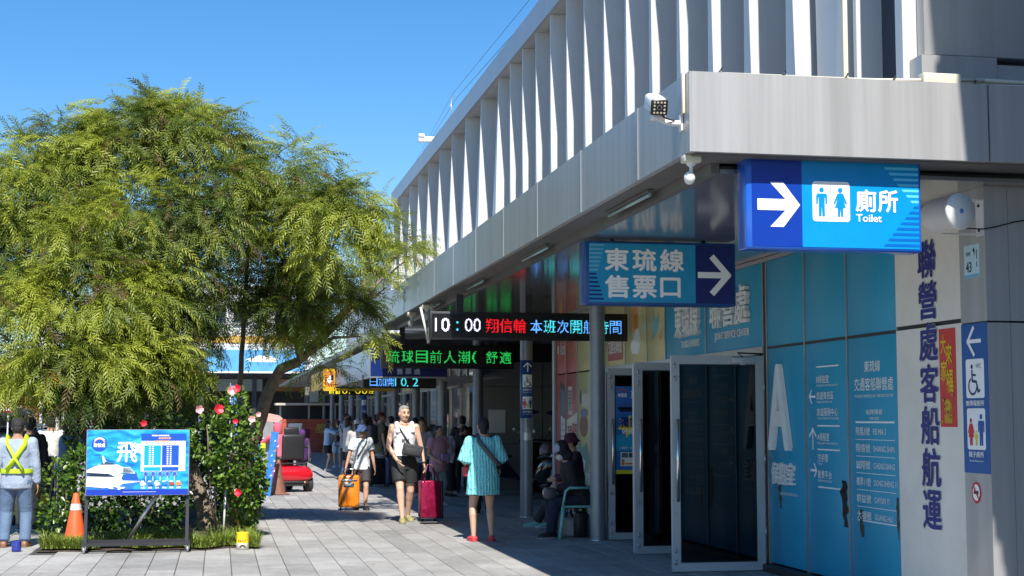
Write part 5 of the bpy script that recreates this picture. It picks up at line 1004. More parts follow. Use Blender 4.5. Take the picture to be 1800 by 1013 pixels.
mb = MB(); mb.tube([(-.28, -.1, .98), (-.29, -.1, .58), (-.2, -.1, .55), (.2, -.1, .55), (.29, -.1, .58), (.28, -.1, .98)], .014, 8); mb.rbox(-.33, -.27, 0, .3, .84, .89, r=.015); mb.rbox(.27, .33, 0, .3, .84, .89, r=.015); mb.cyl((0, .05, .45), (0, .05, .6), .05); mb.build('seat_frame', M_DARKM, e)
mb = MB(); mb.tube([(-.32, .6, 1.0), (-.15, .7, 1.05), (.15, .7, 1.05), (.32, .6, 1.0)], .016, 8); mb.build('handlebar', M_DARKM, e); mb = MB(); mb.rbox(-.42, -.34, .45, .55, .78, .93, r=.015); mb.build('reflector_bag', mat('lime_cloth', (.6, .75, .03), .6), e)
mb = MB(); mb.rbox(-.03, -.005, -.125, -.115, .98, 1.06, r=.003); mb.build('tag_strap', mat('lime_cloth', (.6, .75, .03), .6), e)
# motor scooters in the recess
def moto(x, y, rz, body, lab, plate_=None, s=1.0):
    e = empty('motor_scooter', (x, y, 0), rz, lab, 'motor scooter', 'motor scooters parked in the recess'); e.scale = (s,) * 3   # rear towards -Y
    wheels(e, [((0, -.5, .24), .24, .11), ((0, .72, .24), .24, .10)])
    mb = MB(); mb.loft([((0, -.78, .62), (.08, 0, 0), (0, 0, .05)), ((0, -.6, .62), (.15, 0, 0), (0, 0, .14)), ((0, -.3, .55), (.18, 0, 0), (0, 0, .2)), ((0, .0, .45), (.15, 0, 0), (0, 0, .16)), ((0, .15, .34), (.14, 0, 0), (0, 0, .06))], 16, p=2.4); mb.rbox(-.16, .16, .1, .5, .26, .33, r=.02)
    mb.loft([((0, .46, .3), (.16, 0, 0), (0, .06, 0)), ((0, .5, .6), (.2, 0, 0), (0, .07, 0)), ((0, .46, .85), (.15, 0, 0), (0, .06, 0)), ((0, .44, 1.0), (.12, 0, 0), (0, .07, 0))], 16); mb.loft([((0, .5, .45), (.07, 0, 0), (0, .1, 0)), ((0, .72, .5), (.07, 0, 0), (0, .22, 0)), ((0, .72, .53), (.05, 0, 0), (0, .15, 0))], 12); mb.build('body', body, e)
    mb = MB(); mb.loft([((0, -.7, .76), (.1, 0, 0), (0, 0, .03)), ((0, -.5, .79), (.15, 0, 0), (0, 0, .05)), ((0, -.2, .75), (.14, 0, 0), (0, 0, .045)), ((0, .05, .73), (.1, 0, 0), (0, 0, .03))], 14); mb.build('seat', M_BLACK, e)
    mb = MB(); mb.tube([(-.33, .36, 1.02), (-.1, .46, 1.04), (.1, .46, 1.04), (.33, .36, 1.02)], .016, 8); [mb.tube([(q * .2, .44, 1.04), (q * .3, .42, 1.2)], .008, 6) for q in (-1, 1)]; mb.build('handlebar', M_BLACK, e)
    for q in (-1, 1): mb = MB(); mb.ball((q * .34, .41, 1.23), (.075, .02, .05), 12); mb.build('mirror', M_STEEL, e)
    mb = MB(); mb.rbox(-.13, .13, -.80, -.74, .60, .68, r=.02); mb.build('tail_light', mat('red_lens', (.3, .02, .02), .2), e); mb = MB(); mb.box(-.07, .07, -.84, -.78, .2, .62); mb.cyl((-.12, -.3, .25), (-.14, -.75, .3), .05); mb.build('mudguard', M_BLACK, e)
    if plate_:
        mb = MB(); mb.rbox(-.17, .17, -.875, -.865, .40, .56, r=.004); o = mb.build('number_plate', mat('plate_white', (.6, .6, .58), .4), e); text('lettering', plate_, front(0, -.876, 0), -.14, .44, .085, M_BLACK, o, w=.28, bold=.02, off=.002)
    return e
moto(6.1, 28.4, 8, mat('black_gloss', (.015, .015, .018), .15, coat=.6), 'black motor scooter seen from behind with a white number plate', 'NEN-0500', 1.1)
moto(5.95, 31.2, -75, mat('dark_blue_gloss', (.03, .06, .14), .2, coat=.6), 'dark blue motor scooter parked sideways behind the second column', None, 1.05)
e = empty('helmet', (6.08, 27.98, .9), 0, 'dull pink helmet on the seat of the black motor scooter', 'helmet'); mb = MB(); mb.lathe([(.13, -.02), (.135, .05), (.115, .13), (.07, .18), (0, .2)], n=20); mb.build('shell', mat('dull_pink', (.35, .2, .2), .3), e); mb = MB(); mb.tube([(-.1, -.08, .0), (0, -.14, -.01), (.1, -.08, 0)], .015, 6); mb.build('rim', M_BLACK, e)
e = empty('folding_stool', (5.35, 30.4, 0), 0, 'thin legged folding stool beside the blue motor scooter', 'stool'); mb = MB(); [mb.cyl((a, 0, 0), (b, 0, .5), .012, n=6) for a, b in ((0, .12), (.12, .2), (.3, .12))]; mb.build('legs', M_STEEL, e); mb = MB(); mb.rbox(.02, .3, -.12, .12, .5, .53, r=.01); mb.build('seat', M_BLACK, e)
# car with its tailgate open
e = empty('parked_car', (-3.85, 27.2, 0), 0, 'dark car with its tailgate raised behind the workers', 'car'); CP = mat('dark_blue_car_paint', (.02, .03, .06), .15, coat=.9, spec=.6)
mb = MB(); mb.loft([((0, 0, .62), (.86, 0, 0), (0, 0, .32)), ((0, .15, .64), (.9, 0, 0), (0, 0, .38)), ((0, 2.2, .66), (.92, 0, 0), (0, 0, .40)), ((0, 3.9, .6), (.88, 0, 0), (0, 0, .33)), ((0, 4.3, .5), (.75, 0, 0), (0, 0, .2))], 24, p=4)
for x in (-.78, .78): mb.tube([(x, .25, .98), (x * .92, .35, 1.3), (x * .86, .5, 1.42)], .05, 8)
mb.rbox(-.72, .72, .45, 2.6, 1.38, 1.47, r=.04); mb.build('body', CP, e)
mb = MB(); mb.rbox(-.74, .74, .6, 2.9, .98, 1.39, r=.1, seg=3); mb.build('window', M_GLASSD, e)
mb = MB(); M = Matrix.Translation((0, .5, 1.46)) @ Matrix.Rotation(R(-14), 4, 'X'); mb.rbox(-.74, .74, -.95, 0, -.04, .03, r=.03, M=M); mb.rbox(-.70, .70, -1.1, -.9, -.12, .02, r=.03, M=M); tg = mb.build('tailgate', CP, e); mb = MB(); mb.box(-.62, .62, -.8, -.15, -.052, -.045, M=M); mb.build('tailgate_glass', M_GLASSD, tg)
mb = MB(); mb.box(-.68, .68, .02, .5, .75, .97); mb.build('boot', M_BLACK, e)
for x in (-.8, .8): mb = MB(); mb.rbox(x - .08, x + .08, -.03, .2, .7, .98, r=.02); mb.build('tail_lamp', mat('red_lens', (.3, .02, .02), .2), e)
wheels(e, [((-.82, .8, .31), .31, .2), ((.82, .8, .31), .31, .2), ((-.82, 3.4, .31), .31, .2), ((.82, 3.4, .31), .31, .2)])
# plastic armchair, bags, trolley
e = empty('plastic_chair', (4.62, 19.55, 0), 0, 'pale teal plastic armchair beside the nearest column', 'chair'); TE = mat('teal_plastic', (.22, .52, .46), .35)   # faces -X
mb = MB(); mb.rbox(-.2, .22, -.22, .22, .40, .43, r=.012); mb.build('seat', TE, e); mb = MB(); mb.rbox(.20, .235, -.22, .22, .43, .85, r=.012); mb.build('backrest', TE, e)
for sx_, sy_ in ((-1, -1), (-1, 1), (1, -1), (1, 1)): mb = MB(); mb.tube([(.19 * sx_, .2 * sy_, .42), (.25 * sx_, .24 * sy_, 0)], [.028, .022], 8); mb.build('leg', TE, e)
for sy_ in (-1, 1): mb = MB(); mb.tube([(-.2, .22 * sy_, .42), (-.17, .25 * sy_, .62), (-.12, .25 * sy_, .66), (.22, .24 * sy_, .66)], .018, 8); mb.build('armrest', TE, e)
def bag(name, x, y, w_, d_, h_, m, lab, cat='bag', rz=0, handle=None, z=0, r=.03):
    e = empty(name, (x, y, z), rz, lab, cat); mb = MB(); mb.rbox(-w_ / 2, w_ / 2, -d_ / 2, d_ / 2, 0, h_, r=r, seg=3); mb.build('body', m, e)
    if handle: mb = MB(); [mb.tube([(-w_ * .3, q, h_ - .01), (-w_ * .2, q * .6, h_ + handle), (w_ * .2, q * .6, h_ + handle), (w_ * .3, q, h_ - .01)], .01, 6) for q in (-d_ * .3, d_ * .3)]; mb.build('handle', m if m.name.startswith('black') else M_BLACK, e)
    return e
bag('carrier_bag', 4.60, 19.75, .16, .14, .26, mat('white_plastic_bag', (.5, .5, .52), .35, bump=.8, bscale=18), 'crumpled white carrier bag under the teal chair', handle=.05, r=.05); bag('tote_bag', 4.72, 19.62, .16, .16, .34, M_BLACK, 'black upright tote bag between the chair and the column', handle=.04)
e = empty('hand_trolley', (-2.72, 23.6, 0), 0, 'yellow based hand trolley with black crates beside the vest wearer', 'trolley'); mb = MB(); mb.rbox(-.3, .4, -.3, .3, .14, .2, r=.02); mb.build('deck', mat('yellow_steel', (.6, .42, .03), .5), e); mb = MB(); mb.tube([(.36, .28, .2), (.36, .28, 1.0), (.36, -.28, 1.0), (.36, -.28, .2)], .014, 8); mb.tube([(.36, .28, .55), (.36, -.28, .55)], .01, 6); mb.build('handle', M_STEEL, e)
wheels(e, [((-.22, -.25, .07), .07, .04), ((.32, -.25, .07), .07, .04), ((-.22, .25, .07), .07, .04), ((.32, .25, .07), .07, .04)])
for k in range(3): bag('crate', -2.72 + .02 * k, 23.6, .5, .42, .26, mat('black_crate', (.03, .03, .035), .5) if k else mat('yellow_crate', (.5, .32, .03), .5), 'black crate on the hand trolley, %s' % ('lowest, yellow one', 'middle of the stack', 'topmost of the stack')[k] if k else 'yellow crate lowest on the hand trolley', 'crate', z=.2 + k * .27, r=.015)
# ------------------------------------------------------------ people
TEXC = bpy.data.textures.new('fold_noise', 'CLOUDS'); TEXC.noise_scale = .11; TEXC.noise_depth = 2
TEXH = bpy.data.textures.new('hair_noise', 'CLOUDS'); TEXH.noise_scale = .02; TEXH.noise_depth = 2
def fuse(mb, vox, disp=0, tex=None, smooth_it=4, mid=.5):
    me = mb.mesh('raw'); o = bpy.data.objects.new('raw', me); COL.objects.link(o)
    r = o.modifiers.new('r', 'REMESH'); r.mode = 'VOXEL'; r.voxel_size = vox; r.use_smooth_shade = True
    s = o.modifiers.new('s', 'SMOOTH'); s.factor = .5; s.iterations = smooth_it
    if disp: d = o.modifiers.new('d', 'DISPLACE'); d.texture = tex or TEXC; d.strength = disp; d.mid_level = mid; d.texture_coords = 'LOCAL'
    bpy.context.view_layer.update(); out = bpy.data.meshes.new_from_object(o.evaluated_get(bpy.context.evaluated_depsgraph_get()))
    bpy.data.objects.remove(o); bpy.data.meshes.remove(me); smooth(out); return out
def skinmat(c): return mat('skin', c, .5, var=.06, vscale=20, bump=.05, bscale=90)
SK = (.50, .29, .19); SK2 = (.40, .22, .14); SK3 = (.58, .37, .26)
def ik(a, t, l1, l2, hint):
    a, t = Vector(a), Vector(t); d = t - a; D = min(d.length, (l1 + l2) * .998); dn = d.normalized(); t = a + dn * D
    x = (l1 * l1 - l2 * l2 + D * D) / (2 * D); h = math.sqrt(max(0, l1 * l1 - x * x)); hv = Vector(hint); hv = hv - dn * hv.dot(dn); hv = hv.normalized() if hv.length > 1e-6 else dn.orthogonal()
    return a + dn * x + hv * h, t
def cap(mb, p0, p1, r0, r1, n=12):
    p0, p1 = Vector(p0), Vector(p1); mb.cyl(p0, p1, r0, r1, n); mb.ball(p0, r0, n); mb.ball(p1, r1, n)
def bag_strap(mb, pts, w_): mb.tube(pts, w_, 6, flat=.35)
def person(x, y, rz, h, label, group=None, top=None, bottom=None, shoes=None, hair=('short', (.012, .010, .009)), hat=None, skin=SK, lh=None, rh=None, la=None, ra=None, lean=0, head_turn=0, head_nod=0, pelvis=None, w_=1., hero=False, glasses=False, mask=None, foot_rz=0, bare=False, vox=None, socks=None, lhint=None, rhint=None, roll=0):
    """local frame: faces -Y, left hand at +X. All lengths are fractions of the height."""
    e = empty('person', (x, y, 0), rz, label, 'person', group)
    H = h; S = lambda v: Vector(v) * H; pz = pelvis if pelvis is not None else .50; V = lambda *a: Vector(a)
    piv = V(0, 0, pz); RM = Matrix.Rotation(R(lean), 4, 'X') @ Matrix.Rotation(R(roll), 4, 'Y')
    U = lambda p: RM @ (Vector(p) + V(0, 0, pz - .5) - piv) + piv
    sk = skinmat(skin); vx = vox or (.0075 if hero else .011)
    sh = {s: U((s * .100 * w_, 0, .812)) for s in (1, -1)}
    wr = {1: Vector(lh) if lh else U((.155 * w_, -.03, .475)), -1: Vector(rh) if rh else U((-.155 * w_, -.03, .475))}
    el = {}
    for s in (1, -1):
        el[s], wr[s] = ik(sh[s], wr[s], .176, .150, (lhint if s == 1 else rhint) or (s * .5, 1, -.1))
    hp = {s: V(s * .05 * w_, 0, pz + .01) for s in (1, -1)}
    an = {1: Vector(la) if la else V(.058, .01, .045), -1: Vector(ra) if ra else V(-.058, .01, .045)}; kn = {}
    for s in (1, -1): kn[s], an[s] = ik(hp[s], an[s], .245, .235, (s * .12, -1, 0))
    b = MB()
    # torso
    secs = [(.445, .060, .050, 0), (.49, .088, .062, .004), (.54, .090, .064, .004), (.60, .078, .055, 0), (.66, .078, .055, -.003), (.73, .090, .062, -.004), (.78, .097, .058, 0), (.812, .088, .046, .004), (.838, .050, .036, .006), (.865, .031, .031, .004), (.90, .030, .032, 0)]
    TS = lambda k=1., dx=0.: [(S(U((0, yy, z))), (RM @ V(1, 0, 0)) * ((hw * w_ + dx) * k * H), (RM @ V(0, 1, 0)) * ((hd + dx) * k * H)) for z, hw, hd, yy in secs]
    b.loft(TS(), 20)
    for s in (1, -1):
        cap(b, S(hp[s]), S(kn[s]), .052 * H * w_, .032 * H, 14); kk = kn[s]; aa = an[s]; mid = kk.lerp(aa, .28) + V(0, .008, 0)
        cap(b, S(kk), S(mid), .031 * H, .034 * H * (.95 if w_ <= 1 else 1.02), 12); cap(b, S(mid), S(aa), .033 * H, .0185 * H, 12)
        cap(b, S(sh[s]) , S(el[s]), .029 * H * w_, .022 * H, 12); cap(b, S(el[s]), S(wr[s]), .022 * H, .0145 * H, 12); b.ball(S(sh[s]), .031 * H * w_, 12)
        # hand: palm, four fingers, thumb
        d = (wr[s] - el[s]).normalized(); side_ = V(-s, 0, 0); pn = side_ - d * side_.dot(d); pn = pn.normalized() if pn.length > .1 else d.orthogonal().normalized(); fw = d.cross(pn).normalized()
        if fw.y > 0: fw = -fw
        palm = wr[s] + d * .026; Mh = Matrix((pn, fw, d)).transposed(); b.ball(S(palm), (.0095 * H, .024 * H, .030 * H), 10, Mh)
        for q, ln in ((-.016, .036), (-.0055, .043), (.0055, .046), (.016, .042)):
            p0 = palm + fw * q + d * .02; p1 = p0 + d * ln * .5 + pn * .006; p2 = p1 + d * ln * .42 + pn * .015; rr = max(.0051 * H, vx * .75); cap(b, S(p0), S(p1), rr, rr * .95, 7); cap(b, S(p1), S(p2), rr * .95, rr * .8, 7)
        t0 = palm + fw * .016 - d * .012; t1 = t0 + fw * .017 + d * .016 + pn * .004; t2 = t1 + d * .02 + pn * .004; rr = max(.006 * H, vx * .8); cap(b, S(t0), S(t1), rr, rr, 7); cap(b, S(t1), S(t2), rr, rr * .85, 7)
        # foot
        fd = (Matrix.Rotation(R(foot_rz + s * 8), 4, 'Z') @ V(0, -1, 0)); heel = an[s] - fd * .018 + V(0, 0, -.022); toe = an[s] + fd * .095 + V(0, 0, -.033); cap(b, S(heel), S(an[s] + fd * .05 + V(0, 0, -.025)), .02 * H, .019 * H, 10); cap(b, S(an[s] + fd * .05 + V(0, 0, -.027)), S(toe), .02 * H, .013 * H, 10)
    # head
    HC = U((0, -.008, .932)); HM = RM.to_3x3() @ (Matrix.Rotation(R(head_turn), 3, 'Z') @ Matrix.Rotation(R(head_nod), 3, 'X')); hd = lambda a, c, z: S(HC) + HM @ (V(a, c, z) * H)
    ax = [(-.064, .016, .018, -.020), (-.056, .028, .034, -.014), (-.035, .038, .046, -.006), (-.008, .0425, .053, .0), (.02, .0435, .056, .003), (.042, .039, .050, .004), (.058, .027, .034, .004), (.066, .010, .013, .004)]
    b.loft([(hd(0, yy, z), HM @ (V(hw, 0, 0) * H), HM @ (V(0, dd, 0) * H)) for z, hw, dd, yy in ax], 20)
    b.cyl(hd(0, .01, -.03), S(U((0, .008, .84))), .031 * H, .033 * H, 14)
    cap(b, hd(0, -.054, .004), hd(0, -.064, -.018), .0055 * H, .0085 * H, 8)
    for s in (1, -1): b.ball(hd(s * .046, .004, -.006), (.007 * H, .011 * H, .018 * H), 8, HM); b.ball(hd(s * .018, -.043, -.02), (.014 * H, .013 * H, .014 * H), 8, HM)
    body = link('body', fuse(b, vx, smooth_it=3), sk, e)
    f = MB(); [f.ball(hd(s * .0175, -.0545, .004), (.0085 * H, .004 * H, .0038 * H), 8, HM) for s in (1, -1)]
    if not glasses: f.build('eyes', mat('dark_eye', (.02, .014, .01), .2), e)
    f = MB(); [f.tube([hd(s * .008, -.057, .016), hd(s * .018, -.056, .019), hd(s * .028, -.050, .017)], .0022 * H, 5) for s in (1, -1)]; f.build('eyebrows', mat('brow', (.05, .04, .035), .7), e)
    f = MB(); f.tube([hd(-.014, -.050, -.034), hd(-.005, -.0555, -.032), hd(.005, -.0555, -.032), hd(.014, -.050, -.034)], .0035 * H, 6)
    if not mask: f.build('mouth', mat('lips', (.36, .13, .11), .45), e)
    if mask: f = MB(); f.loft([(hd(0, -.03, -.058), HM @ (V(.03, 0, 0) * H), HM @ (V(0, .025, 0) * H)), (hd(0, -.032, -.03), HM @ (V(.040, 0, 0) * H), HM @ (V(0, .035, 0) * H)), (hd(0, -.028, -.008), HM @ (V(.040, 0, 0) * H), HM @ (V(0, .034, 0) * H))], 14); f.build('face_mask', mat('mask', mask, .7), e)
    if glasses:
        f = MB(); [f.ball(hd(s * .019, -.056, .004), (.016 * H, .006 * H, .011 * H), 10, HM) for s in (1, -1)]; [f.tube([hd(s * .034, -.05, .006), hd(s * .046, .0, .004)], .002 * H, 5) for s in (1, -1)]; f.build('sunglasses', mat('sunglass', (.01, .01, .012), .08), e)
    # hair
    hs, hc = hair; hm = mat('hair', hc, .5, var=.25, vscale=40, bump=.6, bscale=120); f = MB()
    if hs != 'none':
        k = {'short': 1., 'grey': .97, 'long': 1.04, 'bun': 1.0, 'tail': 1.0}[hs]
        f.ball(hd(0, .012, .022), (.0485 * H * k, .0555 * H * k, .050 * H * k), 16, HM); f.ball(hd(0, .024, -.006), (.046 * H * k, .042 * H * k, .044 * H * k), 14, HM)
        f.ball(hd(0, -.022, .048), (.036 * H, .028 * H, .018 * H), 10, HM)
        if hs == 'long':
            f.loft([(hd(0, .018, .0), HM @ (V(.05, 0, 0) * H), HM @ (V(0, .045, 0) * H)), (hd(0, .026, -.05), HM @ (V(.054, 0, 0) * H), HM @ (V(0, .036, 0) * H)), (hd(0, .04, -.10), HM @ (V(.055, 0, 0) * H), HM @ (V(0, .028, 0) * H)), (hd(0, .05, -.15), HM @ (V(.046, 0, 0) * H), HM @ (V(0, .022, 0) * H)), (hd(0, .052, -.19), HM @ (V(.02, 0, 0) * H), HM @ (V(0, .012, 0) * H))], 16)
            for s in (1, -1): cap(f, hd(s * .044, -.006, .01), hd(s * .050, .0, -.09), .014 * H, .012 * H, 8)
        if hs == 'bun': cap(f, hd(0, .04, .005), hd(0.004, .058, -.035), .030 * H, .026 * H, 10); f.ball(hd(0, .03, -.045), (.032 * H, .03 * H, .03 * H), 10, HM)
        if hs == 'tail': cap(f, hd(0, .05, .02), hd(0, .072, -.08), .02 * H, .014 * H, 8)
        link('hair', fuse(f, .009 if not hero else .007, .005, TEXH, 2), hm, e)
    # hat
    if hat:
        kind, hc = hat; hm = mat('hat_cloth', hc, .8, var=.1, bump=.3, bscale=90); f = MB(); T = Matrix.Translation(hd(0, .004, .0)) @ HM.to_4x4()
        pr = lambda L: [(r * H, z * H) for r, z in L]
        if kind == 'bucket': prof = pr([(.0, .080), (.035, .078), (.050, .066), (.056, .030), (.062, .026), (.088, -.004), (.087, -.006), (.058, .022)])
        elif kind == 'cap': prof = pr([(.0, .078), (.03, .074), (.050, .050), (.056, .022), (.0555, .018), (.05, .02)])
        elif kind == 'hood': prof = pr([(.0, .084), (.038, .078), (.060, .045), (.066, .0), (.060, -.05), (.050, -.08)])
        k0 = len(f.v); f.lathe(prof, n=24); 
        if kind == 'cap': f.loft([((0, -.05 * H, .022 * H), (.042 * H, 0, 0), (0, 0, .004 * H)), ((0, -.08 * H, .02 * H), (.036 * H, 0, 0), (0, 0, .003 * H)), ((0, -.105 * H, .012 * H), (.018 * H, 0, 0), (0, 0, .002 * H))], 12)
        if kind == 'hood':
            f.v = [(p[0], p[1] + (.012 * H if p[1] > -.045 * H or p[2] > .05 * H else .032 * H), p[2]) for p in f.v]
        f.v = [tuple(T @ Vector(p)) for p in f.v]; f.build('hat' if kind != 'hood' else 'hood', hm, e)
    # top
    def sleeve(f, s, frac, extra, r2):
        a, c, d = sh[s], el[s], wr[s]
        if frac <= 1: t = a.lerp(c, frac); cap(f, S(a), S(a.lerp(t, .5)), (.031 + extra) * H * w_, (.030 + extra) * H * w_); f.cyl(S(a.lerp(t, .4)), S(t), (.030 + extra) * H * w_, r2 * H, 14)
        else: t = c.lerp(d, min(frac - 1, 1)); cap(f, S(a), S(c), (.031 + extra) * H * w_, (.027 + extra) * H); cap(f, S(c), S(c.lerp(t, .9)), (.027 + extra) * H, (.020 + extra) * H); f.cyl(S(c.lerp(t, .8)), S(t), (.021 + extra) * H, r2 * H, 12)
    if top:
        f = MB(); o_ = dict(kind='tee', hem=.44, col=(.5, .5, .5), loose=.012, flare=0.0, fold=.012, long=0); o_.update(top); lo = o_['loose']; hem = o_['hem']
        prof = [(hem, .092, .064, .0), (.50, .094, .066, .004), (.56, .090, .063, .004), (.62, .083, .059, 0), (.69, .086, .061, -.004), (.75, .095, .064, -.004), (.79, .098, .058, 0), (.818, .088, .046, .004), (.842, .046, .036, .006)]
        prof = [p for p in prof if p[0] >= hem - .001]
        if o_['kind'] == 'tank': prof = [(z, hw * (.93 if z > .77 else 1), dd, yy) for z, hw, dd, yy in prof if z < .80] + [(.812, .060, .046, 0)]
        fl = lambda z: o_['flare'] * max(0, (.72 - z) / .3)
        f.loft([(S(U((0, yy, z))), (RM @ V(1, 0, 0)) * ((hw * w_ + lo + fl(z)) * H), (RM @ V(0, 1, 0)) * ((dd + lo * .9 + fl(z) * .7) * H)) for z, hw, dd, yy in prof], 24)
        if o_['kind'] == 'tank':
            for s in (1, -1): f.tube([S(U((s * .060 * w_, -.058, .765))), S(U((s * .064 * w_, -.046, .815))), S(U((s * .064 * w_, -.006, .846))), S(U((s * .062 * w_, .042, .815))), S(U((s * .07 * w_, .058, .765)))], .021 * H, 8)
        elif o_['kind'] == 'tee':
            for s in (1, -1): sleeve(f, s, .62, .008 + lo * .5, .040 + lo * .6)
        elif o_['kind'] == 'long':
            for s in (1, -1): sleeve(f, s, 1.93, .004 + lo * .4, .023)
        elif o_['kind'] == 'poncho':
            for s in (1, -1): cap(f, S(sh[s]), S(sh[s].lerp(el[s], .8)), .045 * H, .055 * H); f.cyl(S(sh[s].lerp(el[s], .3)), S(el[s]), .05 * H, .064 * H, 14); cap(f, S(V(s * .08, .01, .70)), S(sh[s].lerp(el[s], .9)), .04 * H, .03 * H)
        m_ = o_.get('mat') or mat('cloth', o_['col'], .8, var=.08, vscale=8, bump=.35, bscale=45)
        link(o_.get('name', 'shirt'), fuse(f, vx * 1.15, o_['fold'] * (1 if hero else .8), smooth_it=3), m_, e)
    if bottom:
        f = MB(); o_ = dict(kind='shorts', col=(.02, .02, .022), length=.6, loose=.012, top=.565); o_.update(bottom); lo = o_['loose']; zt = o_['top'] + pz - .5
        rot = RM if pelvis is None else Matrix.Identity(4)
        pf = [(pz + .07, .086, .060), (pz + .03, .092, .065), (pz - .01, .094, .066), (pz - .05, .085, .060)] if o_['kind'] != 'skirt' else [(pz + .07, .086, .060), (pz + .03, .095, .068), (pz - .02, .105, .075), (pz - .02 - .26 * o_['length'], .112 + lo, .082 + lo)]
        f.loft([(S((0, .003, z)), V((hw * w_ + lo * .6) * H, 0, 0), V(0, (dd + lo * .6) * H, 0)) for z, hw, dd in pf], 20)
        if o_['kind'] == 'shorts':
            for s in (1, -1): t = hp[s].lerp(kn[s], o_['length']); cap(f, S(hp[s]), S(hp[s].lerp(t, .5)), (.055 + lo * .4) * H * w_, (.050 + lo * .6) * H * w_, 14); f.cyl(S(hp[s].lerp(t, .3)), S(t), (.053 + lo * .5) * H * w_, (.044 + lo) * H, 16)
        if o_['kind'] == 'long':
            for s in (1, -1): cap(f, S(hp[s]), S(kn[s]), (.056 + lo * .3) * H * w_, (.037 + lo) * H, 14); t = kn[s].lerp(an[s], .97); cap(f, S(kn[s]), S(kn[s].lerp(t, .9)), (.037 + lo) * H, (.028 + lo) * H, 14); f.cyl(S(kn[s].lerp(t, .8)), S(t), (.030 + lo) * H, (.029 + lo) * H, 14)
        link({'shorts': 'shorts', 'long': 'trousers', 'skirt': 'skirt'}[o_['kind']], fuse(f, vx * 1.15, .008), mat('cloth', o_['col'], .8, var=.10, vscale=6, bump=.35, bscale=40), e)
    if socks:
        f = MB(); [f.cyl(S(an[s] - V(0, 0, .02)), S(an[s].lerp(kn[s], .3)), .024 * H, .030 * H, 12) for s in (1, -1)]; f.build('socks', mat('sock', socks, .8), e)
    if shoes:
        for s in (1, -1):
            f = MB(); fd = (Matrix.Rotation(R(foot_rz + s * 8), 4, 'Z') @ V(0, -1, 0)); lt = fd.cross(V(0, 0, 1)); A = an[s]; g0 = A.z - .045
            if g0 < .012: g0 = 0
            def sec(t, wd, hh, z0=.0): return (S(V(A.x, A.y, g0) + fd * t + V(0, 0, z0 + hh / 2)), lt * (wd * H), V(0, 0, hh / 2 * H))
            f.loft([sec(-.038, .012, .03), sec(-.03, .022, .048), sec(.0, .026, .056 if shoes[1] != 'clog' else .045), sec(.04, .028, .046), sec(.075, .031, .036), (S(V(A.x, A.y, g0) + fd * .10 + V(0, 0, .014)), lt * (.026 * H), V(0, 0, .013 * H)), (S(V(A.x, A.y, g0) + fd * .115 + V(0, 0, .012)), lt * (.012 * H), V(0, 0, .009 * H))], 14, p=2.6)
            sh_ = f.build('shoe', mat('shoe', shoes[0], .5, var=.1), e); f = MB()
            f.loft([(S(V(A.x, A.y, g0) + fd * t + V(0, 0, z)), lt * (wd * H), fd * (.001 * H + ln * H)) for t, z, wd, ln in ((.038, -.0, .029, .078), (.038, .010, .030, .080))], 18, p=3); f.build('sole', mat('sole', shoes[2] if len(shoes) > 2 else (.5, .5, .5), .6), sh_)
    e['H'] = H
    return e, dict(U=U, S=S, sh=sh, el=el, wr=wr, hp=hp, kn=kn, an=an, hd=hd, H=H)
def atloc(e, v): return e.matrix_world @ Vector(v) if False else (Matrix.Translation(e.location) @ Matrix.Rotation(e.rotation_euler.z, 4, 'Z')) @ Vector(v)
def worn(name, e, label, cat): w_ = empty(name, tuple(e.location), math.degrees(e.rotation_euler.z), label, cat); return w_
def strap(par, P, pts, wd, m, name='strap'):
    mb = MB(); mb.tube([P['S'](p) for p in pts], wd, 8, flat=.4); mb.build(name, m, par)
def crossbody(e, P, label, m, s=1, box=(.11, .05, .10), z=.60, front_=True, y=-.10, x=None):
    """strap over the shoulder -s, bag at the hip s"""
    w_ = worn('sling_bag', e, label, 'bag'); U = P['U']; x = .06 * s if x is None else x; sg = -1 if front_ else 1
    strap(w_, P, [U((x, sg * .085, z + .03)), U((x * .2, sg * .086, .70)), U((-s * .045, sg * .076, .79)), U((-s * .066, 0, .853)), U((-s * .04, -sg * .074, .79)), U((s * .03, -sg * .082, .70)), U((s * .10, -sg * .05, z + .02))], .011 * P['H'], m)
    if box: mb = MB(); c = P['S'](U((x, y, z))); hx, hy, hz = [q * P['H'] for q in box]; mb.rbox(c.x - hx / 2, c.x + hx / 2, c.y - hy / 2, c.y + hy / 2, c.z - hz / 2, c.z + hz / 2, r=.02, seg=3, M=Matrix.Translation(c) @ Matrix.Rotation(R(12 * s), 4, 'Y') @ Matrix.Translation(-c)); mb.rbox(c.x - hx * .4, c.x + hx * .4, c.y - hy * .75, c.y - hy * .45, c.z - hz * .4, c.z + hz * .15, r=.008, M=Matrix.Translation(c) @ Matrix.Rotation(R(12 * s), 4, 'Y') @ Matrix.Translation(-c)); mb.build('pouch', m, w_)
    return w_
def backpack(e, P, label, m):
    w_ = worn('backpack', e, label, 'backpack'); U = P['U']; mb = MB(); c = P['S'](U((0, .115, .69))); h_ = P['H']; mb.rbox(c.x - .085 * h_, c.x + .085 * h_, c.y - .05 * h_, c.y + .05 * h_, c.z - .13 * h_, c.z + .13 * h_, r=.04, seg=3); mb.build('body', m, w_)
    for s in (1, -1): strap(w_, P, [U((s * .06, .07, .80)), U((s * .066, 0, .852)), U((s * .07, -.075, .77)), U((s * .09, -.02, .62)), U((s * .08, .07, .60))], .012 * h_, m)
BLK = (.018, .018, .02)
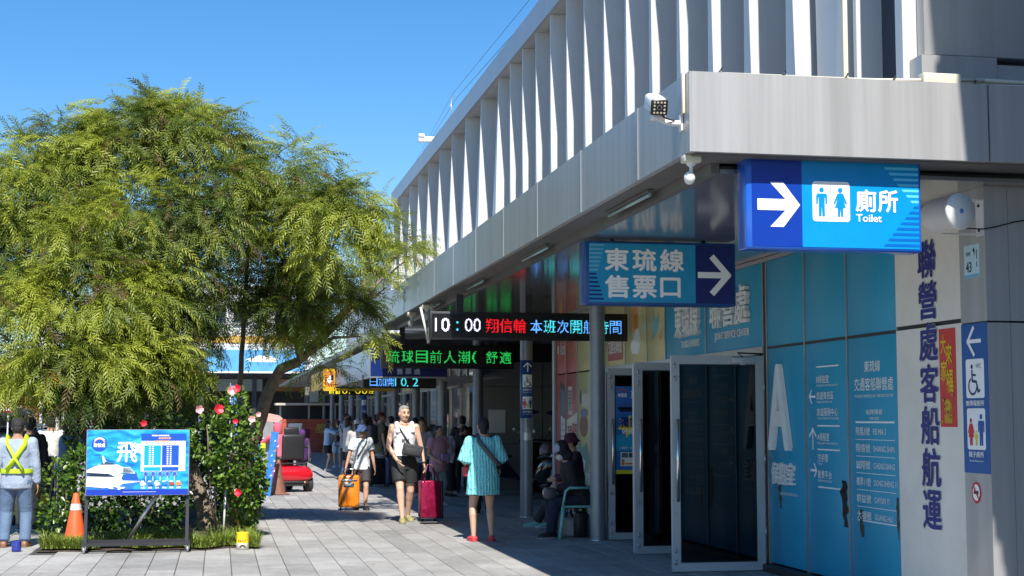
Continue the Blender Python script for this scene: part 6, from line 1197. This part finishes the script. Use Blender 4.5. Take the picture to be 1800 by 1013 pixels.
# 1 man in white tank top
Q = 'people queueing along the columns'
e, P = person(2.77, 22.95, 4, 1.76, 'grey haired man in white tank top and black shorts striding forward', top=dict(kind='tank', col=(.74, .74, .75), hem=.475, loose=.006, fold=.014, name='tank_top'), bottom=dict(col=BLK, length=.72, loose=.016), shoes=((.28, .26, .10), 'clog', (.3, .28, .15)), hair=('grey', (.30, .29, .28)), skin=(.60, .37, .26), rh=(-.085, -.125, .535), lh=(.165, -.05, .50), ra=(-.035, -.12, .05), la=(.055, .10, .05), hero=True, rhint=(-1, .35, 0), head_turn=8, w_=1.04)
p = P; t = worn('chest_logo', e, 'dark sports emblem printed on the white tank top', 'emblem')
# the emblem is print on the shirt
for o in [t]: bpy.data.objects.remove(o)
mk = MB(); U = P['U']; S = P['S']
def yz(x_, z_): return -.0785 + 2.2 * x_ * x_
for s in (1, -1):
    pts = [(s * .004, .716), (s * .020, .708), (s * .034, .722), (s * .030, .706), (s * .030, .700), (s * .034, .684), (s * .020, .698), (s * .004, .690)]
    mk.add([S(U((a - .004, yz(a, z) - .003, z))) for a, z in pts], [tuple(range(8))])
mk.build('printed_emblem', mat('dark_emblem', (.06, .06, .06), .7), e)
crossbody(e, P, 'black sling bag across the chest of the man in white', mat('black_nylon', (.03, .03, .034), .6, bump=.4, bscale=30), s=1, box=(.17, .055, .10), z=.615, x=.05, y=-.12)
w1 = worn('necklace', e, 'thin brown cord necklace on the grey haired man', 'necklace'); mb = MB(); mb.tube([S(U((.034 * math.cos(a), -.008 - .036 * math.sin(a), .846 - .012 * math.sin(a)))) for a in [k * math.pi / 8 for k in range(9)]], .004, 5); mb.build('cord', mat('brown_cord', (.12, .06, .03), .6), w1)
w1 = worn('wristwatch', e, 'black watch on the wrist above the crimson bag', 'watch'); mb = MB(); c = S(P['wr'][1]); mb.cyl(c - Vector((0, 0, -.0)), c + Vector((0, .003, .03)), .031, n=14); mb.build('band', M_BLACK, w1)
hand = atloc(e, S(P['wr'][1]) + Vector((0, -.03, -.10)))
t = empty('trolley_bag', (hand.x + .10, 23.0, 0), 6, 'shiny crimson shopping trolley bag held by the man in white', 'bag'); CR = mat('crimson_foil', (.36, .015, .07), .22, .45, var=.35, vscale=9, bump=1.0, bscale=9)
mb = MB(); mb.rbox(-.15, .16, -.10, .12, .06, .62, r=.02); mb.build('body', CR, t); mb = MB(); mb.rbox(.162, .20, -.09, .12, .06, .61, r=.008); mb.rbox(-.15, .2, -.09, .12, .045, .06, r=.004); mb.build('side_panel', M_BLACK, t)
mb = MB()
for q in (-.10, .12): mb.tube([(-.10, q, .60), (-.09, q * .6, .70), (-.03, 0, .86), (.03, 0, .86), (.10, q * .6, .70), (.11, q, .60)], .013, 7)
mb.build('handle', mat('dark_red_strap', (.10, .01, .03), .5), t)
for x_ in (-.1, .1): mb = MB(); mb.cyl((x_ - .02, .06, .03), (x_ + .02, .06, .03), .03, n=12); mb.build('wheel', M_BLACK, t)
# 2 boy
e, P = person(2.42, 26.15, 2, 1.44, 'boy in bucket hat and white t shirt pulling the orange suitcase', top=dict(col=(.66, .72, .74), hem=.475, loose=.016, fold=.03, name='t_shirt'), bottom=dict(col=(.045, .035, .04), length=.78, loose=.014), shoes=(BLK, 'shoe', (.03, .03, .03)), hat=('bucket', (.04, .08, .20)), skin=SK, rh=(-.20, -.03, .46), lh=(.16, -.05, .46), ra=(-.04, .09, .05), la=(.04, -.10, .045), hero=True, glasses=True, w_=.94)
crossbody(e, P, 'thin dark strap bag across the boy in the bucket hat', mat('black_nylon', (.03, .03, .034), .6, bump=.4, bscale=30), s=-1, box=None)
def suitcase(x, y, rz, m, lab, w_=.38, d_=.24, h_=.52, hz=.85, shell=True):
    e = empty('suitcase', (x, y, 0), rz, lab, 'suitcase', 'wheeled suitcases'); mb = MB(); mb.rbox(-w_ / 2, w_ / 2, -d_ / 2, d_ / 2, .05, .05 + h_, r=.045, seg=4)
    for k in range(5): mb.rbox(-w_ * .36 + k * w_ * .16, -w_ * .36 + k * w_ * .16 + .02, -d_ / 2 - .004, d_ / 2 + .004, .09, h_ * .6, r=.004)
    mb.build('shell', m, e); mb = MB(); mb.tube([(-w_ * .28, -d_ * .3, h_ + .02), (-w_ * .28, -d_ * .3, hz), (w_ * .28, -d_ * .3, hz), (w_ * .28, -d_ * .3, h_ + .02)], .012, 8); mb.build('handle', M_CHROME, e)
    mb = MB(); mb.rbox(-w_ * .25, w_ * .25, -d_ / 2 - .012, -d_ / 2 + .01, h_ * .72, h_ * .86, r=.01); mb.rbox(-w_ * .4, w_ * .4, -d_ / 2 - .008, -d_ / 2 + .01, h_ * .9, h_ * .96, r=.004); mb.build('trim', M_CHROME if shell else M_BLACK, e)
    for a in (-1, 1):
        for b_ in (-1, 1): mb = MB(); mb.cyl((a * w_ * .38 - .012, b_ * d_ * .3, .028), (a * w_ * .38 + .012, b_ * d_ * .3, .028), .028, n=12); mb.build('wheel', M_BLACK, e)
    return e
suitcase(2.20, 26.05, -4, mat('orange_polycarbonate', (.80, .22, .01), .2, coat=.5, var=.05), 'bright orange hard shell suitcase pulled by the boy', .36, .24, .55, .70)
# 3 woman in turquoise knit
def knit():
    m = bpy.data.materials.new('turquoise_knit'); m.use_nodes = True; t = m.node_tree; n = t.nodes; L = t.links.new; b = n['Principled BSDF']; tc = n.new('ShaderNodeTexCoord'); out = None
    wv = n.new('ShaderNodeTexWave'); wv.bands_direction = 'X'; wv.inputs['Scale'].default_value = 8; wv.inputs['Distortion'].default_value = 3; wv.inputs['Detail'].default_value = 2; L(tc.outputs['Object'], wv.inputs[0])
    vo = n.new('ShaderNodeTexVoronoi'); vo.inputs['Scale'].default_value = 55; L(tc.outputs['Object'], vo.inputs[0])
    ml = n.new('ShaderNodeMath'); ml.operation = 'MULTIPLY'; L(wv.outputs['Fac'], ml.inputs[0]); L(vo.outputs[0], ml.inputs[1])
    cr = n.new('ShaderNodeValToRGB'); e_ = cr.color_ramp.elements; e_[0].position = .02; e_[0].color = (.28, .76, .74, 1); e_[1].position = .6; e_[1].color = (.10, .42, .45, 1); L(ml.outputs[0], cr.inputs[0]); L(cr.outputs[0], b.inputs[0]); b.inputs['Roughness'].default_value = .85
    bp = n.new('ShaderNodeBump'); bp.inputs['Strength'].default_value = .8; bp.inputs['Distance'].default_value = .01; bp.invert = True; L(ml.outputs[0], bp.inputs['Height']); L(bp.outputs[0], b.inputs['Normal']); return m
e, P = person(3.34, 19.2, 182, 1.575, 'woman in loose turquoise knit top seen from behind', top=dict(kind='poncho', hem=.375, loose=.014, flare=.022, fold=.022, mat=knit(), name='knit_top'), bottom=dict(col=BLK, length=.55, loose=.012), shoes=((.62, .05, .06), 'clog', (.62, .05, .06)), hair=('bun', (.012, .009, .008)), skin=(.50, .30, .21), lh=(.10, -.14, .60), rh=(-.10, -.14, .60), la=(.078, .0, .045), ra=(-.07, .01, .045), hero=True, w_=1.1)
mb = MB(); S = P['S']; mb.add([S(q) for q in ((.10, -.07, .42), (.15, .05, .45), (.155, .05, .33), (.13, -.02, .31))], [(0, 1, 2, 3)]); 
w1 = worn('shoulder_strap', e, 'grey bag strap running diagonally over the turquoise top', 'strap'); strap(w1, P, [(.055, .0, .862), (.05, .072, .81), (.0, .098, .74), (-.06, .105, .67), (-.12, .07, .62), (-.12, -.02, .6)], .030, mat('grey_strap', (.07, .075, .085), .7))
w1 = worn('red_pouch', e, 'small red pouch showing past the elbow of the turquoise top', 'bag'); mb = MB(); mb.rbox(.16, .24, -.15, -.05, .82, .95, r=.02, seg=2); mb.build('body', mat('red_cloth', (.55, .04, .05), .6), w1)
# 4 seated in black hoodie, and a second one behind
e, P = person(4.72, 19.55, -90, 1.62, 'seated person in black hoodie and pale cap beside the nearest column', top=dict(kind='long', col=(.012, .013, .018), loose=.02, hem=.45, name='hoodie'), bottom=dict(kind='long', col=(.012, .016, .035), loose=.014), shoes=(BLK, 'shoe', (.4, .4, .4)), hair=('none', BLK), hat=('cap', (.35, .38, .45)), mask=(.6, .6, .62), pelvis=.30, la=(.06, -.27, .045), ra=(-.05, -.23, .045), lh=(.03, -.21, .40), rh=(-.04, -.20, .39), lean=22, head_nod=12)
w1 = worn('hood', e, 'black hood pulled over the pale cap of the seated person', 'hood'); mb = MB(); T = P['hd']; mb.ball(T(0, .018, .014), (.066 * 1.62, .062 * 1.62, .074 * 1.62), 16); mb.ball(T(0, .02, -.05), (.06 * 1.62, .055 * 1.62, .06 * 1.62), 12); link('cloth', fuse(mb, .011, .01), mat('cloth', (.012, .013, .018), .8, var=.08, vscale=8, bump=.35, bscale=45), w1)
w1 = worn('lap_bag', e, 'dark grey bag with bright buckles held on the lap of the seated person', 'bag'); mb = MB(); mb.rbox(-.14, .14, -.50, -.36, .50, .66, r=.04, seg=3); mb.build('body', mat('grey_nylon', (.06, .06, .065), .5, bump=.5, bscale=25), w1); mb = MB(); mb.rbox(-.145, -.14, -.46, -.40, .6, .63, r=.002); mb.rbox(-.1, -.06, -.505, -.5, .56, .62, r=.002); mb.build('buckle', M_CHROME, w1)
e, P = person(5.12, 21.4, -95, 1.66, 'second seated person in maroon hat half hidden by the nearest column', top=dict(kind='long', col=(.05, .02, .04), loose=.02), bottom=dict(kind='long', col=(.03, .03, .035)), shoes=((.20, .42, .38), 'shoe', (.5, .5, .5)), hat=('bucket', (.10, .015, .05)), pelvis=.31, la=(.06, -.27, .045), ra=(-.06, -.36, .045), lh=(.05, -.2, .42), rh=(-.05, -.2, .42), lean=8)
w1 = empty('stool', (5.14, 21.4, 0), 0, 'dark low stool under the person in the maroon hat', 'stool'); mb = MB(); mb.rbox(-.17, .17, -.17, .17, .37, .41, r=.015); mb.build('seat', M_BLACK, w1); [MB().cyl((a * .13, b_ * .13, 0), (a * .12, b_ * .12, .38), .014, n=6).build('leg', M_STEEL, w1) for a in (-1, 1) for b_ in (-1, 1)]
# 5 vest wearer and the workers by the car
DEN = (.10, .17, .28)
e, P = person(-2.42, 19.4, 178, 1.56, 'worker in pale blue shirt with yellow cross vest seen from behind', top=dict(kind='long', col=(.30, .36, .46), hem=.455, loose=.016, fold=.02, name='work_shirt'), bottom=dict(kind='long', col=(.11, .17, .27), loose=.015), shoes=((.25, .12, .06), 'shoe', (.2, .1, .05)), hair=('short', (.02, .016, .014)), hat=('cap', (.015, .016, .02)), skin=SK2, lh=(.175, .05, .46), rh=(-.16, -.03, .46), la=(.085, .0, .045), ra=(-.075, 0, .045), hero=True, w_=1.12)
w1 = worn('reflective_vest', e, 'lime yellow cross straps and belt on the blue work shirt', 'vest'); LM = mat('lime_webbing', (.55, .75, .02), .55, bump=.2); LM2 = mat('lime_trim', (.35, .42, .06), .5)
for s in (1, -1): strap(w1, P, [(s * .07, -.06, .79), (s * .072, .0, .862), (s * .066, .076, .80), (0, .098, .69), (-s * .062, .098, .60)], .040, LM); strap(w1, P, [(s * .055, .075, .81), (-s * .008, .106, .69), (-s * .05, .106, .60)], .006, LM2, 'trim')
mb = MB(); S = P['S']; mb.lathe([(.123 * 1.56, 0), (.126 * 1.56, .012), (.124 * 1.56, .055)], n=28); mb.v = [(a, b_ * .74 + .006, c + .575 * 1.56) for a, b_, c in mb.v]; mb.build('belt', LM, w1)
mb = MB(); [mb.box(-.13 + k * .028, -.115 + k * .028, .148 - abs(k - 4.5) ** 2 * .0016, .151 - abs(k - 4.5) ** 2 * .0016, .575 * 1.56 + .02, .575 * 1.56 + .036) for k in range(10)]; mb.build('belt_marks', LM2, w1)
person(-2.95, 21.2, 160, 1.56, 'person in white shirt and green vest at the far left edge', 'workers unloading by the car', top=dict(col=(.62, .62, .6), loose=.018), bottom=dict(kind='long', col=(.05, .05, .06)), shoes=(BLK, 's'), hair=('short', BLK))
person(-2.62, 22.3, 190, 1.58, 'worker in beige trousers behind the vest wearer', 'workers unloading by the car', top=dict(kind='long', col=(.03, .03, .035), loose=.018), bottom=dict(kind='long', col=(.36, .29, .19)), shoes=(BLK, 's'), hair=('short', BLK), hat=('cap', (.012, .012, .014)))
person(-2.18, 23.0, 110, 1.56, 'worker in blue denim shirt reaching an arm towards the trolley', 'workers unloading by the car', top=dict(kind='long', col=(.12, .19, .32), loose=.016), bottom=dict(kind='long', col=(.03, .035, .05)), shoes=(BLK, 's'), hair=('short', (.10, .055, .03)), lh=(.06, -.33, .76), rh=(-.1, -.30, .72))
person(-2.75, 26.2, 185, 1.60, 'person in white ribbed shirt standing behind the trolley', 'workers unloading by the car', top=dict(kind='long', col=(.70, .70, .68), loose=.02), bottom=dict(kind='long', col=(.03, .03, .035)), shoes=(BLK, 's'))
person(-3.1, 25.4, 150, 1.62, 'person in black cap bending at the open tailgate', 'workers unloading by the car', top=dict(kind='long', col=(.02, .02, .024), loose=.02), bottom=dict(kind='long', col=(.03, .03, .035)), shoes=(BLK, 's'), hat=('cap', (.012, .012, .014)), lh=(.05, -.3, .72), rh=(-.05, -.3, .72), lean=12)
# rider and companion
e, P = person(1.30, 33.05, 190, 1.56, 'scooter rider in pink hooded jacket seen from behind', top=dict(kind='long', col=(.60, .12, .17), loose=.024, name='jacket'), bottom=dict(kind='long', col=(.30, .20, .10)), shoes=((.08, .07, .06), 's'), hair=('none', BLK), hat=('hood', (.55, .10, .15)), pelvis=.435, la=(.16, -.27, .17), ra=(-.13, -.27, .17), lh=(.15, -.32, .66), rh=(-.15, -.32, .66), lean=8, roll=3)
person(1.96, 36.6, 180, 1.28, 'person in dark purple hood standing beyond the mobility scooter', top=dict(kind='long', col=(.06, .015, .11), loose=.024), bottom=dict(kind='long', col=(.03, .03, .04)), shoes=(BLK, 's'), hair=('none', BLK), hat=('hood', (.07, .015, .13)), vox=.014)
# the queue
q_ = dict(group=Q, vox=.013)
person(3.19, 45.4, 80, 1.50, 'long haired woman in light blue top and black skirt raising a phone', top=dict(kind='long', col=(.32, .48, .68), loose=.014, hem=.5), bottom=dict(kind='skirt', col=BLK, length=.5), shoes=((.6, .6, .58), 's'), hair=('long', (.03, .014, .010)), lh=(.04, -.25, .78), rh=(-.04, -.25, .80), skin=SK3, **q_)
e, P = person(3.72, 48.3, 190, 1.50, 'person in light blue shorts with a black backpack in the queue', top=dict(col=(.10, .11, .13)), bottom=dict(col=(.32, .46, .62), length=.8, loose=.02), shoes=((.5, .48, .6), 's'), **q_); backpack(e, P, 'large black backpack on the person in light blue shorts', M_BLACK)
e, P = person(3.46, 42.2, 120, 1.69, 'tall young man in grey t shirt and black trousers in the queue', top=dict(col=(.25, .27, .30), loose=.02), bottom=dict(col=(.02, .02, .024), length=1.1, loose=.03), shoes=((.55, .55, .55), 's'), socks=(.7, .7, .7), lh=(.08, -.13, .62), head_turn=-50, **q_); crossbody(e, P, 'black sling bag on the young man in grey', M_BLACK, s=-1)
e, P = person(2.95, 33.0, 150, 1.52, 'woman in white cap, beige hooded shirt and beige shorts beside the boy', top=dict(kind='long', col=(.46, .43, .41), loose=.022, hem=.5), bottom=dict(col=(.50, .47, .42), length=.5, loose=.022), shoes=((.6, .6, .6), 's'), hat=('cap', (.62, .62, .60)), hair=('long', (.02, .012, .01)), skin=SK3, lh=(.1, -.16, .62), head_turn=-60, **q_)
person(3.75, 39.6, 175, 1.68, 'tall person all in black behind the bucket hat of the boy', top=dict(col=(.015, .015, .018)), bottom=dict(kind='long', col=BLK), shoes=(BLK, 's'), **q_)
e, P = person(3.80, 36.2, 100, 1.70, 'tall man in olive shirt and brown cap with a dark backpack', top=dict(col=(.11, .12, .07), loose=.022), bottom=dict(col=(.15, .17, .19), length=.9, loose=.02), shoes=((.5, .5, .5), 's'), socks=(.7, .7, .7), hat=('cap', (.10, .03, .02)), lh=(.08, -.13, .62), head_turn=-20, **q_); backpack(e, P, 'dark backpack on the man in the olive shirt', mat('dark_backpack', (.03, .03, .035), .7))
suitcase(3.95, 34.6, 5, mat('navy_ribbed', (.03, .05, .12), .35), 'dark navy ribbed suitcase standing behind the man in white', .38, .26, .62, 1.0, False); suitcase(3.62, 34.9, 5, mat('black_shell', (.015, .015, .018), .35), 'black suitcase at the feet of the man in the olive shirt', .44, .3, .6, .72, False)
person(4.25, 38.0, 200, 1.62, 'dark clothed person behind the man in the olive shirt', top=dict(col=(.03, .03, .04)), bottom=dict(kind='long', col=(.02, .02, .025)), shoes=(BLK, 's'), **q_)
person(4.35, 34.0, 190, 1.58, 'dark haired person in grey jacket left of the grey haired man', top=dict(kind='long', col=(.16, .16, .18)), bottom=dict(kind='long', col=(.06, .05, .05)), shoes=((.5, .5, .5), 's'), **q_)
person(4.02, 30.2, -20, 1.53, 'woman with light brown hair behind the shoulder of the man in white', top=dict(col=(.35, .35, .33), loose=.02), bottom=dict(kind='long', col=(.05, .05, .06)), shoes=((.5, .5, .5), 's'), hair=('long', (.20, .10, .05)), skin=SK3, **q_)
e, P = person(3.92, 27.3, 25, 1.43, 'girl in pink t shirt and pale leggings holding a lilac pouch', top=dict(col=(.58, .30, .35), loose=.026, hem=.42, fold=.02), bottom=dict(kind='long', col=(.24, .34, .33), loose=.003), shoes=((.5, .5, .5), 's'), hair=('tail', (.02, .014, .012)), skin=SK, lh=(.05, -.15, .58), rh=(-.10, -.12, .57), head_turn=25, head_nod=-8, group=Q, vox=.011)
w1 = worn('pouch', e, 'lilac zip pouch held by the girl in pink', 'pouch'); mb = MB(); mb.rbox(-.09, .10, -.26, -.22, .80, .93, r=.015); mb.build('body', mat('lilac_foil', (.40, .28, .55), .35), w1)
e, P = person(4.52, 29.9, 100, 1.50, 'person in black dress leaning against a column with arm stretched out', top=dict(col=(.015, .015, .018)), bottom=dict(kind='skirt', col=BLK, length=1.5), shoes=(BLK, 's'), hair=('short', BLK), lean=28, rh=(-.10, -.30, .62), lh=(.10, -.25, .66), **q_)
w1 = empty('lilac_jacket', (4.38, 29.5, 0), 0, 'pale lilac jacket draped over an outstretched arm', 'jacket'); mb = MB(); cap(mb, (-.32, 0, 1.12), (.12, 0, 1.16), .045, .06); mb.loft([((.02, 0, 1.18), (.12, 0, 0), (0, .06, 0)), ((.03, 0, 1.0), (.17, 0, 0), (0, .07, 0)), ((.02, 0, .8), (.18, 0, 0), (0, .05, 0)), ((-.05, 0, .68), (.10, 0, 0), (0, .03, 0))], 16); cap(mb, (.17, 0, 1.1), (.13, 0, .72), .04, .04); link('cloth', fuse(mb, .012, .04), mat('cloth', (.48, .40, .47), .8, var=.08, vscale=8, bump=.35, bscale=45), w1)
e, P = person(4.28, 24.6, 175, 1.50, 'person in dark jacket and pale blue hood hidden behind the turquoise top', top=dict(kind='long', col=(.02, .02, .024), loose=.024), bottom=dict(kind='long', col=(.02, .02, .025)), shoes=(BLK, 's', (.6, .6, .6)), hair=('none', BLK), hat=('hood', (.22, .38, .42)), w_=1.2, **q_)
person(4.3, 44.5, 185, 1.6, 'person in white top far back in the queue', top=dict(col=(.4, .4, .4)), bottom=dict(kind='long', col=(.03, .03, .04)), shoes=(BLK, 's'), **q_)
person(4.7, 56.0, 175, 1.66, 'person in maroon top at the far end of the queue', top=dict(col=(.12, .02, .03)), bottom=dict(kind='long', col=(.02, .02, .03)), shoes=(BLK, 's'), **q_)

for x_, y_, r_, h_, lab_, tc_, bc_ in ((3.62, 37.9, 160, 1.55, 'person with short hair in mustard t shirt between the olive shirt and the boy', (.35, .22, .04), (.05, .05, .06)), (4.15, 40.8, 185, 1.66, 'person in navy t shirt in the middle of the queue', (.03, .05, .12), (.12, .11, .10)), (3.30, 39.5, 100, 1.58, 'person in pale grey sleeveless top beside the tall young man in grey', (.45, .45, .44), (.03, .03, .04)), (4.55, 46.5, 190, 1.62, 'person in faded green top deep in the queue', (.12, .20, .14), (.04, .04, .05)), (4.75, 36.0, 200, 1.60, 'person in brown top nearest the shop glass', (.16, .09, .05), (.03, .03, .03)), (5.05, 31.6, 170, 1.62, 'person in black top right of the girl in pink', (.02, .02, .025), (.03, .03, .035))):
    person(x_, y_, r_, h_, lab_, top=dict(col=tc_, loose=.018), bottom=dict(kind='long' if x_ != 3.62 else 'shorts', col=bc_), shoes=(BLK, 's', (.5, .5, .5)), hair=('long' if x_ in (3.30, 4.55) else 'short', (.02, .015, .012)), lh=(.09, -.12, .6) if x_ > 4 else None, **q_)
e = empty('office_chair', (3.15, 58, 0), 0, 'black swivel office chair in front of the red plank wall', 'chair'); mb = MB(); mb.rbox(-.28, .28, -.25, .25, .45, .55, r=.03); mb.build('seat', M_BLACK, e); mb = MB(); mb.rbox(-.26, .26, .2, .28, .6, 1.15, r=.03); mb.build('backrest', mat('maroon_vinyl', (.10, .02, .02), .5), e); mb = MB(); mb.cyl((0, 0, .08), (0, 0, .45), .03); [mb.cyl((0, 0, .1), (.3 * math.cos(k * 1.256), .3 * math.sin(k * 1.256), .03), .02, n=6) for k in range(5)]; mb.build('base', M_DARKM, e)
